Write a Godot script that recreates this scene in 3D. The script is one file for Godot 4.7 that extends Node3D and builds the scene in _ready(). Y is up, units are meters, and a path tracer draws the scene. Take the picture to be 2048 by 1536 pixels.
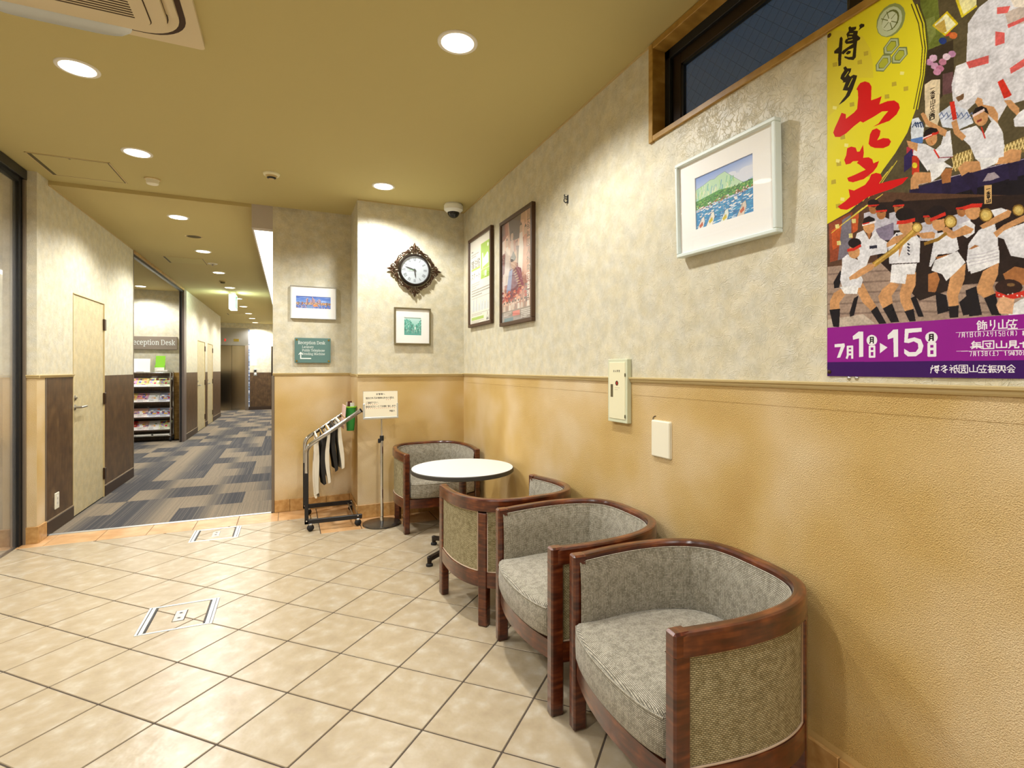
extends Node3D
# A hotel lobby corner: tub chairs along a papered wall, a festival poster, and a corridor leading to the lift.

const XR := 1.4417     # right wall
const ZB := -4.609     # wall behind the clock
const ZS := -5.114     # set-back wall with the direction sign, and the corridor threshold
const XL := -1.647     # left wall of the corridor
const HC := 2.666      # lobby ceiling
const HH := 2.636      # corridor ceiling

var M := {}
var rng := RandomNumberGenerator.new()

# ------------------------------------------------------------------ mesh building
class B:
	var st := SurfaceTool.new()
	var t := Transform3D.IDENTITY
	var g := 10
	func _init():
		st.begin(Mesh.PRIMITIVE_TRIANGLES)
	func tri(p, q, r, u, v, w, group):
		st.set_smooth_group(group)
		for k in [[p, u], [q, v], [r, w]]:
			st.set_uv(k[1])
			st.add_vertex(t * k[0])
	func uvof(p, n):
		var a = n.abs()
		if a.y >= a.x and a.y >= a.z:
			return Vector2(p.x, p.z)
		if a.x >= a.z:
			return Vector2(p.z, -p.y)
		return Vector2(p.x, -p.y)
	func face(pts, out, uvs = [], group = -1):
		var n = Vector3.ZERO
		for k in range(1, pts.size() - 1):
			n += (pts[k] - pts[0]).cross(pts[k + 1] - pts[0])
		var ccw = n.dot(out) > 0.0
		for k in range(1, pts.size() - 1):
			var i = 0
			var j = k + 1 if ccw else k
			var l = k if ccw else k + 1
			if uvs.is_empty():
				tri(pts[i], pts[j], pts[l], uvof(pts[i], n), uvof(pts[j], n), uvof(pts[l], n), group)
			else:
				tri(pts[i], pts[j], pts[l], uvs[i], uvs[j], uvs[l], group)
	func box(c, s, b = 0.0):
		var h = s / 2.0
		b = min(b, min(h.x, min(h.y, h.z)) * 0.95)
		for ax in 3:
			for sg in [-1.0, 1.0]:
				var n = Vector3.ZERO
				n[ax] = sg
				var u = (ax + 1) % 3
				var v = (ax + 2) % 3
				var pts = []
				for q in [[-1, -1], [1, -1], [1, 1], [-1, 1]]:
					var p = Vector3.ZERO
					p[ax] = sg * h[ax]
					p[u] = q[0] * (h[u] - b)
					p[v] = q[1] * (h[v] - b)
					pts.append(c + p)
				face(pts, n)
		if b <= 0.0:
			return
		for ax in 3:
			var u = (ax + 1) % 3
			var v = (ax + 2) % 3
			for q in [[-1, -1], [1, -1], [1, 1], [-1, 1]]:
				var n = Vector3.ZERO
				n[u] = q[0]
				n[v] = q[1]
				var pts = []
				for e in [[0, -1], [0, 1], [1, 1], [1, -1]]:
					var p = Vector3.ZERO
					p[ax] = e[1] * (h[ax] - b)
					p[u] = q[0] * (h[u] - (b if e[0] == 1 else 0.0))
					p[v] = q[1] * (h[v] - (0.0 if e[0] == 1 else b))
					pts.append(c + p)
				face(pts, n)
		for x in [-1, 1]:
			for y in [-1, 1]:
				for z in [-1, 1]:
					var s3 = Vector3(x, y, z)
					face([c + s3 * (h - Vector3(0, b, b)), c + s3 * (h - Vector3(b, 0, b)), c + s3 * (h - Vector3(b, b, 0))], s3)
	func bx(x0, x1, y0, y1, z0, z1, b = 0.0):
		box(Vector3((x0 + x1) / 2.0, (y0 + y1) / 2.0, (z0 + z1) / 2.0), Vector3(abs(x1 - x0), abs(y1 - y0), abs(z1 - z0)), b)
	# rows of points joined by quads; «out» says which side faces outward near the first quad
	func grid(P, UV, out, group = 0):
		var n = (P[1][0] - P[0][0]).cross(P[0][1] - P[0][0])
		var f = n.dot(out) > 0.0
		for i in P.size() - 1:
			for j in P[i].size() - 1:
				var a = P[i][j]
				var b = P[i + 1][j]
				var c = P[i + 1][j + 1]
				var d = P[i][j + 1]
				var ua = UV[i][j]
				var ub = UV[i + 1][j]
				var uc = UV[i + 1][j + 1]
				var ud = UV[i][j + 1]
				if f:
					tri(a, c, b, ua, uc, ub, group)
					tri(a, d, c, ua, ud, uc, group)
				else:
					tri(a, b, c, ua, ub, uc, group)
					tri(a, c, d, ua, uc, ud, group)
	func lathe(prof, n = 24, c = Vector3.ZERO, smooth = false):
		g += 1
		var len = 0.0
		for k in prof.size() - 1:
			if not smooth:
				g += 1
			var P = []
			var U = []
			var l2 = len + prof[k].distance_to(prof[k + 1])
			for i in n + 1:
				var a = TAU * i / n
				var d = Vector3(cos(a), 0, sin(a))
				if i == n:
					d = Vector3(1, 0, 0)
				P.append([c + d * prof[k].x + Vector3(0, prof[k].y, 0), c + d * prof[k + 1].x + Vector3(0, prof[k + 1].y, 0)])
				U.append([Vector2(a * max(prof[k].x, prof[k + 1].x), len), Vector2(a * max(prof[k].x, prof[k + 1].x), l2)])
			len = l2
			var e = prof[k + 1] - prof[k]
			# the profile runs so that the outside lies to its right
			var m = Vector3(-1, 0, 0) * 0.0
			m = Vector3(e.y, -e.x, 0)
			_strip(P, U, m, g)
	func _strip(P, U, m, group):
		for i in P.size() - 1:
			var a = P[i][0]
			var b = P[i + 1][0]
			var c = P[i + 1][1]
			var d = P[i][1]
			var nn = (b - a).cross(d - a) + (c - b).cross(d - b)
			var mid = (a + b) / 2.0
			var ang = TAU * (i + 0.5) / (P.size() - 1)
			var out = Vector3(cos(ang) * m.x, m.y, sin(ang) * m.x)
			if nn.dot(out) > 0.0:
				tri(a, c, b, U[i][0], U[i + 1][1], U[i + 1][0], group)
				tri(a, d, c, U[i][0], U[i][1], U[i + 1][1], group)
			else:
				tri(a, b, c, U[i][0], U[i + 1][0], U[i + 1][1], group)
				tri(a, c, d, U[i][0], U[i + 1][1], U[i][1], group)
	func tube(pts, r, n = 10, flat = 1.0):
		var prof = []
		for k in n:
			prof.append(Vector2(cos(TAU * k / n) * r, sin(TAU * k / n) * r * flat))
		sweep(pts, prof, true, Vector3.ZERO)
	# sweeps a closed profile (x along the side vector, y along the up vector) along a path
	func sweep(pts, prof, smooth = false, up = Vector3.UP, closed = false):
		var n = pts.size()
		var R = []
		var len = [0.0]
		var prev_side = Vector3.ZERO
		for i in n:
			var d
			if closed:
				d = pts[(i + 1) % n] - pts[(i + n - 1) % n]
			else:
				d = pts[min(i + 1, n - 1)] - pts[max(i - 1, 0)]
			d = d.normalized()
			var side
			var upv
			if up == Vector3.ZERO:
				if prev_side == Vector3.ZERO:
					prev_side = d.cross(Vector3.UP if abs(d.y) < 0.9 else Vector3.RIGHT).normalized()
				side = (prev_side - d * prev_side.dot(d)).normalized()
				prev_side = side
				upv = side.cross(d).normalized()
			else:
				side = d.cross(up).normalized()
				upv = up
			var row = []
			for q in prof:
				row.append(pts[i] + side * q.x + upv * q.y)
			R.append(row)
			if i > 0:
				len.append(len[i - 1] + pts[i].distance_to(pts[i - 1]))
		if closed:
			R.append(R[0])
			len.append(len[n - 1] + pts[0].distance_to(pts[n - 1]))
		var m = prof.size()
		var area = 0.0
		for j in m:
			area += prof[j].cross(prof[(j + 1) % m])
		g += 1
		var pl = 0.0
		for j in m:
			if not smooth:
				g += 1
			var k = (j + 1) % m
			var pl2 = pl + prof[j].distance_to(prof[k])
			for i in R.size() - 1:
				var a = R[i][j]
				var b = R[i + 1][j]
				var c = R[i + 1][k]
				var d = R[i][k]
				var ua = Vector2(len[i], pl)
				var ub = Vector2(len[i + 1], pl)
				var uc = Vector2(len[i + 1], pl2)
				var ud = Vector2(len[i], pl2)
				var ctr = Vector3.ZERO
				for q in R[i]:
					ctr += q
				ctr /= m
				var nn = (b - a).cross(d - a)
				var e = prof[k] - prof[j]
				var out2 = Vector2(e.y, -e.x) * signf(area)
				# outward in the frame of the ring
				var ex = R[i][0] - R[i][0]
				var dd = (pts[(i + 1) % n] - pts[i]).normalized()
				var sd
				var uv
				if up == Vector3.ZERO:
					ex = (a + d) / 2.0 - ctr
				else:
					sd = dd.cross(up).normalized()
					ex = sd * out2.x + up * out2.y
				if nn.dot(ex) > 0.0:
					tri(a, c, b, ua, uc, ub, g)
					tri(a, d, c, ua, ud, uc, g)
				else:
					tri(a, b, c, ua, ub, uc, g)
					tri(a, c, d, ua, uc, ud, g)
			pl = pl2
		if not closed:
			_cap(R[0], pts[0] - pts[1], prof)
			_cap(R[n - 1], pts[n - 1] - pts[n - 2], prof)
	func _cap(ring, out, prof):
		var idx = Geometry2D.triangulate_polygon(PackedVector2Array(prof))
		for k in range(0, idx.size(), 3):
			face([ring[idx[k]], ring[idx[k + 1]], ring[idx[k + 2]]], out)
	# a flat outline in x and y, thickened from z0 to z1
	func prism(poly, z0, z1, uvscale = Vector2.ZERO, uvoff = Vector2.ZERO):
		var pv = PackedVector2Array(poly)
		var idx = Geometry2D.triangulate_polygon(pv)
		for e in [[z1, Vector3(0, 0, 1)], [z0, Vector3(0, 0, -1)]]:
			for k in range(0, idx.size(), 3):
				var f = []
				for i in 3:
					f.append(Vector3(pv[idx[k + i]].x, pv[idx[k + i]].y, e[0]))
				face(f, e[1])
		var cw = Geometry2D.is_polygon_clockwise(pv)
		for k in pv.size():
			var a = pv[k]
			var b = pv[(k + 1) % pv.size()]
			var d = b - a
			var o = Vector3(d.y, -d.x, 0) * (-1.0 if cw else 1.0)
			face([Vector3(a.x, a.y, z0), Vector3(b.x, b.y, z0), Vector3(b.x, b.y, z1), Vector3(a.x, a.y, z1)], o)
	# a sheet in the plane z with texture coordinates 0..1
	func sheet(x0, y0, x1, y1, z, out = Vector3(0, 0, 1)):
		face([Vector3(x0, y0, z), Vector3(x1, y0, z), Vector3(x1, y1, z), Vector3(x0, y1, z)], out, [Vector2(0, 1), Vector2(1, 1), Vector2(1, 0), Vector2(0, 0)])
	func mesh():
		st.generate_normals()
		return st.commit()

func obj(called, b, m, parent = null):
	var o := MeshInstance3D.new()
	o.name = called
	o.mesh = b if b is Mesh else b.mesh()
	o.material_override = m
	o.cast_shadow = GeometryInstance3D.SHADOW_CASTING_SETTING_ON
	(parent if parent else self).add_child(o, true)
	return o

var taken := {}
func numbered(n):
	if not taken.has(n):
		taken[n] = 0
		return n
	taken[n] += 1
	return "%s_%03d" % [n, taken[n]]

func thing(called, label, category, at = Vector3.ZERO, turn = 0.0, group = ""):
	var o := Node3D.new()
	o.name = numbered(called)
	add_child(o)
	o.position = at
	o.rotation.y = turn
	tag(o, label, category, group)
	return o

func tag(o, label, category, group = ""):
	o.set_meta("label", label)
	o.set_meta("category", category)
	if group:
		o.set_meta("group", group)
	return o

func struct(called, label = "", category = ""):
	var o := Node3D.new()
	o.name = numbered(called)
	add_child(o)
	o.set_meta("kind", "structure")
	if label:
		tag(o, label, category)
	return o

func dup(o, at, turn, label):
	var r = o.duplicate()
	r.name = numbered(String(o.name).rstrip("0123456789").trim_suffix("_"))
	add_child(r)
	r.position = at
	r.rotation.y = turn
	r.set_meta("label", label)
	return r

# on the right wall: x runs towards the viewer's left... local axes of a thing hung on a wall
func on_right(z, y, off = 0.0):   # local x -> away from the corner (+z), local y up, local z out of the wall (-x)
	return Transform3D(Basis(Vector3(0, 0, 1), Vector3.UP, Vector3(-1, 0, 0)), Vector3(XR - off, y, z))

func on_back(x, y, z, off = 0.0):
	return Transform3D(Basis.IDENTITY, Vector3(x, y, z + off))

func arc(c, r, a0, a1, n):
	var o = []
	for k in n + 1:
		var a = lerpf(a0, a1, float(k) / n)
		o.append(c + Vector2(cos(a), sin(a)) * r)
	return o

func round_rect(w, h, r, n = 5):
	var o = []
	for q in [[1, 1, 0.0], [-1, 1, PI / 2], [-1, -1, PI], [1, -1, PI * 1.5]]:
		o.append_array(arc(Vector2(q[0] * (w / 2 - r), q[1] * (h / 2 - r)), r, q[2], q[2] + PI / 2, n))
	return o

func spline(ctrl, per):
	var o = []
	var n = ctrl.size()
	for i in n - 1:
		var p0 = ctrl[max(i - 1, 0)]
		var p3 = ctrl[min(i + 2, n - 1)]
		for k in per:
			o.append(ctrl[i].cubic_interpolate(ctrl[i + 1], p0, p3, float(k) / per))
	o.append(ctrl[n - 1])
	return o

# ------------------------------------------------------------------ printing
class Paint:
	var im: Image
	var k := 1.0
	func _init(w, h, scale, c):
		k = scale
		im = Image.create(int(w * scale), int(h * scale), false, Image.FORMAT_RGB8)
		im.fill(c)
	func poly(pts, c):
		var lo = INF
		var hi = -INF
		for p in pts:
			lo = min(lo, p.y * k)
			hi = max(hi, p.y * k)
		var n = pts.size()
		for y in range(max(0, int(floor(lo))), min(im.get_height() - 1, int(ceil(hi))) + 1):
			var yy = y + 0.5
			var xs = []
			for i in n:
				var a = pts[i] * k
				var b = pts[(i + 1) % n] * k
				if (a.y <= yy) != (b.y <= yy):
					xs.append(a.x + (yy - a.y) / (b.y - a.y) * (b.x - a.x))
			xs.sort()
			for i in range(0, xs.size() - 1, 2):
				var x0 = int(round(xs[i]))
				var x1 = int(round(xs[i + 1]))
				if x1 > x0:
					im.fill_rect(Rect2i(x0, y, x1 - x0, 1), c)
	func rect(x, y, w, h, c):
		im.fill_rect(Rect2i(int(round(x * k)), int(round(y * k)), max(1, int(round(w * k))), max(1, int(round(h * k)))), c)
	func ell(x, y, rx, ry, c):
		var o = []
		for i in 20:
			o.append(Vector2(x + rx * cos(TAU * i / 20), y + ry * sin(TAU * i / 20)))
		poly(o, c)
	func line(pts, w, c):
		for i in pts.size() - 1:
			var a = pts[i]
			var b = pts[i + 1]
			var d = (b - a).normalized() * w / 2.0
			var s = Vector2(-d.y, d.x)
			poly([a - d * 0.6 + s, b + d * 0.6 + s, b + d * 0.6 - s, a - d * 0.6 - s], c)
	func tex(mip = true):
		return ImageTexture.create_from_image(im)

func nums(s):
	var a = s.split_floats(" ", false)
	var o = []
	for i in range(0, a.size() - 1, 2):
		o.append(Vector2(a[i], a[i + 1]))
	return o

func pg(p, c, s):
	p.poly(nums(s), Color(c))

func ln(p, c, w, s):
	p.line(nums(s), w, Color(c))

# pen strokes of each character on a ten by ten field, two digits to a point
var GL := {
	"月": "202719 207079 2373 2676", "日": "2029 207079 2474 2979", "博": "0343 2009 4191 5255 528285 5585 5383 4696 757968 5768 8091 6105",
	"多": "5012 41713416 3344 6334 55853769 5667", "山": "5058 131898 9398", "笠": "1003 1141 6053 6191 5354 1585 3648 7668 0999",
	"飾": "2003 2042 1333361613 1619 1947 6053 6292 5458 549498 7379", "り": "303544 707659", "集": "3013 2226 2282 2484 2686 5259 0797 4719 6799",
	"団": "0009 009099 0999 2373 626747 3546", "見": "2026 207076 2272 2474 2676 3619 66699997", "せ": "0393 707665 313889",
	"祇": "1021 034306 2429 3546 8051 515877 5494 718698 5979", "園": "0009 009099 0999 2272 5153 2474 3464663634 4628 5678",
	"振": "0232 202918 0635 4191 4139 5383 4595 555978 6599", "興": "1116 8186 1131 6181 4151 4245 5255 0696 3719 6789 1323 7383",
	"会": "5004 5094 3464 1686 462979 6789", "よ": "5057283689 5383", "土": "5059 1484 0999", "時": "0107 013137 0434 0737 7074 5292 4494 4696 848969 5768",
	"分": "4004 5094 25756959 4519", "朝": "2029 0141 1333361613 0747 606759 609099 6393 6696", "番": "7021 0292 5155 5215 5295 2686892926 5659 2878",
	"一": "0595", "西": "0191 1383891913 414527 6166", "1": "325059", "3": "21507244765928", "5": "70302464766928", "7": "107049", "0": "50222759777250",
	"(": "60434669", ")": "40636649", "お": "0262 30381816658769 7193", "客": "5051 03019193 4215 337326 4496 3676793936",
	"様": "2029 0242 2307 2345 5191 5393 4494 7179 7548 7598", "へ": "063398", "宿": "5051 03019193 2306 1519 3393 6355 4585894945 4787",
	"泊": "1021 0314 0926 6052 4282894942 4585", "さ": "1382 4075 35274979", "れ": "2029 032207 24616897", "る": "2070256486694857",
	"以": "111746 4254 807649 7699", "外": "2004 22423609 1436 6069 6396", "の": "5138171351838759", "入": "305209 5399",
	"室": "5051 03019193 2373 433575 5559 2777 0999", "は": "1019 3393 7078594799", "ご": "2272 262888 8091",
	"遠": "1021 04242709 2899 4181 6063 3393 4484864644 6648 6688", "慮": "5052 5181 1292 1209 3373 3575773735 384979", "下": "0191 4149 5375",
	"い": "111736 7195", "面": "0191 4133 1383891913 3339 6369 3565 3767", "ロ": "1181881811", "ビ": "202888 2473 8091", "ー": "1585",
	"に": "1019 4282 4888", "て": "1181444789", "願": "0141 0109 1343461613 2629 5191 6393976763 6595 7759 8799", "致": "0141 211444 2428 0646 0948 6054 5393 8359 5599",
	"し": "20274987", "ま": "1282 1484 5058283689", "す": "0292 505636445649", "支": "5053 1282 247419 3499", "配": "0141 0343490903 1136 3136 0646 61919565 656999",
	"人": "505309 5399", "、": "1829", "。": "1829", "税": "3011 0333 2029 2306 5061 8071 5292 5255 5585 6539 757999", "ス": "1171 7109 4589", "タ": "3004 2161 6119 3456", "ト": "3039 3475",
	"自": "5041 2282892922 2484 2686", "火": "5059 1325 8365 5509 5599", "災": "2012 4032 6052 4459 2536 7566 5519 5689", "報": "2029 0242 0747 0444 5059 509094 5494 5569 8549",
}

func gl(p, ch, c, w, x0, y0, x1, y1):
	if not GL.has(ch):
		return
	for s in GL[ch].split(" ", false):
		var pts = []
		for i in range(0, s.length() - 1, 2):
			pts.append(Vector2(lerpf(x0, x1, int(s[i]) / 9.0), lerpf(y0, y1, int(s[i + 1]) / 9.0)))
		p.line(pts, w, Color(c))

func write(p, s, c, w, x, y, size, step = 0.0):
	for k in s.length():
		gl(p, s[k], c, w, x + k * (step if step > 0 else size * 1.12), y, x + k * (step if step > 0 else size * 1.12) + size, y + size)

# rows of small grey print too fine to read
func fine_print(p, c, x, y, w, rows, pitch, h):
	for r in rows:
		var xx = x
		while xx < x + w * (1.0 if r < rows - 1 else 0.6):
			var l = rng.randf_range(h * 0.5, h * 1.3)
			p.rect(xx, y + r * pitch, l, h, Color(c))
			xx += l + h * 0.35

# ------------------------------------------------------------------ materials
func lin(c):
	return Color(c)

func mat(key, c, rough = 0.8, metal = 0.0):
	var m := StandardMaterial3D.new()
	m.resource_name = key
	m.albedo_color = Color(c) if c is String else c
	m.roughness = rough
	m.metallic = metal
	M[key] = m
	return m

func noise(freq, octaves = 4, kind = FastNoiseLite.TYPE_SIMPLEX_SMOOTH, sd = 1):
	var n := FastNoiseLite.new()
	n.noise_type = kind
	n.frequency = freq
	n.fractal_octaves = octaves
	n.seed = sd
	return n

func ramp(stops):
	var r := Gradient.new()
	var o := PackedFloat32Array()
	var c := PackedColorArray()
	for s in stops:
		o.append(s[0])
		c.append(Color(s[1]))
	r.offsets = o
	r.colors = c
	return r

func noise_tex(n, w, h, stops = [], bump = 0.0):
	var t := NoiseTexture2D.new()
	t.width = w
	t.height = h
	t.seamless = true
	t.noise = n
	if stops.size():
		t.color_ramp = ramp(stops)
	if bump > 0.0:
		t.as_normal_map = true
		t.bump_strength = bump
	return t

func tri(m, size, world = true):
	m.uv1_triplanar = true
	m.uv1_world_triplanar = world
	m.uv1_triplanar_sharpness = 8.0
	m.uv1_scale = Vector3.ONE / size if size is float else Vector3.ONE / size
	return m

func normal_from(h, w, hh, strength):
	var im := Image.create_from_data(w, hh, false, Image.FORMAT_L8, h)
	im.bump_map_to_normal_map(strength)
	return ImageTexture.create_from_image(im)

# papered upper walls: brushed washi fibres
func wallpaper_maps():
	var n := 1024
	var base = noise(0.011, 4, FastNoiseLite.TYPE_SIMPLEX_SMOOTH, 5).get_seamless_image(n, n).get_data()
	var fine = noise(0.05, 3, FastNoiseLite.TYPE_SIMPLEX_SMOOTH, 8).get_seamless_image(n, n).get_data()
	var flow = noise(0.006, 2, FastNoiseLite.TYPE_SIMPLEX_SMOOTH, 11)
	var h := PackedByteArray()
	h.resize(n * n)
	h.fill(110)
	rng.seed = 31
	for s in 15000:
		var x = rng.randf() * n
		var y = rng.randf() * n
		var a = flow.get_noise_2d(x, y) * 5.0 + rng.randfn(0.0, 0.55)
		var v = rng.randi_range(120, 230) if rng.randf() < 0.7 else rng.randi_range(20, 80)
		var turn = rng.randfn(0.0, 0.05)
		for k in rng.randi_range(14, 34):
			h[(int(y) & (n - 1)) * n + (int(x) & (n - 1))] = v
			x += cos(a) * 0.9
			y += sin(a) * 0.9
			a += turn
	var out := PackedByteArray()
	out.resize(n * n * 3)
	for i in n * n:
		var f = base[i] / 255.0 * 0.38 + fine[i] / 255.0 * 0.17 + h[i] / 255.0 * 0.45
		f = clampf((f - 0.30) * 2.2, 0.0, 1.0)
		var wm = clampf((base[(i + 300 * n + 500) % (n * n)] / 255.0 - 0.5) * 2.0, -1.0, 1.0)
		out[i * 3] = int(lerpf(198.0, 228.0, f) + 3.0 * wm)
		out[i * 3 + 1] = int(lerpf(191.0, 221.0, f))
		out[i * 3 + 2] = int(lerpf(166.0, 199.0, f) - 7.0 * wm)
	return [ImageTexture.create_from_image(Image.create_from_data(n, n, false, Image.FORMAT_RGB8, out)), normal_from(h, n, n, 3.0)]

func streak_tex(w, h, c0, c1, c2, sd, along_x = true, fine = 1.0):
	var nn = noise(0.02, 4, FastNoiseLite.TYPE_SIMPLEX_SMOOTH, sd)
	var im := Image.create(w, h, false, Image.FORMAT_RGB8)
	for y in h:
		for x in w:
			var u = x if along_x else y
			var v = y if along_x else x
			var L = w if along_x else h
			var a = TAU * u / L
			# closed in the long direction
			var f = nn.get_noise_3d(v * 9.0 * fine, cos(a) * 26.0, sin(a) * 26.0) * 0.9 + nn.get_noise_3d(v * 1.6 * fine, cos(a) * 40.0 + 300.0, sin(a) * 40.0) * 0.7
			f = clampf(f * 0.75 + 0.5, 0.0, 1.0)
			var c = c0.lerp(c1, f * 2.0) if f < 0.5 else c1.lerp(c2, f * 2.0 - 1.0)
			im.set_pixel(x, y, c)
	return ImageTexture.create_from_image(im)

# woven check: a light thread cell with dark gaps, four millimetres to a cell
func weave_tex(light, mid, dark, sd, wide):
	var cells := 56
	var px := 10
	var n := cells * px
	var blot = noise(0.012, 3, FastNoiseLite.TYPE_SIMPLEX_SMOOTH, sd).get_seamless_image(n, n).get_data()
	rng.seed = sd
	var tone := PackedFloat32Array()
	for i in cells * cells:
		tone.append(rng.randf())
	var out := PackedByteArray()
	out.resize(n * n * 3)
	var hh := PackedByteArray()
	hh.resize(n * n)
	for y in n:
		for x in n:
			var cx = int(x / float(px * (2 if wide else 1)))
			var cy = int(y / float(px))
			var fx = fmod(x, px * (2 if wide else 1)) / (px * (2 if wide else 1))
			var fy = fmod(y, px) / px
			if wide and cy % 2 == 1:
				fx = fmod(fx + 0.5, 1.0)
			var gap = maxf(smoothstep(0.33, 0.5, absf(fx - 0.5)) * (0.85 if not wide else 0.6), smoothstep(0.29, 0.48, absf(fy - 0.5)))
			var b = (blot[y * n + x] / 255.0 - 0.5) * 0.9
			var c = light.lerp(mid, clampf(tone[(cy * cells + cx) % (cells * cells)] * 0.8 + b, 0.0, 1.0)).lerp(dark, clampf(gap * 0.95, 0.0, 1.0))
			var i = y * n + x
			out[i * 3] = int(c.r * 255)
			out[i * 3 + 1] = int(c.g * 255)
			out[i * 3 + 2] = int(c.b * 255)
			hh[i] = int(255 * (1.0 - gap))
	return [ImageTexture.create_from_image(Image.create_from_data(n, n, false, Image.FORMAT_RGB8, out)), normal_from(hh, n, n, 2.0), cells * 0.0048]

# a carpet tile: charcoal running out into taupe, with thin pale and dark lines along it
func carpet_tex(sd, flip, spread):
	var n := 256
	var im := Image.create(n, n, false, Image.FORMAT_RGB8)
	rng.seed = sd
	var cols = []
	for x in n:
		var f = x / float(n)
		if flip:
			f = 1.0 - f
		var d = 1.0 - smoothstep(spread * 0.45, spread + 0.28, f)
		cols.append([clampf(d, 0.0, 1.0), rng.randf(), rng.randf() < 0.16])
	var dk = Color("38373a")
	var lt = Color("827460")
	for x in n:
		var c = cols[x]
		for y in n:
			var p = c[0] * 1.15 - 0.08
			var r = rng.randf()
			var col = lt.lerp(dk, clampf(p + (r - 0.5) * 0.55 * (1.0 - absf(p * 2.0 - 1.0)) + (c[1] - 0.5) * 0.35, 0.0, 1.0))
			if c[2]:
				col = col.lerp(Color("9c8d76") if c[0] > 0.5 else Color("4c4743"), 0.5)
			col = col * (0.86 + 0.28 * r)
			im.set_pixel(x, y, col)
	return ImageTexture.create_from_image(im)

func textured(key, tex, rough, scale = 1.0, metal = 0.0):
	var m = mat(key, Color.WHITE, rough, metal)
	m.albedo_texture = tex
	m.uv1_scale = Vector3(scale, scale, scale)
	return m

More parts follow.
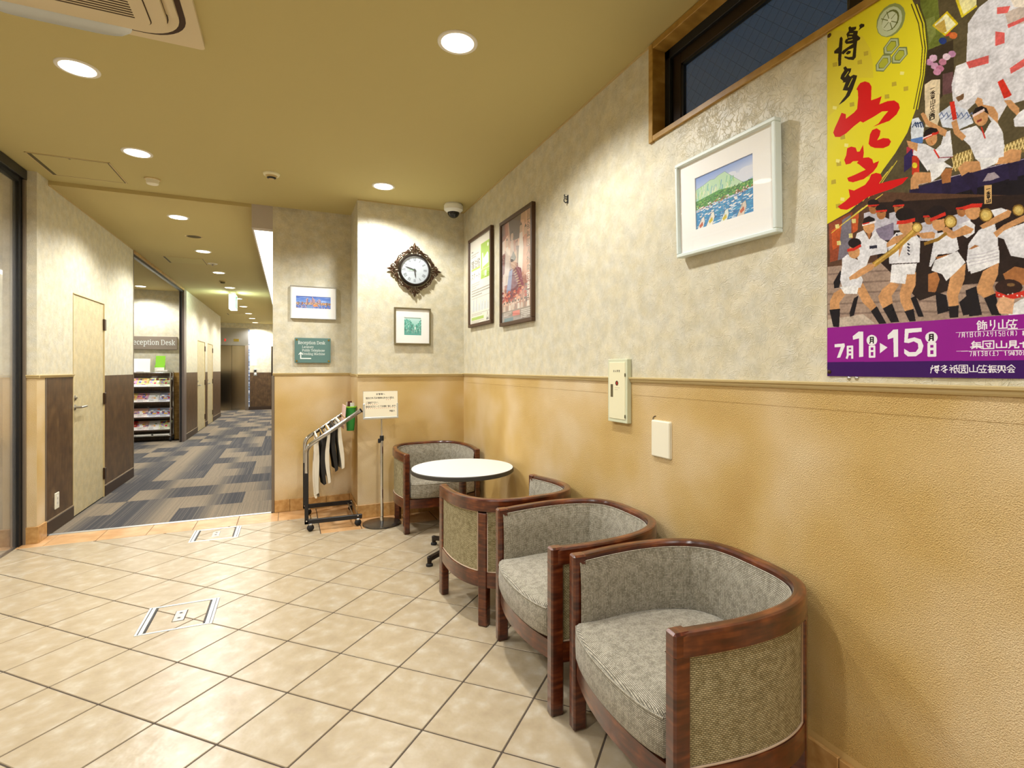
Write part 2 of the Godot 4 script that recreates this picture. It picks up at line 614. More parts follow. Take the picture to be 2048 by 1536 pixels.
func make_materials():
	var wp = wallpaper_maps()
	var m = textured("washi wallpaper", wp[0], 0.42)
	tri(m, 1.15)
	m.normal_enabled = true
	m.normal_texture = wp[1]
	m.normal_scale = 0.85
	m = m.duplicate()
	m.resource_name = "door paper"
	m.albedo_color = Color("f6ecd2")
	M["door paper"] = m
	# lower wall covering: ochre, grainy
	m = textured("ochre wall covering", noise_tex(noise(0.0045, 4, FastNoiseLite.TYPE_SIMPLEX_SMOOTH, 3), 512, 512, [[0.0, "b99450"], [0.35, "c7a665"], [0.6, "cfb27e"], [1.0, "dcc7a2"]]), 0.62)
	tri(m, 2.3)
	m.normal_enabled = true
	m.normal_texture = noise_tex(noise(0.30, 2, FastNoiseLite.TYPE_SIMPLEX, 21), 1792, 1792, [], 5.0)
	m.normal_scale = 0.4
	mat("smooth ochre", "caa768", 0.6)
	mat("ceiling paint", "beb078", 0.9)
	mat("corridor ceiling paint", "bcab74", 0.9)
	# floor
	m = textured("stone tile", noise_tex(noise(0.011, 6, FastNoiseLite.TYPE_SIMPLEX_SMOOTH, 14), 1024, 1024, [[0.0, "b8a68c"], [0.40, "c1b094"], [0.58, "c5b59c"], [0.76, "cbbea8"], [1.0, "d8cfc0"]]), 0.3)
	m.metallic_specular = 0.5
	m.albedo_color = Color("eae8e2")
	m.normal_enabled = true
	m.normal_texture = noise_tex(noise(0.02, 4, FastNoiseLite.TYPE_SIMPLEX_SMOOTH, 4), 512, 512, [], 2.0)
	m.normal_scale = 0.35
	mat("grout", "4c4034", 0.9)
	m = textured("terracotta tile", noise_tex(noise(0.012, 5, FastNoiseLite.TYPE_SIMPLEX_SMOOTH, 41), 512, 512, [[0.0, "bd8c58"], [0.5, "cfa270"], [1.0, "dcb68a"]]), 0.36)
	m = textured("skirting tile", noise_tex(noise(0.012, 5, FastNoiseLite.TYPE_SIMPLEX_SMOOTH, 43), 512, 512, [[0.0, "aa7d44"], [0.5, "ba8f54"], [1.0, "c8a068"]]), 0.4)
	m.uv1_scale = Vector3(3, 3, 3)
	for k in 8:
		textured("carpet %d" % k, carpet_tex(60 + k, k % 2 == 1, [0.62, 0.5, 0.28, 0.75, 0.4, 0.2, 0.85, 0.55][k]), 0.96)
	# timber and laminate
	m = textured("mahogany", streak_tex(512, 128, Color("341307"), Color("51210e"), Color("7a3f1c"), 7), 0.28, 2.4)
	m.clearcoat_enabled = true
	m.clearcoat = 0.6
	m.clearcoat_roughness = 0.16
	m = textured("brown laminate", streak_tex(256, 256, Color("422e1c"), Color("553e25"), Color("6a5133"), 17, false, 0.6), 0.42, 1.6)
	textured("golden timber", streak_tex(512, 64, Color("8f6a2a"), Color("a8823a"), Color("c09a54"), 27), 0.4, 2.0)
	mat("dark base", "3b2a1c", 0.45)
	mat("pale line", "8f7a5c", 0.5)
	# cloth
	var w = weave_tex(Color("d2cab6"), Color("9c947f"), Color("2c281f"), 71, false)
	m = textured("woven cloth", w[0], 0.95, 1.0 / w[2])
	m.normal_enabled = true
	m.normal_texture = w[1]
	m.normal_scale = 0.8
	m.rim_enabled = true
	m.rim = 0.5
	w = weave_tex(Color("c2b791"), Color("968a64"), Color("33290f"), 72, true)
	m = textured("woven cloth outside", w[0], 0.95, 1.0 / w[2])
	m.normal_enabled = true
	m.normal_texture = w[1]
	m.normal_scale = 0.9
	M["woven cloth"].albedo_color = Color("fafafa")
	mat("post steel", "7d706a", 0.35, 0.3)
	mat("piping", "b7a088", 0.8)
	# metals, plastics
	mat("chrome", "d8dade", 0.12, 1.0)
	mat("dark chrome", "6f6c68", 0.2, 0.85)
	mat("satin steel", "b9b6b0", 0.32, 1.0)
	mat("brushed steel", "a89a82", 0.17, 1.0)
	mat("aluminium frame", "d3d6d4", 0.35, 0.7)
	mat("black steel", "18171a", 0.4)
	mat("black", "0b0b0c", 0.5)
	mat("rubber", "1b1a1a", 0.8)
	mat("brass", "c9b25a", 0.25, 1.0)
	mat("bronze", "4a3524", 0.38, 0.7)
	mat("champagne", "857a5c", 0.35, 0.6)
	mat("dark bronze", "2a211a", 0.42, 0.5)
	mat("white enamel", "eef0ec", 0.3)
	mat("white plastic", "e6e2d6", 0.4)
	mat("cream enamel", "e6e0bd", 0.38)
	mat("cream edge", "cfd2b4", 0.42)
	mat("ivory plastic", "ece6cf", 0.35)
	mat("air conditioner plastic", "d6c6a2", 0.45)
	mat("flap plastic", "dfe6ea", 0.4)
	mat("grey paint", "bcb2a8", 0.7)
	mat("white laminate", "f1efec", 0.28)
	mat("table edge", "3a3630", 0.5)
	mat("mat board", "faf9f6", 0.85)
	mat("paper", "eeeadf", 0.85)
	mat("white frame", "dfeae6", 0.4)
	mat("frame brown", "4a2f18", 0.45)
	mat("corner guard", "6f6252", 0.45)
	mat("dark aluminium", "2a1d13", 0.42, 0.3)
	mat("gasket", "0d0f10", 0.6)
	mat("green plastic", "2f8f3c", 0.35)
	mat("lime plastic", "8ed033", 0.4)
	mat("slate sign", "5f7f7a", 0.3)
	mat("lettering white", "e9efe9", 0.5)
	mat("red", "c02c20", 0.5)
	mat("olive grille", "5d5332", 0.7)
	mat("beige cover", "c6b07c", 0.6)
	mat("sign band", "8d8070", 0.6)
	mat("cord", "16130f", 0.7)
	m = mat("clear glass", Color(1, 1, 1, 0.06), 0.02)
	m.transparency = BaseMaterial3D.TRANSPARENCY_ALPHA
	m = mat("smoked dome", Color(0.05, 0.045, 0.05, 1.0), 0.05)
	m = mat("wired glass", Color(0.10, 0.17, 0.25, 0.12), 0.06)
	m.transparency = BaseMaterial3D.TRANSPARENCY_ALPHA
	m = mat("clear acrylic", Color(0.8, 0.86, 0.95, 0.25), 0.08)
	m.transparency = BaseMaterial3D.TRANSPARENCY_ALPHA
	m = mat("lamp face", Color.WHITE, 0.5)
	m.emission_enabled = true
	m.emission = Color(1.0, 0.95, 0.86)
	m.emission_energy_multiplier = 7.0
	m = mat("cove panel", Color.WHITE, 0.5)
	m.emission_enabled = true
	m.emission = Color(1.0, 0.98, 0.93)
	m.emission_energy_multiplier = 2.2
	m = mat("exit lamp", Color.WHITE, 0.5)
	m.emission_enabled = true
	m.emission = Color(0.86, 1.0, 0.92)
	m.emission_energy_multiplier = 2.4
	m = mat("exit green", "1f8f58", 0.5)
	m.emission_enabled = true
	m.emission = Color(0.12, 0.62, 0.36)
	m.emission_energy_multiplier = 0.8

# ------------------------------------------------------------------ the room
func wall_piece(called, b, key, parent):
	return obj(called, b, M[key], parent)

func B1(x0, x1, y0, y1, z0, z1, bev = 0.0):
	var b = B.new()
	b.bx(x0, x1, y0, y1, z0, z1, bev)
	return b

func skirting(parent, a, b, h, out, first = 0.0):
	# tiles three hundred long from a to b (on the floor), standing «out» from the wall
	var d = (b - a).normalized()
	var L = a.distance_to(b)
	var s = -first
	while s < L - 0.005:
		var s0 = max(s, 0.0) + 0.0015
		var s1 = min(s + 0.3, L) - 0.0015
		if s1 - s0 > 0.01:
			var p = a + d * s0
			var q = a + d * s1
			var r = out * 0.013
			var bb = B.new()
			bb.bx(min(p.x, min(q.x, min(p.x + r.x, q.x + r.x))), max(p.x, max(q.x, max(p.x + r.x, q.x + r.x))), 0.0, h, min(p.z, min(q.z, min(p.z + r.z, q.z + r.z))), max(p.z, max(q.z, max(p.z + r.z, q.z + r.z))), 0.002)
			obj("tile", bb, M["skirting tile"], parent)
		s += 0.3

func dado_rail(parent, pts):
	var b = B.new()
	# a slim moulding: lip, cove and foot, standing to the left of the path
	var prof = [Vector2(0, -0.011), Vector2(-0.006, -0.011), Vector2(-0.009, -0.006), Vector2(-0.009, 0.001), Vector2(-0.016, 0.004), Vector2(-0.017, 0.010), Vector2(-0.012, 0.012), Vector2(0, 0.012)]
	b.sweep(pts, prof)
	return obj("rail_moulding", b, M["beige cover"], parent)

func build_shell():
	# right wall, pierced by the high window
	var w = struct("wall_right")
	var b = B.new()
	b.bx(XR, XR + 0.16, 1.2, 2.9, -4.75, -1.862)
	b.bx(XR, XR + 0.16, 1.2, 2.256, -1.862, 0.42)
	b.bx(XR, XR + 0.16, 2.645, 2.9, -1.862, 0.42)
	b.bx(XR, XR + 0.16, 1.2, 2.9, 0.42, 2.75)
	obj("wallpaper", b, M["washi wallpaper"], w)
	obj("lower_covering", B1(XR, XR + 0.16, 0.155, 1.2, -4.75, 2.75), M["ochre wall covering"], w)
	obj("smooth_band", B1(XR, XR + 0.16, -0.1, 0.155, -4.75, 2.75), M["smooth ochre"], w)
	obj("covering_seam", B1(XR - 0.0011, XR, 1.131, 1.189, -4.55, 2.6), M["ochre wall covering"], w)
	var bs = struct("baseboard_right")
	skirting(bs, Vector3(XR, 0, ZB), Vector3(XR, 0, 2.6), 0.136, Vector3(-1, 0, 0))
	# wall behind the clock, its return and the set-back wall
	w = struct("wall_back")
	obj("wallpaper", B1(0.52, XR + 0.16, 1.2, 2.9, ZS - 0.1, ZB), M["washi wallpaper"], w)
	obj("lower_covering", B1(0.52, XR + 0.16, -0.1, 1.2, ZS - 0.1, ZB), M["ochre wall covering"], w)
	w = struct("wall_alcove")
	obj("wallpaper", B1(-0.129, 0.53, 1.2, 2.9, ZS - 0.14, ZS), M["washi wallpaper"], w)
	obj("lower_covering", B1(-0.129, 0.53, -0.1, 1.2, ZS - 0.14, ZS), M["ochre wall covering"], w)
	bs = struct("baseboard_back")
	skirting(bs, Vector3(XR - 0.013, 0, ZB), Vector3(0.52, 0, ZB), 0.113, Vector3(0, 0, 1), 0.2)
	skirting(bs, Vector3(0.52, 0, ZB), Vector3(0.52, 0, ZS), 0.113, Vector3(-1, 0, 0), 0.1)
	skirting(bs, Vector3(0.507, 0, ZS), Vector3(-0.116, 0, ZS), 0.106, Vector3(0, 0, 1), 0.1)
	var t = struct("trim_rail")
	dado_rail(t, [Vector3(XR, 1.2, 2.6), Vector3(XR, 1.2, -2.032)])
	dado_rail(t, [Vector3(XR, 1.2, -2.192), Vector3(XR, 1.2, ZB)])
	dado_rail(t, [Vector3(XR, 1.196, ZB), Vector3(0.52, 1.196, ZB)])
	dado_rail(t, [Vector3(0.503, 1.196, ZB), Vector3(0.52, 1.196, ZB)])
	dado_rail(t, [Vector3(0.52, 1.196, ZB + 0.017), Vector3(0.52, 1.196, ZS)])
	dado_rail(t, [Vector3(0.52, 1.203, ZS), Vector3(-0.13, 1.203, ZS)])
	t = struct("trim_corner")
	obj("corner_guard", B1(-0.139, -0.116, 0.0, 1.19, ZS - 0.14, ZS + 0.006, 0.003), M["corner guard"], t)
	# left side
	w = struct("wall_left")
	b = B.new()
	b.bx(-1.80, XL, 1.19, 2.9, ZS, -4.92)
	b.bx(-1.80, XL, 1.187, 2.9, -5.615, ZS)
	b.bx(-1.80, XL, 1.887, 2.9, -6.44, -5.615)
	b.bx(-1.80, XL, 1.187, 2.9, -7.50, -6.44)
	b.bx(-3.6, -1.80, 1.19, 2.9, -5.05, -4.92)
	obj("wallpaper", b, M["washi wallpaper"], w)
	b = B.new()
	b.bx(-1.80, XL, -0.1, 1.19, -5.06, -4.92)
	b.bx(-3.6, -1.80, -0.1, 1.19, -5.05, -4.92)
	obj("lower_covering", b, M["ochre wall covering"], w)
	obj("wood_panel", B1(-1.80, XL, -0.1, 1.187, -5.615, -5.06), M["brown laminate"], w)
	obj("wood_panel", B1(-1.80, XL, -0.1, 1.187, -7.50, -6.44), M["brown laminate"], w)
	obj("edge_strip", B1(-1.66, XL + 0.004, 0.0, 1.19, -5.075, -5.058), M["corner guard"], w)
	obj("edge_strip", B1(-1.66, XL + 0.004, 0.0, HH, -7.51, -7.495), M["corner guard"], w)
	bs = struct("baseboard_left")
	for zz in [[-5.615, -5.076], [-7.495, -6.44]]:
		obj("board", B1(XL - 0.005, XL + 0.008, 0.0, 0.105, zz[0], zz[1], 0.002), M["dark base"], bs)
		obj("pale_strip", B1(XL - 0.005, XL + 0.006, 0.105, 0.111, zz[0], zz[1]), M["pale line"], bs)
	skirting(bs, Vector3(XL, 0, -4.92), Vector3(XL, 0, -5.058), 0.12, Vector3(1, 0, 0))
	skirting(bs, Vector3(XL + 0.013, 0, -4.92), Vector3(-1.712, 0, -4.92), 0.12, Vector3(0, 0, 1))
	skirting(bs, Vector3(-1.765, 0, -4.92), Vector3(-3.4, 0, -4.92), 0.12, Vector3(0, 0, 1), 0.18)
	t = struct("trim_rail_left")
	dado_rail(t, [Vector3(XL, 1.195, -5.615), Vector3(XL, 1.195, -4.92)])
	dado_rail(t, [Vector3(XL + 0.017, 1.195, -4.92), Vector3(-1.71, 1.195, -4.92)])
	# second stretch of the left wall beyond the reception opening
	w = struct("wall_corridor")
	b = B.new()
	b.bx(-1.70, XL, 1.187, 2.9, -12.23, -10.95)
	b.bx(-1.80, XL, 1.82, 2.9, -13.25, -12.23)
	b.bx(-1.80, XL, 1.187, 2.9, -13.64, -13.25)
	b.bx(-1.80, XL, 1.82, 2.9, -14.50, -13.64)
	b.bx(-1.80, XL, 1.187, 2.9, -16.10, -14.50)
	b.bx(-2.7, -1.8, 1.187, 2.9, -16.10, -16.0)
	obj("wallpaper", b, M["washi wallpaper"], w)
	for zz in [[-12.23, -10.95], [-13.64, -13.25], [-16.10, -14.50]]:
		obj("wood_panel", B1(-1.70, XL, -0.1, 1.187, zz[0], zz[1]), M["brown laminate"], w)
		obj("baseboard", B1(XL - 0.005, XL + 0.008, 0.0, 0.105, zz[0], zz[1], 0.002), M["dark base"], w)
		obj("pale_strip", B1(XL - 0.005, XL + 0.006, 0.105, 0.111, zz[0], zz[1]), M["pale line"], w)
	# far end
	w = struct("wall_end")
	obj("wallpaper", B1(-1.125, 0.1, 1.143, 2.9, -18.45, -18.2), M["washi wallpaper"], w)
	obj("wood_panel", B1(-1.125, 0.1, -0.1, 1.143, -18.45, -18.2), M["brown laminate"], w)
	obj("baseboard", B1(-1.12, -0.02, 0.0, 0.1, -18.2, -18.19), M["dark base"], w)
	obj("wallpaper", B1(-2.7, -1.125, 2.49, 2.9, -18.45, -18.2), M["washi wallpaper"], w)
	obj("wallpaper", B1(-2.8, -2.62, -0.1, 2.9, -18.45, -16.0), M["washi wallpaper"], w)
	w = struct("wall_corridor_right")
	obj("wallpaper", B1(-0.129, 0.02, 1.187, 2.9, -18.3, ZS - 0.14), M["washi wallpaper"], w)
	obj("wood_panel", B1(-0.129, 0.02, -0.1, 1.187, -18.3, ZS - 0.14), M["brown laminate"], w)
	# reception alcove
	w = struct("wall_reception")
	obj("wallpaper", B1(-4.7, -1.70, 1.187, 2.9, -11.4, -11.2), M["washi wallpaper"], w)
	obj("wood_panel", B1(-4.7, -1.70, -0.1, 1.187, -11.4, -11.2), M["brown laminate"], w)
	obj("timber_end", B1(-1.855, -1.70, 0.0, 1.187, -11.2, -11.17, 0.002), M["golden timber"], w)
	obj("wallpaper", B1(-4.8, -4.6, -0.1, 2.9, -11.4, -7.2), M["washi wallpaper"], w)
	obj("wallpaper", B1(-4.8, -1.8, -0.1, 2.9, -7.5, -7.35), M["washi wallpaper"], w)
	# walls behind the viewer, so that the room is closed
	w = struct("wall_front")
	obj("wallpaper", B1(-3.6, 1.6, 1.2, 2.9, 2.6, 2.75), M["washi wallpaper"], w)
	obj("lower_covering", B1(-3.6, 1.6, -0.1, 1.2, 2.6, 2.75), M["ochre wall covering"], w)
	w = struct("wall_vestibule")
	obj("wallpaper", B1(-3.75, -3.5, 1.2, 2.9, -5.0, 2.75), M["washi wallpaper"], w)
	obj("lower_covering", B1(-3.75, -3.5, -0.1, 1.2, -5.0, 2.75), M["ochre wall covering"], w)
	# ceilings
	var c = struct("ceiling")
	obj("lobby_ceiling", B1(-3.75, 1.6, HC, 2.95, ZS, 2.75), M["ceiling paint"], c)
	obj("corridor_ceiling", B1(-4.8, 0.1, HH, 2.95, -18.5, ZS), M["corridor ceiling paint"], c)
	obj("cornice_bead", B1(XR - 0.006, XR, HC - 0.008, HC, -4.61, 2.6), M["beige cover"], c)
	obj("cornice_bead", B1(0.52, XR, HC - 0.008, HC, ZB, ZB + 0.006), M["beige cover"], c)
	obj("cornice_bead", B1(XL, XL + 0.006, HH - 0.008, HH, -7.49, -5.12), M["beige cover"], c)
	# light cove along the corridor's right side
	t = struct("trim_light_cove")
	obj("fascia", B1(-0.292, -0.129, 2.464, HC, -5.20, ZS + 0.001), M["grey paint"], t)
	obj("cove_side", B1(-0.292, -0.280, 2.464, HH, -18.2, -5.20), M["grey paint"], t)
	obj("cove_light_panel", B1(-0.279, -0.131, 2.466, 2.478, -18.2, -5.21), M["cove panel"], t)
	for k in 6:
		var al := AreaLight3D.new()
		al.area_size = Vector2(0.14, 2.1)
		al.light_color = Color(1.0, 0.97, 0.92)
		al.light_energy = 0.55
		al.area_range = 12.0
		al.shadow_enabled = true
		t.add_child(al)
		al.name = "cove_light" if k == 0 else "cove_light_%03d" % k
		al.position = Vector3(-0.205, 2.46, -6.35 - 2.15 * k)
		al.rotation.x = -PI / 2

func clip_tile(poly, region):
	var r = Geometry2D.intersect_polygons(poly, region)
	return r

func tile_mesh(poly, top, off, turn):
	# a tile with eased edges; the outline is in x and z
	var b = B.new()
	var ins = Geometry2D.offset_polygon(poly, -0.0016)
	if ins.is_empty():
		return null
	var q = ins[0]
	if absf(area(q)) < 0.0004 or q.size() < 3:
		return null
	var idx = Geometry2D.triangulate_polygon(q)
	for k in range(0, idx.size(), 3):
		var f = []
		var uv = []
		for i in 3:
			var p = q[idx[k + i]]
			f.append(Vector3(p.x, top, p.y))
			uv.append((p.rotated(turn) + off) / 1.2)
		b.face(f, Vector3.UP, uv)
	var qq = poly
	# skirts down to the grout from the eased edge
	for k in q.size():
		var a = q[k]
		var c = q[(k + 1) % q.size()]
		var d = (c - a).normalized()
		var o = Vector2(d.y, -d.x)
		if Geometry2D.is_polygon_clockwise(q):
			o = -o
		var a2 = a + o * 0.0016
		var c2 = c + o * 0.0016
		var u = (a.rotated(turn) + off) / 1.2
		b.face([Vector3(a.x, top, a.y), Vector3(c.x, top, c.y), Vector3(c2.x, top - 0.0022, c2.y), Vector3(a2.x, top - 0.0022, a2.y)], Vector3(o.x, 0.6, o.y), [u, u, u, u])
	return b

func area(p):
	var s = 0.0
	for k in p.size():
		s += p[k].cross(p[(k + 1) % p.size()])
	return s / 2.0

func build_floor():
	var fl = struct("floor")
	obj("grout_bed", B1(-3.7, XR + 0.1, -0.12, -0.0022, ZS + 0.012, 2.75), M["grout"], fl)
	# lobby field of tiles laid on the diagonal, inside a terracotta border
	var field = PackedVector2Array([Vector2(-3.5, 2.6), Vector2(-3.5, -4.815), Vector2(0.216, -4.815), Vector2(0.216, -4.306), Vector2(1.139, -4.306), Vector2(1.139, 2.6)])
	if Geometry2D.is_polygon_clockwise(field):
		field.reverse()
	var lids = []
	for z0 in [[-3.332, -3.012], [-4.787, -4.480]]:
		lids.append([-0.661, -0.344, z0[0], z0[1]])
	var holes = []
	for l in lids:
		holes.append(PackedVector2Array([Vector2(l[0], l[2]), Vector2(l[1], l[2]), Vector2(l[1], l[3]), Vector2(l[0], l[3])]))
	var p = 0.3015
	var s2 = sqrt(0.5)
	var o = Vector2(0.2068, -3.3128)
	var e1 = Vector2(s2, s2) * p
	var e2 = Vector2(s2, -s2) * p
	var rest = SurfaceTool.new()
	rest.begin(Mesh.PRIMITIVE_TRIANGLES)
	rng.seed = 5
	var count = 0
	var cell = []
	for i in range(-22, 22):
		for j in range(-22, 22):
			var c = o + e1 * (i + 0.5) + e2 * (j + 0.5)
			if c.x < -3.9 or c.x > 1.5 or c.y < -5.2 or c.y > 2.9:
				continue
			cell.append(c)
	cell.sort_custom(func(a, b): return (a - Vector2(0, -2.4)).length() < (b - Vector2(0, -2.4)).length())
	for c in cell:
		var h = (p - 0.0058) / 2.0
		var d1 = Vector2(s2, s2) * h
		var d2 = Vector2(s2, -s2) * h
		var poly = PackedVector2Array([c - d1 - d2, c + d1 - d2, c + d1 + d2, c - d1 + d2])
		if Geometry2D.is_polygon_clockwise(poly):
			poly.reverse()
		var off = Vector2(rng.randf(), rng.randf()) * 1.2
		var turn = rng.randi_range(0, 3) * PI / 2
		var top = rng.randf_range(-0.0002, 0.0002)
		for piece in Geometry2D.intersect_polygons(poly, field):
			var parts = [piece]
			for hole in holes:
				var nx = []
				for q in parts:
					for r in Geometry2D.clip_polygons(q, hole):
						nx.append(r)
				parts = nx
			for q in parts:
				if absf(area(q)) < 0.0006:
					continue
				var b = tile_mesh(q, top, off, turn)
				if b == null:
					continue
				# where the view could see it, a piece of its own
				var cc = c
				var ang = atan2(cc.x, -cc.y)
				if count < 285 and cc.y < 0.35 and cc.y > -5 and cc.x > -2.6:
					obj("tile", b, M["stone tile"], fl)
					count += 1
				else:
					rest.append_from(b.mesh(), 0, Transform3D.IDENTITY)
	var r2 = obj("tile_field", rest.commit(), M["stone tile"], fl)
	r2.set_meta("kind", "stuff")
	# border tiles
	var strips = []
	var x = -3.5
	for k in 14:
		var x0 = -0.084 + 0.3 * (k - 13)
		strips.append([x0 - 0.3, x0, ZS + 0.014, -4.818])
	strips.append([-0.084, 0.216, ZS + 0.014, -4.818])
	strips.append([0.219, 0.517, ZS + 0.014, -4.818])
	strips.append([0.219, 0.517, -4.815, -4.612])
	strips.append([0.219, 0.517, -4.609, -4.309])
	for k in 3:
		strips.append([0.520 + 0.3 * k, 0.817 + 0.3 * k, ZB + 0.002, -4.309])
	var z = -4.306
	while z < 2.5:
		strips.append([1.142, 1.428, z, z + 0.297])
		z += 0.3
	for s in strips:
		var xa = max(s[0] + 0.003, -3.5)
		if s[1] <= xa + 0.02:
			continue
		var poly = PackedVector2Array([Vector2(xa, s[2]), Vector2(s[1], s[2]), Vector2(s[1], s[3]), Vector2(xa, s[3])])
		if Geometry2D.is_polygon_clockwise(poly):
			poly.reverse()
		var b = tile_mesh(poly, 0.0, Vector2(rng.randf(), rng.randf()), 0.0)
		if b:
			obj("border_tile", b, M["terracotta tile"], fl)
	# threshold bar and carpet
	var t = struct("trim_threshold")
	obj("metal_bar", B1(XL + 0.005, -0.14, -0.004, 0.006, ZS - 0.016, ZS + 0.012, 0.003), M["aluminium frame"], t)
	var cf = struct("floor_carpet")
	obj("underlay", B1(-4.8, 0.02, -0.12, -0.003, -18.45, ZS - 0.004), M["rubber"], cf)
	rng.seed = 12
	var xs = [-4.36, -3.865, -3.37, -2.875, -2.38, -1.885, -1.39, -0.895, -0.40, 0.0]
	for r in 27:
		var z1 = ZS - 0.016 - 0.489 * r
		var z0 = max(z1 - 0.489, -18.2)
		for k in 9:
			var x0 = xs[k]
			var x1 = xs[k + 1]
			var recep = z1 < -7.4 and z0 > -11.3
			if not recep:
				if x1 < -2.6 or (x1 < -1.7 and z0 > -16.0):
					continue
				if x0 < XL and z0 > -16.0:
					x0 = XL
			if k == 8:
				x1 = -0.13
			var b = B.new()
			b.face([Vector3(x0, 0, z0), Vector3(x1, 0, z0), Vector3(x1, 0, z1), Vector3(x0, 0, z1)], Vector3.UP, [Vector2((x0 - xs[k]) / 0.495, 1), Vector2((x1 - xs[k]) / 0.495, 1), Vector2((x1 - xs[k]) / 0.495, 0), Vector2((x0 - xs[k]) / 0.495, 0)])
			obj("carpet_tile", b, M["carpet %d" % ([0, 3, 6, 7] if ((k + r) % 2 == 0) != (rng.randf() < 0.16) else [2, 5, 4, 1])[rng.randi_range(0, 3)]], cf)
	# lids of the two floor boxes
	for n in 2:
		var l = lids[n]
		var cx = (l[0] + l[1]) / 2.0
		var cz = (l[2] + l[3]) / 2.0
		var th = thing("floor_outlet_box", ["nearer square metal framed floor box with a socket, alone among the diagonal tiles", "square metal framed floor box nearest the terracotta border at the corridor"][n], "floor box", Vector3(cx, 0, cz), 0.0, "floor outlet boxes")
		var w = (l[1] - l[0]) / 2.0
		var d = (l[3] - l[2]) / 2.0
		for side in 2:
			var sg = -1.0 if side == 0 else 1.0
			obj("frame_bar", B1(sg * (w - 0.016) - 0.016, sg * (w - 0.016) + 0.016, -0.01, 0.0022, -d, d, 0.001), M["aluminium frame"], th)
			obj("frame_groove", B1(sg * (w - 0.013) - 0.002, sg * (w - 0.013) + 0.002, -0.004, 0.0027, -d + 0.004, d - 0.004), M["black"], th)
			obj("frame_groove", B1(sg * (w - 0.036) - 0.004, sg * (w - 0.036) + 0.004, -0.004, -0.0004, -d + 0.02, d - 0.02), M["black"], th)
			obj("frame_bar", B1(-w + 0.032, w - 0.032, -0.01, 0.0022, sg * (d - 0.006) - 0.006, sg * (d - 0.006) + 0.006, 0.001), M["aluminium frame"], th)
		var inner = PackedVector2Array([Vector2(-w + 0.042, -d + 0.014), Vector2(w - 0.042, -d + 0.014), Vector2(w - 0.042, d - 0.014), Vector2(-w + 0.042, d - 0.014)])
		var lidhole = PackedVector2Array([Vector2(-0.026, -0.065), Vector2(0.026, -0.065), Vector2(0.026, 0.065), Vector2(-0.026, 0.065)])
		for c in cell:
			if (c - Vector2(cx, cz)).length() > 0.5:
				continue
			var h = (p - 0.0058) / 2.0
			var d1 = Vector2(s2, s2) * h
			var d2 = Vector2(s2, -s2) * h
			var c0 = c - Vector2(cx, cz)
			var poly = PackedVector2Array([c0 - d1 - d2, c0 + d1 - d2, c0 + d1 + d2, c0 - d1 + d2])
			for q in Geometry2D.intersect_polygons(poly, inner):
				for q2 in Geometry2D.clip_polygons(q, lidhole):
					if Geometry2D.is_polygon_clockwise(q2):
						continue
					var b = tile_mesh(q2, 0.0, Vector2(rng.randf(), rng.randf()), 0.0)
					if b:
						obj("tile", b, M["stone tile"], th)
		var so = obj("socket_plate", B1(-0.024, 0.024, -0.01, 0.0018, -0.062, 0.062, 0.001), M["satin steel"], th)
		for q in [-0.03, 0.03]:
			obj("socket", B1(-0.012, 0.012, 0.0, 0.0024, q - 0.012, q + 0.012, 0.001), M["grey paint"], so)
			obj("slot", B1(-0.006, 0.006, 0.0, 0.0027, q - 0.007, q + 0.007), M["black"], so)

func downlight(x, z, y, label, energy, group, spread = 75.0):
	var t = thing("ceiling_downlight", label, "ceiling light", Vector3(x, y, z), 0.0, group)
	var b = B.new()
	b.lathe([Vector2(0.070, -0.004), Vector2(0.080, -0.006), Vector2(0.086, -0.003), Vector2(0.087, 0.001)], 32, Vector3.ZERO, true)
	obj("trim_ring", b, M["white plastic"], t)
	b = B.new()
	b.lathe([Vector2(0.0, -0.0045), Vector2(0.050, -0.0045), Vector2(0.0715, -0.004), Vector2(0.0715, 0.0)], 32)
	obj("lamp_face", b, M["lamp face"], t)
	var s := SpotLight3D.new()
	s.name = "lamp_light"
	s.light_color = Color(1.0, 1.0, 0.99)
	s.light_energy = energy
	s.spot_angle = spread
	s.spot_angle_attenuation = 0.5
	s.spot_range = 14.0
	s.spot_attenuation = 2.0
	s.light_size = 0.055
	s.shadow_enabled = true
	t.add_child(s)
	s.position = Vector3(0, -0.012, 0)
	s.rotation.x = -PI / 2
	return t

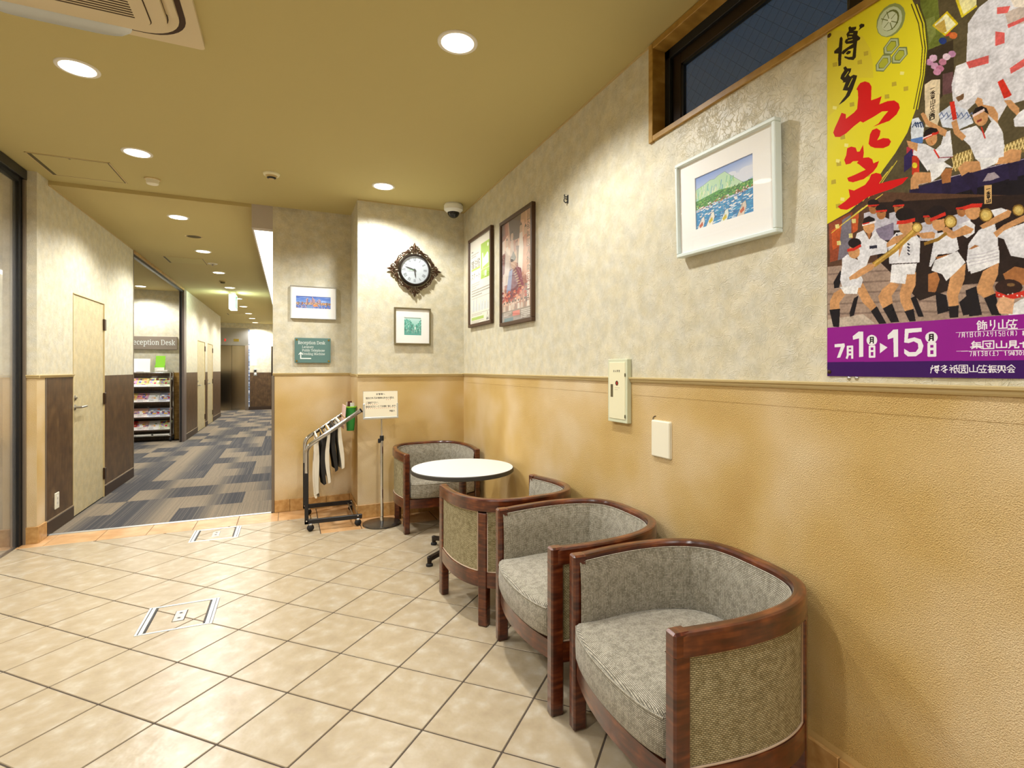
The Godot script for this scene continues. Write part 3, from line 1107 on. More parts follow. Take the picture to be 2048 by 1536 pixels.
func build_lights():
	var E = 3.1
	var hall = "row of downlights along the corridor ceiling"
	var lob = "downlights in the lobby ceiling"
	downlight(0.665, -4.195, HC, "round downlight close to the wall with the clock", E, lob)
	downlight(0.665, -2.215, HC, "big bright round downlight nearest the high window", E, lob)
	downlight(-0.905, -3.145, HC, "large round downlight just beyond the air conditioner", E, lob)
	downlight(-0.905, -4.215, HC, "round downlight between the ceiling hatch and the smoke detector", E, lob)
	downlight(0.665, -0.24, HC, "round lobby downlight above the nearest chair, over the viewer's right shoulder", E * 0.6, lob)
	downlight(0.665, 1.74, HC, "round lobby downlight by the window wall, furthest behind the viewer", E * 0.7, lob)
	downlight(-0.905, -0.9, HC, "round lobby downlight on the viewer's side of the air conditioner", E, lob)
	downlight(-0.905, 1.1, HC, "round lobby downlight by the glass front, furthest behind the viewer", E * 0.7, lob)
	downlight(-2.6, -3.2, HC, "round downlight in the vestibule behind the glass", E * 0.8, lob)
	downlight(-2.6, 0.4, HC, "round downlight in the vestibule behind the glass, behind the viewer", E * 0.8, lob)
	var names = ["first downlight of the corridor row, nearest the lobby", "second downlight of the corridor row, beyond the round speaker", "third downlight of the corridor row, beyond the sprinkler", "fourth downlight of the corridor row, just before the exit sign", "fifth downlight of the corridor row, partly behind the exit sign",
		"sixth downlight of the corridor row", "seventh downlight of the corridor row", "eighth downlight of the corridor row, second from the lift", "ninth downlight of the corridor row, right above the end wall by the lift"]
	var zs = [-5.72, -7.26, -8.77, -10.31, -11.85, -13.3, -14.92, -16.3, -17.75]
	for k in 9:
		downlight(-0.92, zs[k], HH, names[k], E * (2.2 if k == 8 else 1.1), hall)
	downlight(-2.26, -10.75, HH, "round downlight above the reception desk sign", E * 1.0, "reception downlights")
	downlight(-3.3, -9.0, HH, "round downlight inside the reception alcove, hidden by the corridor wall", E * 1.2, "reception downlights")

func _ready():
	# camera: level, with a shifted lens, one and a quarter metres above the floor
	var cam := Camera3D.new()
	cam.name = "camera"
	add_child(cam)
	var f := 1056.6
	cam.projection = Camera3D.PROJECTION_FRUSTUM
	cam.keep_aspect = Camera3D.KEEP_HEIGHT
	cam.near = 0.05
	cam.far = 60.0
	cam.size = 1536.0 / f * cam.near
	cam.frustum_offset = Vector2((1024.0 - 1060.3) / f, (738.0 - 768.0) / f) * cam.near
	cam.position = Vector3(0, 1.25, 0)
	cam.rotation.y = -0.4281
	cam.current = true
	# night outside
	var we := WorldEnvironment.new()
	we.name = "world_environment"
	var env := Environment.new()
	env.background_mode = Environment.BG_COLOR
	env.background_color = Color("22384c")
	env.tonemap_mode = Environment.TONE_MAPPER_LINEAR
	env.tonemap_exposure = 1.0
	env.sdfgi_enabled = true
	env.ssao_enabled = true
	env.ssil_enabled = true
	we.environment = env
	add_child(we)
	build_lights_first()
	build_shell()
	build_floor()
	build_things()

func build_lights_first():
	make_materials()
	build_lights()

# ------------------------------------------------------------------ armchairs
func chair_half():
	# outline seen from above, right half, from the back's middle to the front post (x, z)
	return [Vector2(0, -0.279), Vector2(0.11, -0.274), Vector2(0.2, -0.245), Vector2(0.268, -0.18), Vector2(0.309, -0.085), Vector2(0.325, 0.03), Vector2(0.321, 0.15), Vector2(0.304, 0.283)]

func chair_outline(inset, per = 7):
	var h = spline(chair_half(), per)
	var full = []
	for k in range(h.size() - 1, 0, -1):
		full.append(Vector2(-h[k].x, h[k].y))
	for p in h:
		full.append(p)
	var o = []
	for k in full.size():
		var d = (full[min(k + 1, full.size() - 1)] - full[max(k - 1, 0)]).normalized()
		var nrm = Vector2(d.y, -d.x)   # outward: the path runs left front -> back -> right front
		o.append(full[k] - nrm * inset)
	return o

func rise(z):
	return lerpf(0.0, 0.016, clampf((0.28 - z) / 0.5, 0.0, 1.0))

func path3(o, y, with_rise = true):
	var r = []
	for p in o:
		r.append(Vector3(p.x, y + (rise(p.y) if with_rise else 0.0), p.y))
	return r

func sub_path(o, i0, i1):
	return o.slice(i0, i1 + 1)

func band(b, o, y0, y1, thick, rise0, rise1, bulge = 0.0, wob = 0.0):
	# an upright cushioned band along an outline, «thick» towards the inside
	var P = []
	var U = []
	var len = 0.0
	var n = o.size()
	var ny = 8
	for k in n:
		if k > 0:
			len += o[k].distance_to(o[k - 1])
		var d = (o[min(k + 1, n - 1)] - o[max(k - 1, 0)]).normalized()
		var out = Vector2(d.y, -d.x)
		var row = []
		var ur = []
		for j in ny + 1:
			var f = float(j) / ny
			var e = minf(1.0, minf(f, 1.0 - f) * 5.0)
			var ends = minf(1.0, minf(k, n - 1 - k) / 2.5)
			var q = o[k] - out * (thick * (0.25 + 0.75 * sqrt(e) * (0.3 + 0.7 * ends)) + bulge * sin(PI * f) + wob * sin(len * 150.0 + sin(f * 5.0 + len * 9.0) * 1.2) * e * clampf(absf(sin(len * 7.0)), 0.2, 1.0))
			row.append(Vector3(q.x, lerpf(y0 + rise0 * rise(q.y), y1 + rise1 * rise(q.y), f), q.y))
			ur.append(Vector2(len, -lerpf(y0, y1, f)))
		P.append(row)
		U.append(ur)
	var mid = n / 2
	var dd = (o[1] - o[0]).normalized()
	b.grid(P, U, Vector3(-dd.y, 0, dd.x), 1)

func make_chair(label):
	var t = thing("tub_chair", label, "armchair", Vector3.ZERO, 0.0, "tub armchairs along the walls")
	var o = chair_outline(0.019)
	var b = B.new()
	# top rail, bent wood with eased edges
	var prof = [Vector2(-0.019, -0.06), Vector2(0.019, -0.06), Vector2(0.019, -0.009), Vector2(0.016, -0.002), Vector2(0.009, 0.0), Vector2(-0.009, 0.0), Vector2(-0.016, -0.002), Vector2(-0.019, -0.009)]
	b.sweep(path3(o, 0.604), prof)
	obj("top_rail", b, M["mahogany"], t)
	b = B.new()
	prof = [Vector2(-0.017, 0.19), Vector2(0.017, 0.19), Vector2(0.017, 0.262), Vector2(-0.017, 0.262)]
	b.sweep(path3(chair_outline(0.021), 0.0, false), prof)
	obj("lower_rail", b, M["mahogany"], t)
	# front posts, square with eased edges, under the rail's ends
	for sg in [-1.0, 1.0]:
		b = B.new()
		b.box(Vector3(sg * 0.286, 0.303, 0.262), Vector3(0.042, 0.606, 0.05), 0.006)
		var post = obj("arm_post", b, M["mahogany"], t)
		b = B.new()
		b.box(Vector3(sg * 0.286, 0.546, 0.262), Vector3(0.0424, 0.0012, 0.0504), 0.0)
		obj("joint", b, M["dark base"], post)
		# rear posts stand in the curve
		b = B.new()
		b.t = Transform3D(Basis(Vector3.UP, -sg * 0.92), Vector3(sg * 0.2405, 0, -0.1805))
		b.box(Vector3(0, 0.275, 0), Vector3(0.048, 0.55, 0.042), 0.004)
		obj("rear_leg", b, M["mahogany"], t)
	# curved front rail below the seat
	b = B.new()
	var fr = []
	for k in 13:
		var x = lerpf(-0.268, 0.268, k / 12.0)
		fr.append(Vector3(x, 0, 0.262 + 0.040 * (1.0 - pow(x / 0.268, 2))))
	b.sweep(fr, [Vector2(-0.014, 0.19), Vector2(0.014, 0.19), Vector2(0.014, 0.258), Vector2(-0.014, 0.258)])
	obj("front_rail", b, M["mahogany"], t)
	# inner upholstery: back and two arms, seamed where they meet
	var inn = chair_outline(0.036)
	var n = inn.size()
	var cut = int(n * 0.30)
	var segs = [[1, cut], [cut, n - 1 - cut], [n - 1 - cut, n - 2]]
	for k in 3:
		b = B.new()
		band(b, sub_path(inn, segs[k][0], segs[k][1]), 0.29, 0.582, 0.022, 0.0, 1.0, 0.004, 0.0011 if k == 1 else 0.0003)
		obj("back_upholstery" if k == 1 else "arm_upholstery", b, M["woven cloth"], t)
	b = B.new()
	var wp = chair_outline(0.0415)
	b.tube(path3(wp.slice(2, wp.size() - 2), 0.5825), 0.0028, 6)
	obj("welt", b, M["woven cloth"], t)
	# outer panels between the posts, each edged with piping
	var outp = chair_outline(0.012)
	var i_rear = 0
	for k in n / 2:
		if absf(outp[k].x + 0.2505) + absf(outp[k].y + 0.1905) < absf(outp[i_rear].x + 0.2505) + absf(outp[i_rear].y + 0.1905):
			i_rear = k
	var spans = [[2, i_rear - 2], [i_rear + 2, n - 1 - i_rear - 2], [n - 1 - i_rear + 2, n - 3]]
	for s in spans:
		b = B.new()
		var seg = sub_path(outp, s[0], s[1])
		var P = []
		var U = []
		var len = 0.0
		for k in seg.size():
			if k > 0:
				len += seg[k].distance_to(seg[k - 1])
			P.append([Vector3(seg[k].x, 0.258, seg[k].y), Vector3(seg[k].x, 0.40, seg[k].y), Vector3(seg[k].x, 0.55 + rise(seg[k].y), seg[k].y)])
			U.append([Vector2(len, 0), Vector2(len, -0.142), Vector2(len, -0.29)])
		var dd = (seg[1] - seg[0]).normalized()
		b.grid(P, U, Vector3(dd.y, 0, -dd.x), 1)
		obj("outer_panel", b, M["woven cloth outside"], t)
		b = B.new()
		var edge = []
		var off = chair_outline(0.010)
		var sg2 = sub_path(off, s[0], s[1])
		for p in sg2:
			edge.append(Vector3(p.x, 0.265, p.y))
		sg2.reverse()
		for p in sg2:
			edge.append(Vector3(p.x, 0.541 + rise(p.y), p.y))
		b.tube(edge + [edge[0]], 0.0032, 6)
		obj("piping", b, M["piping"], t)
	# seat cushion: domed top, bowed front
	var so = chair_outline(0.062, 5)
	var ring = []
	for p in so:
		if p.y < 0.225:
			ring.append(p)
	for k in range(1, 14):
		var x = lerpf(ring[ring.size() - 1].x, -ring[ring.size() - 1].x, 0.0)
	var r_end = ring[ring.size() - 1].x
	var front = []
	for k in 15:
		var f = k / 14.0
		var x = lerpf(r_end + 0.004, -r_end - 0.004, f)
		front.append(Vector2(x, 0.262 + 0.066 * pow(sin(PI * clampf(f * 0.95 + 0.025, 0, 1)), 0.42)))
	ring.append_array(front)
	var ctr = Vector2(0, 0.02)
	var levels = [[0.94, 0.262], [0.985, 0.268], [1.0, 0.282], [1.004, 0.320], [1.0, 0.358], [0.988, 0.374], [0.965, 0.382], [0.88, 0.388], [0.6, 0.393], [0.3, 0.395], [0.0, 0.396]]
	var P = []
	var U = []
	var m = ring.size()
	for k in m + 1:
		var p = ring[k % m]
		var row = []
		var ur = []
		var acc = 0.0
		for j in levels.size():
			var q = ctr + (p - ctr) * levels[j][0]
			var yy = levels[j][1]
			row.append(Vector3(q.x, yy, q.y))
			if j <= 3:
				ur.append(Vector2(atan2(p.x, p.y) * 0.3, -yy))
			else:
				ur.append(Vector2(q.x, q.y))
		P.append(row)
		U.append(ur)
	b = B.new()
	var Ps = []
	var Us = []
	var Pt = []
	var Ut = []
	var L = 0.0
	for k in m + 1:
		if k > 0:
			L += ring[k % m].distance_to(ring[k - 1])
		Ps.append(P[k].slice(0, 6))
		var us = []
		for j in 6:
			us.append(Vector2(L, -P[k][j].y))
		Us.append(us)
		Pt.append(P[k].slice(5))
		Ut.append(U[k].slice(5))
	var fwd = Vector3(-1, 0, 0)
	b.grid(Ps, Us, Vector3(ring[0].x - 0.0, 0, 0).normalized() + Vector3(0, 0, 0.0), 1)
	b.grid(Pt, Ut, Vector3.UP, 1)
	var cush = obj("seat_cushion", b, M["woven cloth"], t)
	b = B.new()
	var wl = []
	for p in front:
		var q = ctr + (p - ctr) * 0.993
		wl.append(Vector3(q.x, 0.371, q.y))
	b.tube(wl, 0.003, 6)
	obj("welt", b, M["woven cloth"], cush)
	return t

func build_chairs():
	var a = make_chair("grey woven tub armchair nearest the viewer, its side facing us under the poster wall")
	a.position = Vector3(1.157, 0, -1.303)
	a.rotation.y = -1.643
	dup(a, Vector3(1.150, 0, -1.985), -1.60, "grey woven tub armchair second from the viewer, its arm tucked behind the nearest one")
	dup(a, Vector3(1.092, 0, -2.640), -3.062, "tub armchair with its yellowish back to us, drawn up to the round table")
	dup(a, Vector3(1.079, 0, -4.312), 0.06, "tub armchair in the far corner facing us behind the round table")

func build_table():
	var t = thing("round_table", "low round cafe table with a white top and dark edge between two tub chairs", "table", Vector3(1.071, 0, -3.448))
	var b = B.new()
	b.lathe([Vector2(0, 0.5851), Vector2(0.3405, 0.5851)].duplicate(), 72)
	b = B.new()
	b.lathe([Vector2(0.341, 0.583), Vector2(0.339, 0.5855), Vector2(0.0, 0.5855)], 72)
	obj("table_top", b, M["white laminate"], t)
	b = B.new()
	b.lathe([Vector2(0.0, 0.556), Vector2(0.338, 0.556), Vector2(0.3445, 0.560), Vector2(0.345, 0.580), Vector2(0.3425, 0.5845), Vector2(0.339, 0.585)], 72)
	obj("edge_band", b, M["table edge"], t)
	b = B.new()
	b.lathe([Vector2(0, 0.06), Vector2(0.026, 0.06), Vector2(0.026, 0.53), Vector2(0.06, 0.545), Vector2(0.11, 0.556), Vector2(0, 0.556)], 28)
	obj("column", b, M["mahogany"], t)
	for k in 4:
		var ang = -PI / 2 - 0.47 + PI / 2 * k
		# feet run out from the column, dropping to a pad
		var d = Vector3(cos(ang), 0, sin(ang))
		b = B.new()
		b.sweep([Vector3(0, 0.075, 0), d * 0.15 + Vector3(0, 0.066, 0), d * 0.292 + Vector3(0, 0.047, 0)], [Vector2(-0.017, -0.012), Vector2(0.017, -0.012), Vector2(0.014, 0.012), Vector2(-0.014, 0.012)])
		b.lathe([Vector2(0, 0.018), Vector2(0.014, 0.018), Vector2(0.016, 0.058), Vector2(0.010, 0.062), Vector2(0, 0.062)], 16, d * 0.292)
		var leg = obj("foot", b, M["dark bronze"], t)
		b = B.new()
		b.lathe([Vector2(0, 0.0), Vector2(0.022, 0.0), Vector2(0.022, 0.012), Vector2(0.012, 0.018), Vector2(0, 0.018)], 16, d * 0.292)
		obj("glide", b, M["rubber"], leg)

# ------------------------------------------------------------------ newspaper rack and sign stand
func build_rack():
	var t = thing("newspaper_rack", "chrome and black newspaper rack on castors beside the projecting wall", "newspaper rack", Vector3.ZERO)
	var zs = [-4.405, -4.905]
	for z in zs:
		var b = B.new()
		b.bx(0.108, 0.136, 0.058, 0.452, z - 0.0125, z + 0.0125, 0.003)
		obj("upright", b, M["black steel"], t)
		b = B.new()
		b.bx(0.108, 0.531, 0.058, 0.092, z - 0.0125, z + 0.0125, 0.003)
		obj("base_bar", b, M["black steel"], t)
		b = B.new()
		var pts = [Vector3(0.123, 0.45, z), Vector3(0.123, 0.60, z)]
		for k in 7:
			var a = lerpf(PI, PI - 0.97, k / 6.0)
			pts.append(Vector3(0.123 + 0.085 + 0.085 * cos(a), 0.605 + 0.085 * sin(a), z))
		var e = pts[pts.size() - 1]
		var dir = Vector3(0.83, 0.557, 0).normalized()
		pts.append(e + dir * 0.2)
		pts.append(e + dir * 0.432)
		var prof = []
		for k in 12:
			prof.append(Vector2(cos(TAU * k / 12) * 0.012, sin(TAU * k / 12) * 0.0165))
		b.sweep(pts, prof, true, Vector3.ZERO)
		var tb = obj("chrome_tube", b, M["chrome"], t)
		var endp = pts[pts.size() - 1]
		b = B.new()
		b.sweep([endp, endp + dir * 0.012], [Vector2(-0.0125, -0.0165), Vector2(0.0125, -0.0165), Vector2(0.0125, 0.0165), Vector2(-0.0125, 0.0165)], false, Vector3.ZERO)
		obj("end_cap", b, M["black steel"], tb)
		for x in [0.150, 0.500]:
			b = B.new()
			b.t = Transform3D(Basis(Vector3.UP, 0.5) * Basis(Vector3.RIGHT, PI / 2), Vector3(x, 0.027, z))
			b.lathe([Vector2(0, -0.019), Vector2(0.014, -0.018), Vector2(0.024, -0.011), Vector2(0.027, 0.0), Vector2(0.024, 0.011), Vector2(0.014, 0.018), Vector2(0, 0.019)], 24, Vector3.ZERO, true)
			var c = obj("castor", b, M["rubber"], t)
			b = B.new()
			b.bx(x - 0.012, x + 0.012, 0.045, 0.06, z - 0.016, z + 0.016, 0.003)
			obj("fork", b, M["satin steel"], c)
		for x in [0.122, 0.500]:
			b = B.new()
			b.t = Transform3D(Basis(Vector3.RIGHT, PI / 2), Vector3(x, 0.083, z + 0.0125))
			b.lathe([Vector2(0, 0.002), Vector2(0.003, 0.002), Vector2(0.006, 0), Vector2(0.006, -0.002)], 12)
			obj("bolt", b, M["chrome"], t)
	for x in [0.135, 0.470, 0.505]:
		var b = B.new()
		b.tube([Vector3(x, 0.072, -4.90), Vector3(x, 0.072, -4.41)], 0.006, 8)
		obj("cross_bar", b, M["satin steel"], t)
	# holders across the slope, each a pair of slats with black knobs
	var e0 = Vector3(0.16, 0.678, 0)
	var dir = Vector3(0.83, 0.557, 0).normalized()
	var hang = []
	for k in 6:
		var p = e0 + dir * (0.045 + 0.052 * k)
		hang.append(p)
		var b = B.new()
		b.bx(p.x - 0.0045, p.x + 0.0045, p.y - 0.004, p.y + 0.012, -4.885, -4.425, 0.003)
		var h = obj("holder_slat", b, M["golden timber"], t)
		for z in [-4.885, -4.425]:
			b = B.new()
			b.t = Transform3D(Basis(Vector3.RIGHT, PI / 2), Vector3(p.x, p.y - 0.006, z))
			b.lathe([Vector2(0, -0.012), Vector2(0.011, -0.012), Vector2(0.0125, -0.004), Vector2(0.0125, 0.006), Vector2(0.009, 0.012), Vector2(0, 0.012)], 14, Vector3.ZERO, true)
			obj("knob", b, M["rubber"], h)
	# newspapers draped over the holders
	var print_im = Paint.new(100, 200, 2.0, Color("e4dcc9"))
	rng.seed = 77
	for k in 4:
		fine_print(print_im, "8d867a", 5 + 24 * k, 20, 20, 44, 4, 1.6)
	print_im.rect(8, 6, 84, 8, Color("6b655c"))
	print_im.rect(54, 60, 40, 34, Color("8a8378"))
	textured("newsprint", print_im.tex(), 0.9)
	mat("dark newsprint", "26231f", 0.85)
	var specs = [[0, 0.47, "newsprint", "newspaper with torn lower edge hanging nearest the front of the rack"], [1, 0.40, "dark newsprint", "dark covered newspaper hanging second on the rack"], [2, 0.42, "newsprint", "pale grey newspaper hanging between the two dark ones on the rack"], [3, 0.36, "dark newsprint", "dark newspaper hanging fourth on the rack, second of the two dark ones"], [4, 0.37, "newsprint", "short pale newspaper hanging furthest up the rack"]]
	for s in specs:
		var p = hang[s[0]]
		var b = B.new()
		var P = []
		var U = []
		var nz = 10
		for i in nz + 1:
			var f = i / float(nz)
			var z = lerpf(-4.45, -4.85, f)
			var row = []
			var ur = []
			for j in 13:
				var g = j / 12.0
				var edge = 0.0
				if s[0] == 0:
					edge = 0.09 * absf(f - 0.35) - 0.10 * (f if f < 0.5 else 1.0 - f)
				var y = p.y + 0.014 - g * (s[1] - edge * g)
				var x = p.x + 0.008 + 0.012 * g + 0.010 * sin(f * 7.0 + s[0] * 2.0) * g + 0.006 * sin(g * 5.0 + s[0])
				row.append(Vector3(x, y, z))
				ur.append(Vector2(f, g))
			P.append(row)
			U.append(ur)
		b.grid(P, U, Vector3(1, 0, 0), 1)
		var Q = []
		for row in P:
			var r2 = []
			for j in row.size():
				r2.append(row[j] + Vector3(-0.012 - 0.016 * sin(PI * j / 12.0) - 0.006 * (j / 12.0), -0.01 * (1.0 if j == 12 else 0.0), 0))
			Q.append(r2)
		b.grid(Q, U, Vector3(-1, 0, 0), 2)
		# joined over the top
		var T = []
		var TU2 = []
		for i in P.size():
			T.append([P[i][0], P[i][0] + Vector3(-0.006, 0.006, 0), Q[i][0]])
			TU2.append([U[i][0], U[i][0], U[i][0]])
		b.grid(T, TU2, Vector3.UP, 3)
		# and closed at the near edge as a fold
		b.grid([P[0], Q[0]], [U[0], U[0]], Vector3(0, 0, 1), 4)
		tag(obj(numbered("newspaper"), b, M[s[2]]), s[3], "newspaper", "newspapers on the rack")
	# green cup at the head of the rack with leaflets in it
	var c = thing("brochure_cup", "green plastic tapered cup hung at the top end of the newspaper rack", "plastic holder", Vector3(0.468, 0.735, -4.655))
	var b = B.new()
	var cup = []
	for q in [[0.0, 0.030], [0.2, 0.046]]:
		cup.append(q)
	b.lathe([Vector2(0, 0), Vector2(0.030, 0), Vector2(0.0465, 0.2), Vector2(0.0445, 0.2), Vector2(0.029, 0.006), Vector2(0, 0.006)], 28)
	obj("cup", b, M["green plastic"], c)
	b = B.new()
	b.lathe([Vector2(0.0465, 0.192), Vector2(0.050, 0.196), Vector2(0.050, 0.202), Vector2(0.0445, 0.203)], 28)
	obj("rim", b, M["lime plastic"], c)
	var lf = [["d9c2a6", -0.018, 0.0, 0.228, "tan leaflet standing in the green cup"], ["5a2b22", 0.004, 0.008, 0.236, "dark red leaflet standing in the green cup"], ["f0ece2", 0.010, -0.004, 0.222, "white leaflet standing in the green cup"]]
	for q in lf:
		mat("leaflet " + q[0], q[0], 0.7)
		b = B.new()
		b.t = Transform3D(Basis(Vector3.UP, 0.5) * Basis(Vector3.BACK, q[2] * 6.0), Vector3(0.468 + q[1], 0.745, -4.655))
		b.bx(-0.02, 0.02, 0.0, q[3], -0.001, 0.001)
		tag(obj(numbered("leaflet"), b, M["leaflet " + q[0]]), q[4], "leaflet", "leaflets in the green cup")
	b = B.new()
	b.t = Transform3D(Basis(Vector3.BACK, -0.08), Vector3(0.405, 0.76, -4.655))
	b.bx(-0.003, 0.003, 0.0, 0.19, -0.15, 0.13, 0.001)
	mat("pink sheet", "d8b7ad", 0.7)
	tag(obj("magazine", b, M["pink sheet"]), "pinkish magazine stuck behind the green cup at the head of the rack", "magazine")

func build_stand():
	var t = thing("sign_stand", "slim chrome stand on a round base holding a notice, left of the corner chair", "sign stand", Vector3(0.680, 0, -4.372))
	var b = B.new()
	b.lathe([Vector2(0, 0), Vector2(0.146, 0), Vector2(0.150, 0.006), Vector2(0.148, 0.014), Vector2(0.12, 0.019), Vector2(0.02, 0.026), Vector2(0.0, 0.026)], 56)
	obj("base", b, M["dark chrome"], t)
	b = B.new()
	b.lathe([Vector2(0, 0.02), Vector2(0.017, 0.02), Vector2(0.014, 0.06), Vector2(0.0115, 0.065), Vector2(0.0115, 0.70), Vector2(0, 0.70)], 18)
	b.lathe([Vector2(0, 0.68), Vector2(0.008, 0.68), Vector2(0.008, 0.85), Vector2(0, 0.85)], 14)
	obj("pole", b, M["chrome"], t)
	b = B.new()
	b.lathe([Vector2(0, 0.672), Vector2(0.016, 0.672), Vector2(0.016, 0.712), Vector2(0, 0.712)], 18)
	b.bx(-0.03, -0.012, 0.655, 0.69, -0.006, 0.012, 0.004)
	obj("height_clamp", b, M["rubber"], t)
	var tilt = Transform3D(Basis(Vector3.UP, 0.10) * Basis(Vector3.RIGHT, -0.06), Vector3(-0.006, 0.848, 0.0))
	var p = Paint.new(297, 225, 3.0, Color("f0e8cf"))
	var k = "4a4640"
	write(p, "お客様へ", k, 2.6, 110, 16, 15, 20)
	write(p, "宿泊されるお客様以外の入室は、", k, 2.4, 20, 48, 15.5, 17.4)
	write(p, "ご遠慮下さい。", k, 2.4, 20, 87, 15.5, 17.4)
	write(p, "面会はロビーにてお願い致します。", k, 2.4, 20, 120, 15.5, 17.4)
	write(p, "支配人", k, 2.4, 222, 162, 15, 17)
	for q in [[194, 72, 3], [22, 110, 6], [22, 143, 15]]:
		for i in q[2]:
			p.ell(q[0] + i * 17.4 + 4, q[1], 2.8, 2.8, Color("b8281e"))
	textured("notice print", p.tex(), 0.8)
	b = B.new()
	b.t = tilt
	b.bx(-0.139, 0.139, 0.008, 0.224, -0.004, -0.001)
	var holder = obj("holder_plate", b, M["clear acrylic"], t)
	b = B.new()
	b.t = tilt
	b.sheet(-0.137, 0.010, 0.137, 0.222, 0.0012)
	b.face([Vector3(-0.137, 0.010, -0.0005), Vector3(0.137, 0.010, -0.0005), Vector3(0.137, 0.222, -0.0005), Vector3(-0.137, 0.222, -0.0005)], Vector3(0, 0, -1))
	obj("notice_sheet", b, M["notice print"], t)
	b = B.new()
	b.t = tilt
	b.bx(-0.141, 0.141, 0.0, 0.016, -0.006, 0.006, 0.002)
	b.bx(-0.141, -0.127, 0.016, 0.125, -0.006, 0.006, 0.002)
	b.bx(0.129, 0.141, 0.016, 0.125, -0.006, 0.006, 0.002)
	obj("holder_frame", b, M["aluminium frame"], t)

# ------------------------------------------------------------------ things on the walls
func framed(called, label, category, xf, w, h, bar, depth, frame_m, mat_m, print_key, pw, ph, px = 0.0, py = 0.0, glass = true):
	var t = Node3D.new()
	t.name = numbered(called)
	add_child(t)
	t.transform = xf
	tag(t, label, category)
	var b = B.new()
	b.bx(-w / 2, w / 2, h / 2 - bar, h / 2, 0.0, depth, 0.0025)
	b.bx(-w / 2, w / 2, -h / 2, -h / 2 + bar, 0.0, depth, 0.0025)
	b.bx(-w / 2, -w / 2 + bar, -h / 2 + bar, h / 2 - bar, 0.0, depth, 0.0025)
	b.bx(w / 2 - bar, w / 2, -h / 2 + bar, h / 2 - bar, 0.0, depth, 0.0025)
	obj("frame", b, frame_m, t)
	if mat_m:
		# the mount, with a bevelled window cut in it
		b = B.new()
		var x0 = px - pw / 2
		var x1 = px + pw / 2
		var y0 = py - ph / 2
		var y1 = py + ph / 2
		var zz = depth * 0.62
		var W = w / 2 - bar + 0.001
		var Hh = h / 2 - bar + 0.001
		b.bx(-W, W, y1, Hh, zz - 0.004, zz)
		b.bx(-W, W, -Hh, y0, zz - 0.004, zz)
		b.bx(-W, x0, y0, y1, zz - 0.004, zz)
		b.bx(x1, W, y0, y1, zz - 0.004, zz)
		obj("mount", b, mat_m, t)
	b = B.new()
	b.sheet(px - pw / 2 - 0.002, py - ph / 2 - 0.002, px + pw / 2 + 0.002, py + ph / 2 + 0.002, depth * 0.62 - 0.0035)
	b.bx(-w / 2 + bar * 0.5, w / 2 - bar * 0.5, -h / 2 + bar * 0.5, h / 2 - bar * 0.5, 0.001, depth * 0.62 - 0.006)
	obj("picture", b, M[print_key], t)
	if glass:
		b = B.new()
		b.sheet(-w / 2 + bar * 0.6, -h / 2 + bar * 0.6, w / 2 - bar * 0.6, h / 2 - bar * 0.6, depth * 0.62 + 0.003)
		obj("glass", b, M["clear glass"], t)
	return t

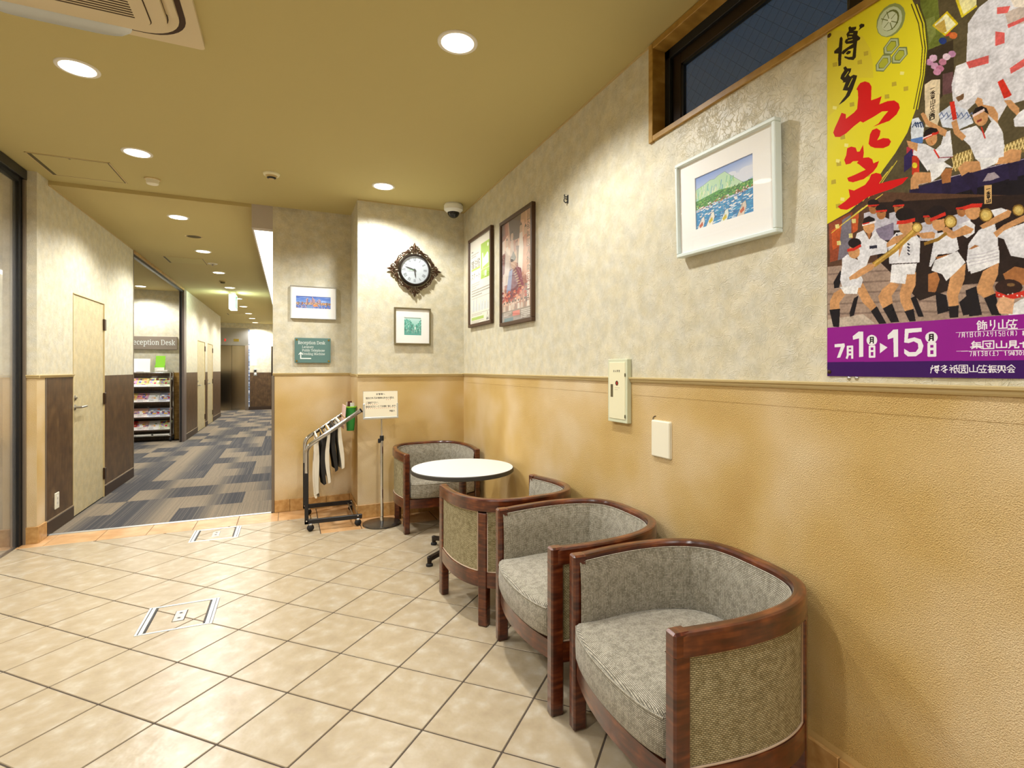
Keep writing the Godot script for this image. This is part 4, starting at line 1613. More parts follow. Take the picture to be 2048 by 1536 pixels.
func harbour_print():
	var p = Paint.new(280, 195, 3.0, Color("b9cdea"))
	rng.seed = 4
	for k in 14:
		p.poly([Vector2(-5, 6 * k), Vector2(285, 4 * k - 10), Vector2(285, 4 * k + 14), Vector2(-5, 6 * k + 16)], Color("7f9fe0").lerp(Color("e2e6f2"), k / 13.0))
	for k in 9:
		p.ell(170 + rng.randf() * 100, 34 + rng.randf() * 40, 26, 9, Color("dfe4f2"))
	var mt = [Vector2(-4, 92), Vector2(-4, 48), Vector2(40, 40), Vector2(78, 30), Vector2(100, 33), Vector2(118, 26), Vector2(150, 22), Vector2(176, 42), Vector2(208, 66), Vector2(232, 84), Vector2(232, 100), Vector2(-4, 104)]
	p.poly(mt, Color("bfe0bd"))
	for k in 60:
		var x = rng.randf() * 190
		var y = 40 + rng.randf() * 40
		p.line([Vector2(x, y), Vector2(x + rng.randf_range(-10, 6), y + rng.randf_range(14, 30))], rng.randf_range(1.5, 5), [Color("8cc7a8"), Color("e6eec2"), Color("7db5c4"), Color("a5d48c"), Color("dfe8c8")][rng.randi_range(0, 4)])
	p.line(mt.slice(1, 10), 1.0, Color("6b8a8c"))
	p.poly([Vector2(-4, 90), Vector2(60, 84), Vector2(120, 78), Vector2(200, 86), Vector2(284, 82), Vector2(284, 108), Vector2(-4, 122)], Color("4f9a4a"))
	for k in 260:
		var x = rng.randf() * 280
		var y = 82 + rng.randf() * 22 + (280 - x) * 0.03
		p.line([Vector2(x, y), Vector2(x + rng.randf_range(2, 8), y - rng.randf_range(-2, 4))], rng.randf_range(1.2, 3.2), [Color("1f5a2c"), Color("6fb84a"), Color("2f7a3c"), Color("a8c868"), Color("274a30")][rng.randi_range(0, 4)])
	for k in 150:
		var x = rng.randf() * 280
		var y = 96 + rng.randf() * 26 + (280 - x) * 0.05
		p.rect(x, y, rng.randf_range(3, 9), rng.randf_range(2, 6), [Color("f2ede4"), Color("b5583a"), Color("d8c2a0"), Color("8f4630"), Color("e4e8ee"), Color("6a5a52"), Color("c98a58")][rng.randi_range(0, 6)])
	p.poly([Vector2(-4, 132), Vector2(284, 112), Vector2(284, 200), Vector2(-4, 200)], Color("2f8fc8"))
	for k in 240:
		var x = rng.randf() * 280
		var y = 118 + rng.randf() * 78
		p.line([Vector2(x, y), Vector2(x + rng.randf_range(4, 18), y - rng.randf_range(-1, 3))], rng.randf_range(0.8, 2.6), [Color("1f6fb0"), Color("66c0d8"), Color("e8f2f6"), Color("2fa6b4"), Color("184f88"), Color("f6f8f8")][rng.randi_range(0, 5)])
	for k in 26:
		var x = rng.randf() * 280
		var y = 116 + rng.randf() * 40
		p.poly([Vector2(x, y), Vector2(x + 16, y - 1), Vector2(x + 12, y + 4), Vector2(x + 3, y + 4)], Color("f4f0ea"))
		p.line([Vector2(x + 7, y), Vector2(x + 8, y - 14)], 0.9, Color("4a4a50"))
	for q in [[20, 178, "e8e4e0"], [70, 172, "f0ece0"], [138, 178, "e6f0ea"], [218, 172, "dcd0c0"]]:
		var x = q[0]
		var y = q[1]
		p.poly([Vector2(x - 20, y + 26), Vector2(x + 10, y - 20), Vector2(x + 24, y - 26), Vector2(x + 28, y - 6), Vector2(x + 14, y + 26)], Color(q[2]))
		p.line([Vector2(x - 20, y + 26), Vector2(x + 10, y - 20), Vector2(x + 24, y - 26), Vector2(x + 28, y - 6), Vector2(x + 14, y + 26)], 1.2, Color("46403a"))
		p.poly([Vector2(x - 2, y + 4), Vector2(x + 16, y - 8), Vector2(x + 18, y + 6), Vector2(x + 2, y + 14)], [Color("d8c030"), Color("c8603a"), Color("8cc8b8")][rng.randi_range(0, 2)])
		p.line([Vector2(x + 8, y), Vector2(x + 10, y - 42)], 1.1, Color("5a5048"))
	textured("harbour watercolour", p.tex(), 0.85)

func skyline_print():
	var p = Paint.new(290, 108, 3.0, Color("2f6fd0"))
	rng.seed = 9
	for k in 12:
		p.rect(0, k * 5, 290, 5, Color("1f56c0").lerp(Color("6f9fe0"), k / 11.0))
	for k in 20:
		p.ell(rng.randf() * 290, 8 + rng.randf() * 34, 30, 2.5, Color("4a80d4").lerp(Color("9ab8e6"), rng.randf()))
	for k in 90:
		var x = rng.randf() * 290
		var h = rng.randf_range(8, 26)
		p.rect(x, 62 - h * 0.4, rng.randf_range(4, 10), h, [Color("8a6a5a"), Color("c8a078"), Color("5a4858"), Color("d8b488"), Color("a06848")][rng.randi_range(0, 4)])
	for q in [[84, 30], [92, 24], [132, 14], [140, 26], [150, 34], [186, 30], [196, 38], [172, 42], [118, 40]]:
		p.rect(q[0], q[1], 9, 70 - q[1], Color("c89a90").lerp(Color("7a5a70"), rng.randf()))
		p.poly([Vector2(q[0], q[1]), Vector2(q[0] + 4.5, q[1] - 10), Vector2(q[0] + 9, q[1])], Color("d8b0a0"))
	for k in 380:
		var x = rng.randf() * 290
		var y = 56 + rng.randf() * 50
		p.rect(x, y, rng.randf_range(2, 7), rng.randf_range(1.5, 5), [Color("c8781e"), Color("e8b860"), Color("3a3028"), Color("6a5a2a"), Color("8a4a1c"), Color("f0d8a0"), Color("54604a")][rng.randi_range(0, 6)])
	p.poly([Vector2(86, 108), Vector2(92, 78), Vector2(126, 80), Vector2(140, 108)], Color("6a90c0"))
	p.ell(160, 80, 22, 10, Color("d88a48"))
	textured("skyline photograph", p.tex(), 0.6)

func trees_print():
	var p = Paint.new(150, 155, 3.0, Color("bfe4e0"))
	rng.seed = 15
	for k in 10:
		p.rect(0, k * 9, 150, 9, Color("c6e8e6").lerp(Color("8fd4c8"), k / 9.0))
	p.rect(0, 88, 150, 70, Color("2f9a8c"))
	for k in 420:
		var side = rng.randf()
		var x = rng.randf() * 150
		var gap = absf(x - 95) / 75.0
		var y = rng.randf_range(20 + 66 * (1.0 - clampf(gap * 1.5, 0, 1)), 120)
		p.ell(x, y, rng.randf_range(2, 6), rng.randf_range(3, 9), [Color("1f8f80"), Color("4ab8a4"), Color("2aa390"), Color("74ccba"), Color("167268")][rng.randi_range(0, 4)])
	for k in 26:
		var x = rng.randf() * 150
		var y0 = rng.randf_range(70, 110)
		p.line([Vector2(x, y0), Vector2(x + rng.randf_range(-2, 2), y0 + 44)], 1.0, Color("d8f0ea") if k % 2 else Color("1a5f58"))
	p.ell(95, 92, 7, 16, Color("d8f2ec"))
	p.rect(0, 138, 150, 20, Color("3f9f94"))
	textured("trees print", p.tex(), 0.8)

func tax_poster():
	var p = Paint.new(500, 720, 1.6, Color("e9e4d6"))
	rng.seed = 3
	var k = "4e4a44"
	p.rect(34, 92, 44, 10, Color("777067"))
	fine_print(p, "8a847a", 34, 120, 180, 2, 18, 9)
	write(p, "宿泊税", k, 8, 34, 176, 62, 74)
	p.poly([Vector2(30, 244), Vector2(250, 244), Vector2(250, 262), Vector2(30, 262)], Color("a4c63a"))
	write(p, "スタート", k, 6, 34, 288, 46, 56)
	p.rect(268, 70, 200, 292, Color("9cc22c"))
	p.ell(430, 104, 16, 16, Color("eef4d8"))
	p.poly([Vector2(300, 160), Vector2(318, 150), Vector2(330, 200), Vector2(420, 160), Vector2(440, 180), Vector2(440, 250), Vector2(300, 268)], Color("f2f4ea"))
	p.rect(300, 150, 14, 130, Color("f2f4ea"))
	p.rect(268, 284, 200, 4, Color("e8f0c8"))
	p.poly([Vector2(340, 306), Vector2(352, 300), Vector2(352, 350), Vector2(340, 350)], Color("eef4d8"))
	p.rect(366, 302, 30, 48, Color("eef4d8"))
	fine_print(p, "9a948a", 34, 372, 200, 3, 18, 7)
	fine_print(p, "6f6a62", 34, 430, 430, 3, 22, 10)
	p.rect(34, 500, 430, 3, Color("8d8a80"))
	for q in 12:
		var h = rng.randf_range(40, 100)
		p.rect(50 + q * 34, 616 - h, 14, h, Color("b9cbe4"))
		if q % 2:
			p.line([Vector2(56 + q * 34, 616), Vector2(60 + q * 34, 616 - h - 14)], 5, [Color("8a6a5a"), Color("6a7a9a"), Color("a08a70")][q % 3])
	fine_print(p, "9a948a", 34, 632, 430, 2, 12, 5)
	p.rect(34, 664, 300, 24, Color("a4c63a"))
	fine_print(p, "9a948a", 34, 696, 300, 2, 10, 4)
	p.line([Vector2(420, 640), Vector2(400, 690), Vector2(440, 690), Vector2(420, 640)], 5, Color(k))
	for q in 3:
		p.ell(402 + q * 18, 700, 8, 8, Color(k))
	textured("green and cream poster", p.tex(), 0.7)

func stage_poster():
	var p = Paint.new(500, 720, 1.6, Color("b98f7a"))
	rng.seed = 8
	for k in 160:
		var x = rng.randf() * 500
		var y = rng.randf() * 560
		var c = [Color("c49a84"), Color("8a5248"), Color("d8c2b4"), Color("a86a58"), Color("6a4a4a"), Color("e0b49a")][rng.randi_range(0, 5)]
		p.poly([Vector2(x - 30, y - 60), Vector2(x + 24, y - 50), Vector2(x + 34, y + 60), Vector2(x - 22, y + 70)], c)
	p.poly([Vector2(120, 0), Vector2(330, 0), Vector2(300, 160), Vector2(150, 150)], Color("5f5050"))
	# tall robed figures
	for q in [[90, 150, "d8c8bc"], [180, 120, "c0a89c"], [330, 100, "e4d8d0"], [400, 130, "c88a70"]]:
		p.ell(q[0], q[1], 22, 30, Color("c8a890"))
		p.poly([Vector2(q[0] - 26, q[1] - 6), Vector2(q[0], q[1] - 46), Vector2(q[0] + 26, q[1] - 6), Vector2(q[0] + 14, q[1] - 22), Vector2(q[0] - 14, q[1] - 22)], Color("3a2e30"))
		p.poly([Vector2(q[0] - 22, q[1] + 28), Vector2(q[0] + 22, q[1] + 28), Vector2(q[0] + 60, q[1] + 300), Vector2(q[0] - 56, q[1] + 300)], Color(q[2]))
	p.ell(200, 300, 40, 52, Color("d4b098"))
	p.poly([Vector2(150, 280), Vector2(200, 226), Vector2(250, 280), Vector2(232, 300), Vector2(168, 300)], Color("2c2628"))
	p.poly([Vector2(140, 350), Vector2(260, 350), Vector2(330, 560), Vector2(90, 560)], Color("7a3038"))
	p.poly([Vector2(130, 360), Vector2(190, 350), Vector2(150, 540), Vector2(80, 500)], Color("8d93b4"))
	p.poly([Vector2(250, 340), Vector2(330, 370), Vector2(380, 520), Vector2(300, 540)], Color("8a2440"))
	for k in 9:
		p.line([Vector2(190 + k * 14, 360 + k * 18), Vector2(230 + k * 16, 350 + k * 20)], 5, Color("d8b878"))
	for k in 40:
		var x = rng.randf() * 420
		p.ell(x, 500 + rng.randf() * 70, 22, 10, [Color("b03c30"), Color("d86a48"), Color("8a2020"), Color("e09a78")][rng.randi_range(0, 3)])
	for k in 9:
		var x = 40 + k * 50
		p.ell(x, 588, 9, 12, Color("d8b8a0"))
		p.poly([Vector2(x - 16, 602), Vector2(x + 16, 602), Vector2(x + 20, 640), Vector2(x - 20, 640)], [Color("c8b4a4"), Color("9a7a70"), Color("d8ccc0")][k % 3])
		p.ell(x, 580, 10, 8, Color("2c2628"))
	p.rect(0, 640, 500, 90, Color("8c7f74"))
	for k in 10:
		gl(p, ["山", "会", "集", "園", "人", "外", "興", "団", "番", "西"][k], "57504a" if k < 7 else "efe6da", 4, 420, 30 + k * 56, 466, 74 + k * 56)
	p.rect(190, 650, 120, 34, Color("d8766a"))
	p.rect(40, 690, 160, 30, Color("3f6a70"))
	fine_print(p, "e6dfd4", 330, 652, 140, 5, 12, 6)
	fine_print(p, "e6dfd4", 30, 650, 140, 3, 10, 5)
	textured("stage play poster", p.tex(), 0.7)

func build_pictures():
	harbour_print()
	skyline_print()
	trees_print()
	tax_poster()
	stage_poster()
	var tiltx = Basis(Vector3.RIGHT, 0.02)
	# harbour painting on the right wall
	var xf = on_right(-1.436, 1.872, 0.0105)
	xf.basis = xf.basis * Basis(Vector3.UP, 0.0152) * Basis(Vector3.RIGHT, 0.0354) * Basis(Vector3.BACK, -0.010)
	framed("framed_painting", "white framed watercolour of a harbour with boats, between the window and the switch plate", "picture", xf, 0.468, 0.366, 0.014, 0.032, M["white frame"], M["mat board"], "harbour watercolour", 0.272, 0.194, 0.0, 0.006)
	xf = on_right(-4.118, 1.985)
	framed("framed_poster", "brown framed cream and green notice poster nearest the corner under the camera", "poster", xf, 0.565, 0.758, 0.026, 0.028, M["frame brown"], null, "green and cream poster", 0.513, 0.706)
	xf = on_right(-3.362, 1.944)
	framed("framed_poster", "brown framed reddish theatre poster full of robed figures", "poster", xf, 0.575, 0.766, 0.026, 0.028, M["frame brown"], null, "stage play poster", 0.523, 0.714)
	framed("framed_photograph", "silver framed wide city skyline photograph above the direction sign", "picture", on_back(0.199, 1.841, ZS), 0.382, 0.292, 0.006, 0.03, M["aluminium frame"], M["mat board"], "skyline photograph", 0.286, 0.107, 0.0, 0.003)
	framed("framed_print", "small square framed print of teal trees below the clock", "picture", on_back(0.975, 1.620, ZB), 0.317, 0.320, 0.014, 0.026, M["champagne"], M["mat board"], "trees print", 0.148, 0.153, 0.002, 0.0)
	# festival poster
	var p = Paint.new(728, 1009, 2.0, Color("4a3a2e"))
	festival_print(p)
	textured("festival print", p.tex(), 0.26)
	M["festival print"].metallic_specular = 0.4
	M["festival print"].albedo_color = Color("f6f6f6")
	var t = thing("festival_poster", "large glossy yellow and purple festival poster pinned to the right wall", "poster", Vector3.ZERO)
	var b = B.new()
	var P = []
	var U = []
	for i in 19:
		var f = i / 18.0
		var row = []
		var ur = []
		for j in 17:
			var g = j / 16.0
			var lift = 0.003 + 0.004 * sin(PI * f) * sin(PI * g) + 0.002 * sin(f * 9.0 + g * 4.0) * sin(PI * f)
			row.append(Vector3(XR - lift, 2.238 - 1.009 * g, -1.05 + 0.728 * f))
			ur.append(Vector2(f, g))
		P.append(row)
		U.append(ur)
	b.grid(P, U, Vector3(-1, 0, 0), 1)
	var sh = obj("poster_sheet", b, M["festival print"], t)
	for q in [[-1.043, 2.226], [-1.043, 1.242], [-0.33, 2.226], [-0.33, 1.242]]:
		b = B.new()
		b.t = Transform3D(Basis(Vector3.BACK, PI / 2), Vector3(XR - 0.003, q[1], q[0]))
		b.lathe([Vector2(0.006, 0.0), Vector2(0.0055, 0.002), Vector2(0.003, 0.004), Vector2(0, 0.0045)], 14, Vector3.ZERO, true)
		obj("pin", b, M["bronze"], t)
	var i = 0
	for z in [-0.985, -0.963]:
		b = B.new()
		b.t = Transform3D(Basis(Vector3.BACK, PI / 2), Vector3(XR, 1.224, z))
		b.lathe([Vector2(0.006, 0.0), Vector2(0.0055, 0.002), Vector2(0.003, 0.004), Vector2(0, 0.0045)], 14, Vector3.ZERO, true)
		tag(obj(numbered("wall_pin"), b, M["satin steel"]), ["left one of two small round pins just below the poster's lower edge", "right one of two small round pins just below the poster's lower edge"][i], "pin", "pins below the poster")
		i += 1

func text_mesh(s, size, font, depth = 0.001, bold = false):
	var tm := TextMesh.new()
	var sf := SystemFont.new()
	sf.font_names = PackedStringArray([font])
	if bold:
		sf.font_weight = 700
	tm.font = sf
	tm.text = s
	tm.font_size = 32
	tm.pixel_size = size / 32.0
	tm.depth = depth
	tm.curve_step = 2.0
	tm.horizontal_alignment = HORIZONTAL_ALIGNMENT_LEFT
	return tm

func fit(o, w, at, tall = 1.0):
	# scales lettering to the width it has on its sign, its lower left corner at «at»
	var bb = o.mesh.get_aabb()
	var k = w / bb.size.x
	o.scale = Vector3(k, k * tall, 1)
	o.position = at - Vector3(bb.position.x * k, bb.position.y * k * tall, 0)

func build_signs():
	var t = thing("direction_sign", "slate green acrylic direction sign under the skyline photograph, pointing to the reception desk", "sign", Vector3(0.193, 1.415, ZS))
	var b = B.new()
	b.box(Vector3(0, 0, 0.022), Vector3(0.297, 0.222, 0.008), 0.002)
	obj("plate", b, M["slate sign"], t)
	for q in [[-0.132, 0.094], [0.132, 0.094], [-0.132, -0.094], [0.132, -0.094]]:
		b = B.new()
		b.t = Transform3D(Basis(Vector3.RIGHT, PI / 2), Vector3(q[0], q[1], 0))
		b.lathe([Vector2(0, 0), Vector2(0.006, 0), Vector2(0.006, 0.026), Vector2(0.008, 0.027), Vector2(0.008, 0.030), Vector2(0, 0.031)], 16)
		obj("standoff", b, M["brass"], t)
	var rows = [["Reception Desk", 0.224, -0.121, 0.046], ["Lavatory", 0.094, -0.088, 0.015], ["Public Telephone", 0.186, -0.088, -0.016], ["Vending Machine", 0.188, -0.088, -0.047]]
	for r in rows:
		var o = obj("lettering", text_mesh(r[0], 0.03, "Droid Serif"), M["lettering white"], t)
		fit(o, r[1], Vector3(r[2], r[3], 0.0268), 1.2)
	b = B.new()
	b.prism([Vector2(-0.104, -0.076), Vector2(-0.014, -0.076), Vector2(-0.014, -0.067), Vector2(-0.095, -0.067), Vector2(-0.095, -0.025), Vector2(-0.0995, -0.020), Vector2(-0.104, -0.025)], 0.026, 0.0272)
	b.prism([Vector2(-0.118, -0.036), Vector2(-0.0995, -0.012), Vector2(-0.081, -0.036), Vector2(-0.085, -0.040), Vector2(-0.0995, -0.024), Vector2(-0.114, -0.040)], 0.026, 0.0273)
	obj("arrow", b, M["lettering white"], t)
	# panel box
	t = Node3D.new()
	t.name = numbered("panel_box")
	add_child(t)
	t.transform = on_right(-2.110, 1.147)
	tag(t, "tall cream metal service panel with a recessed handle, astride the dado rail", "panel box")
	b = B.new()
	b.bx(-0.080, 0.080, -0.150, 0.150, 0.0, 0.024, 0.002)
	obj("casing", b, M["cream edge"], t)
	b = B.new()
	b.bx(-0.068, 0.066, -0.134, 0.136, 0.022, 0.0265, 0.002)
	var door = obj("door", b, M["cream enamel"], t)
	b = B.new()
	b.bx(-0.053, -0.033, -0.031, 0.030, 0.0262, 0.0270)
	b.bx(-0.051, -0.035, 0.018, 0.027, 0.027, 0.0285, 0.0008)
	obj("recessed_handle", b, M["olive grille"], door)
	b = B.new()
	b.t = Transform3D(Basis(Vector3.RIGHT, PI / 2), Vector3(0.0, 0.036, 0.0265))
	b.lathe([Vector2(0, 0), Vector2(0.0115, 0), Vector2(0.0115, 0.001), Vector2(0, 0.001)], 20)
	obj("round_label", b, M["bronze"], door)
	b = B.new()
	b.bx(-0.0025, 0.006, 0.030, 0.042, 0.0265, 0.0279)
	obj("red_mark", b, M["red"], door)
	var p = Paint.new(60, 14, 6.0, Color("e6e0bd"))
	write(p, "自火報西", "3a3428", 1.6, 4, 2, 9, 15)
	textured("panel lettering", p.tex(), 0.5)
	b = B.new()
	b.sheet(-0.034, 0.086, 0.026, 0.1, 0.0268)
	obj("lettering", b, M["panel lettering"], door)
	p = Paint.new(60, 22, 6.0, Color("e6e0bd"))
	fine_print(p, "a09878", 10, 3, 40, 2, 9, 2.2)
	textured("panel small print", p.tex(), 0.5)
	b = B.new()
	b.sheet(-0.028, -0.004, 0.032, 0.018, 0.0268)
	obj("small_print", b, M["panel small print"], door)
	for y in [0.075, -0.118]:
		b = B.new()
		b.bx(0.064, 0.068, y - 0.008, y + 0.008, 0.024, 0.029, 0.001)
		obj("hinge", b, M["olive grille"], door)
	# blank plate
	t = Node3D.new()
	t.name = numbered("blank_plate")
	add_child(t)
	t.transform = on_right(-1.808, 0.952)
	tag(t, "blank ivory wall plate on the ochre wall above the second chair", "wall plate")
	b = B.new()
	b.prism(round_rect(0.124, 0.158, 0.006, 3), 0.0, 0.006)
	obj("back_plate", b, M["ivory plastic"], t)
	b = B.new()
	b.box(Vector3(0, 0, 0.0085), Vector3(0.120, 0.153, 0.008), 0.0035)
	obj("cover", b, M["ivory plastic"], t)
	b = B.new()
	b.tube([Vector3(XR - 0.002, 1.031, -1.868), Vector3(XR - 0.003, 1.040, -1.866), Vector3(XR - 0.0015, 1.046, -1.858), Vector3(XR - 0.001, 1.047, -1.850)], 0.0016, 6)
	tag(obj("wire_end", b, M["cord"]), "short dark wire end curling out above the blank ivory plate", "wire")
	# small hook
	b = B.new()
	b.t = on_right(-2.641, 2.212)
	b.bx(-0.006, 0.006, -0.022, 0.026, 0.0, 0.004, 0.001)
	b.tube([Vector3(0, 0.016, 0.004), Vector3(0, 0.012, 0.018), Vector3(0, 0.020, 0.024), Vector3(0, 0.026, 0.022)], 0.003, 8)
	b.tube([Vector3(0, -0.012, 0.004), Vector3(0, -0.020, 0.016), Vector3(0, -0.012, 0.026), Vector3(0, 0.0, 0.025)], 0.003, 8)
	b.tube([Vector3(-0.004, 0.004, 0.003), Vector3(-0.018, 0.010, 0.012), Vector3(-0.020, 0.018, 0.014)], 0.0026, 8)
	tag(obj("wall_hook", b, M["black"]), "small black ornamental hook high on the papered wall, right of the framed posters", "hook")

# ------------------------------------------------------------------ clock
func scroll(b, c, r0, r1, a0, turns, sgn, rad, z):
	var pts = []
	var n = 22
	for k in n + 1:
		var f = k / float(n)
		var r = lerpf(r0, r1, pow(f, 0.8))
		var a = a0 + sgn * turns * TAU * f
		pts.append(Vector3(c.x + cos(a) * r, c.y + sin(a) * r, z))
	b.tube(pts, rad, 7)

func leaf(b, pts, w, z):
	# a raised leaf along a spine, thick in the middle
	var P = []
	var U = []
	var n = pts.size()
	for k in n:
		var f = k / float(n - 1)
		var d = (pts[min(k + 1, n - 1)] - pts[max(k - 1, 0)]).normalized()
		var s = Vector2(-d.y, d.x)
		var ww = w * sin(PI * clampf(f * 0.92 + 0.06, 0, 1))
		var row = []
		var ur = []
		for j in 5:
			var g = j / 4.0 - 0.5
			row.append(Vector3(pts[k].x + s.x * g * 2 * ww, pts[k].y + s.y * g * 2 * ww, z + 0.008 * cos(g * PI) - 0.003))
			ur.append(Vector2(g, f))
		P.append(row)
		U.append(ur)
	b.grid(P, U, Vector3(0, 0, 1), 1)

func build_clock():
	var t = thing("wall_clock", "round wall clock in a dark scrolled iron diamond surround, on the clock wall", "clock", Vector3(0.991, 2.108, ZB))
	var z = 0.024
	for q in 4:
		var b = B.new()
		b.t = Transform3D(Basis(Vector3.BACK, q * PI / 2), Vector3.ZERO)
		# fleur at the point
		leaf(b, [Vector2(0, 0.150), Vector2(0, 0.185), Vector2(0, 0.215), Vector2(0, 0.238)], 0.013, z)
		leaf(b, [Vector2(0.0, 0.176), Vector2(0.014, 0.194), Vector2(0.020, 0.210)], 0.006, z)
		leaf(b, [Vector2(0.0, 0.176), Vector2(-0.014, 0.194), Vector2(-0.020, 0.210)], 0.006, z)
		for s in [-1.0, 1.0]:
			scroll(b, Vector2(s * 0.031, 0.186), 0.018, 0.006, PI / 2 if s > 0 else PI / 2, 1.2, s, 0.0046, z)
			scroll(b, Vector2(s * 0.052, 0.160), 0.016, 0.005, -PI / 2, 1.1, -s * -1.0, 0.0044, z)
			# long leaf following the rim towards the next quarter
			var pts = []
			for k in 8:
				var a = PI / 2 - s * lerpf(0.16, 0.62, k / 7.0)
				pts.append(Vector2(cos(a), sin(a)) * lerpf(0.150, 0.166, sin(PI * k / 7.0)))
			leaf(b, pts, 0.011, z)
			pts = []
			for k in 6:
				var a = PI / 2 - s * lerpf(0.30, 0.70, k / 5.0)
				pts.append(Vector2(cos(a), sin(a)) * lerpf(0.156, 0.178, k / 5.0))
			leaf(b, pts, 0.007, z + 0.002)
			b.tube([Vector3(s * 0.012, 0.142, z), Vector3(s * 0.018, 0.158, z), Vector3(s * 0.016, 0.172, z)], 0.005, 7)
			b.tube([Vector3(s * 0.034, 0.150, z), Vector3(s * 0.066, 0.142, z), Vector3(s * 0.088, 0.128, z), Vector3(s * 0.104, 0.112, z)], 0.006, 7)
			scroll(b, Vector2(s * 0.108, 0.128), 0.014, 0.004, PI, 0.9, -s, 0.004, z)
		obj("scrollwork", b, M["bronze"], t)
	var b = B.new()
	b.t = Transform3D(Basis(Vector3.RIGHT, PI / 2), Vector3.ZERO)
	b.lathe([Vector2(0.128, 0.0), Vector2(0.137, 0.004), Vector2(0.139, 0.030), Vector2(0.132, 0.042), Vector2(0.122, 0.042), Vector2(0.118, 0.030)], 64)
	obj("rim", b, M["dark bronze"], t)
	var p = Paint.new(240, 240, 3.0, Color("e3e8ea"))
	p.ell(120, 120, 119, 119, Color("b4bcc0"))
	var o = []
	var nr = ["XII", "I", "II", "III", "IIII", "V", "VI", "VII", "VIII", "IX", "X", "XI"]
	for k in 12:
		var a = TAU * k / 12.0
		var s = nr[k]
		var w = 0.0
		for ch in s:
			w += {"I": 6.0, "V": 11.0, "X": 11.0}[ch]
		var x = -w / 2.0
		for ch in s:
			var cw = {"I": 6.0, "V": 11.0, "X": 11.0}[ch]
			var segs = []
			if ch == "I":
				segs = [[x + 3, 0, x + 3, 1, 2.4]]
			elif ch == "V":
				segs = [[x + 1.5, 0, x + 5.5, 1, 2.6], [x + 9.5, 0, x + 5.5, 1, 1.1]]
			else:
				segs = [[x + 1.5, 0, x + 9.5, 1, 2.6], [x + 9.5, 0, x + 1.5, 1, 1.1]]
			for g in segs:
				var q0 = Vector2(g[0], -104.0 + 26.0 * g[1]).rotated(a) + Vector2(120, 120)
				var q1 = Vector2(g[2], -104.0 + 26.0 * g[3]).rotated(a) + Vector2(120, 120)
				q0 = Vector2(g[0], -104.0).rotated(a) + Vector2(120, 120)
				q1 = Vector2(g[2], -78.0).rotated(a) + Vector2(120, 120)
				p.line([q0, q1], g[4] * 1.45, Color("474b4e"))
			x += cw
	rng.seed = 2
	fine_print(p, "b0b8bc", 84, 80, 72, 3, 9, 4)
	fine_print(p, "aab2b6", 66, 142, 108, 3, 10, 4.5)
	for k in 40:
		var a = PI + PI * k / 39.0
		p.ell(120 + cos(a) * 40, 92 + sin(a) * 30, 1.2, 1.2, Color("b8c0c4"))
	textured("clock dial", p.tex(), 0.5)
	b = B.new()
	var ring = []
	var uv = []
	for k in 48:
		var a = TAU * k / 48
		ring.append(Vector3(cos(a) * 0.121, sin(a) * 0.121, 0.024))
		uv.append(Vector2(0.5 + cos(a) * 0.498, 0.5 - sin(a) * 0.498))
	b.face(ring, Vector3(0, 0, 1), uv)
	obj("dial", b, M["clock dial"], t)
	var hands = [["hour_hand", deg_to_rad(173.5), 0.066, 0.0052, "black"], ["minute_hand", deg_to_rad(288.0), 0.090, 0.0038, "black"], ["second_hand", deg_to_rad(269.0), 0.080, 0.0011, "green plastic"]]
	var zz = 0.027
	for h in hands:
		b = B.new()
		b.t = Transform3D(Basis(Vector3.BACK, -h[1]), Vector3(0, 0, 0))
		b.prism([Vector2(-h[3], -0.012), Vector2(h[3], -0.012), Vector2(h[3] * 1.2, h[2] * 0.6), Vector2(h[3] * 0.3, h[2]), Vector2(-h[3] * 0.3, h[2]), Vector2(-h[3] * 1.2, h[2] * 0.6)], zz, zz + 0.001)
		obj(h[0], b, M[h[4]], t)
		zz += 0.002
	b = B.new()
	b.t = Transform3D(Basis(Vector3.RIGHT, PI / 2), Vector3.ZERO)
	b.lathe([Vector2(0.0, 0.024), Vector2(0.006, 0.026), Vector2(0.006, 0.034), Vector2(0, 0.036)], 16)
	obj("hub", b, M["black"], t)
	b = B.new()
	ring = []
	for k in 48:
		var a = TAU * k / 48
		ring.append(Vector3(cos(a) * 0.122, sin(a) * 0.122, 0.039))
	b.face(ring, Vector3(0, 0, 1))
	obj("glass", b, M["clear glass"], t)

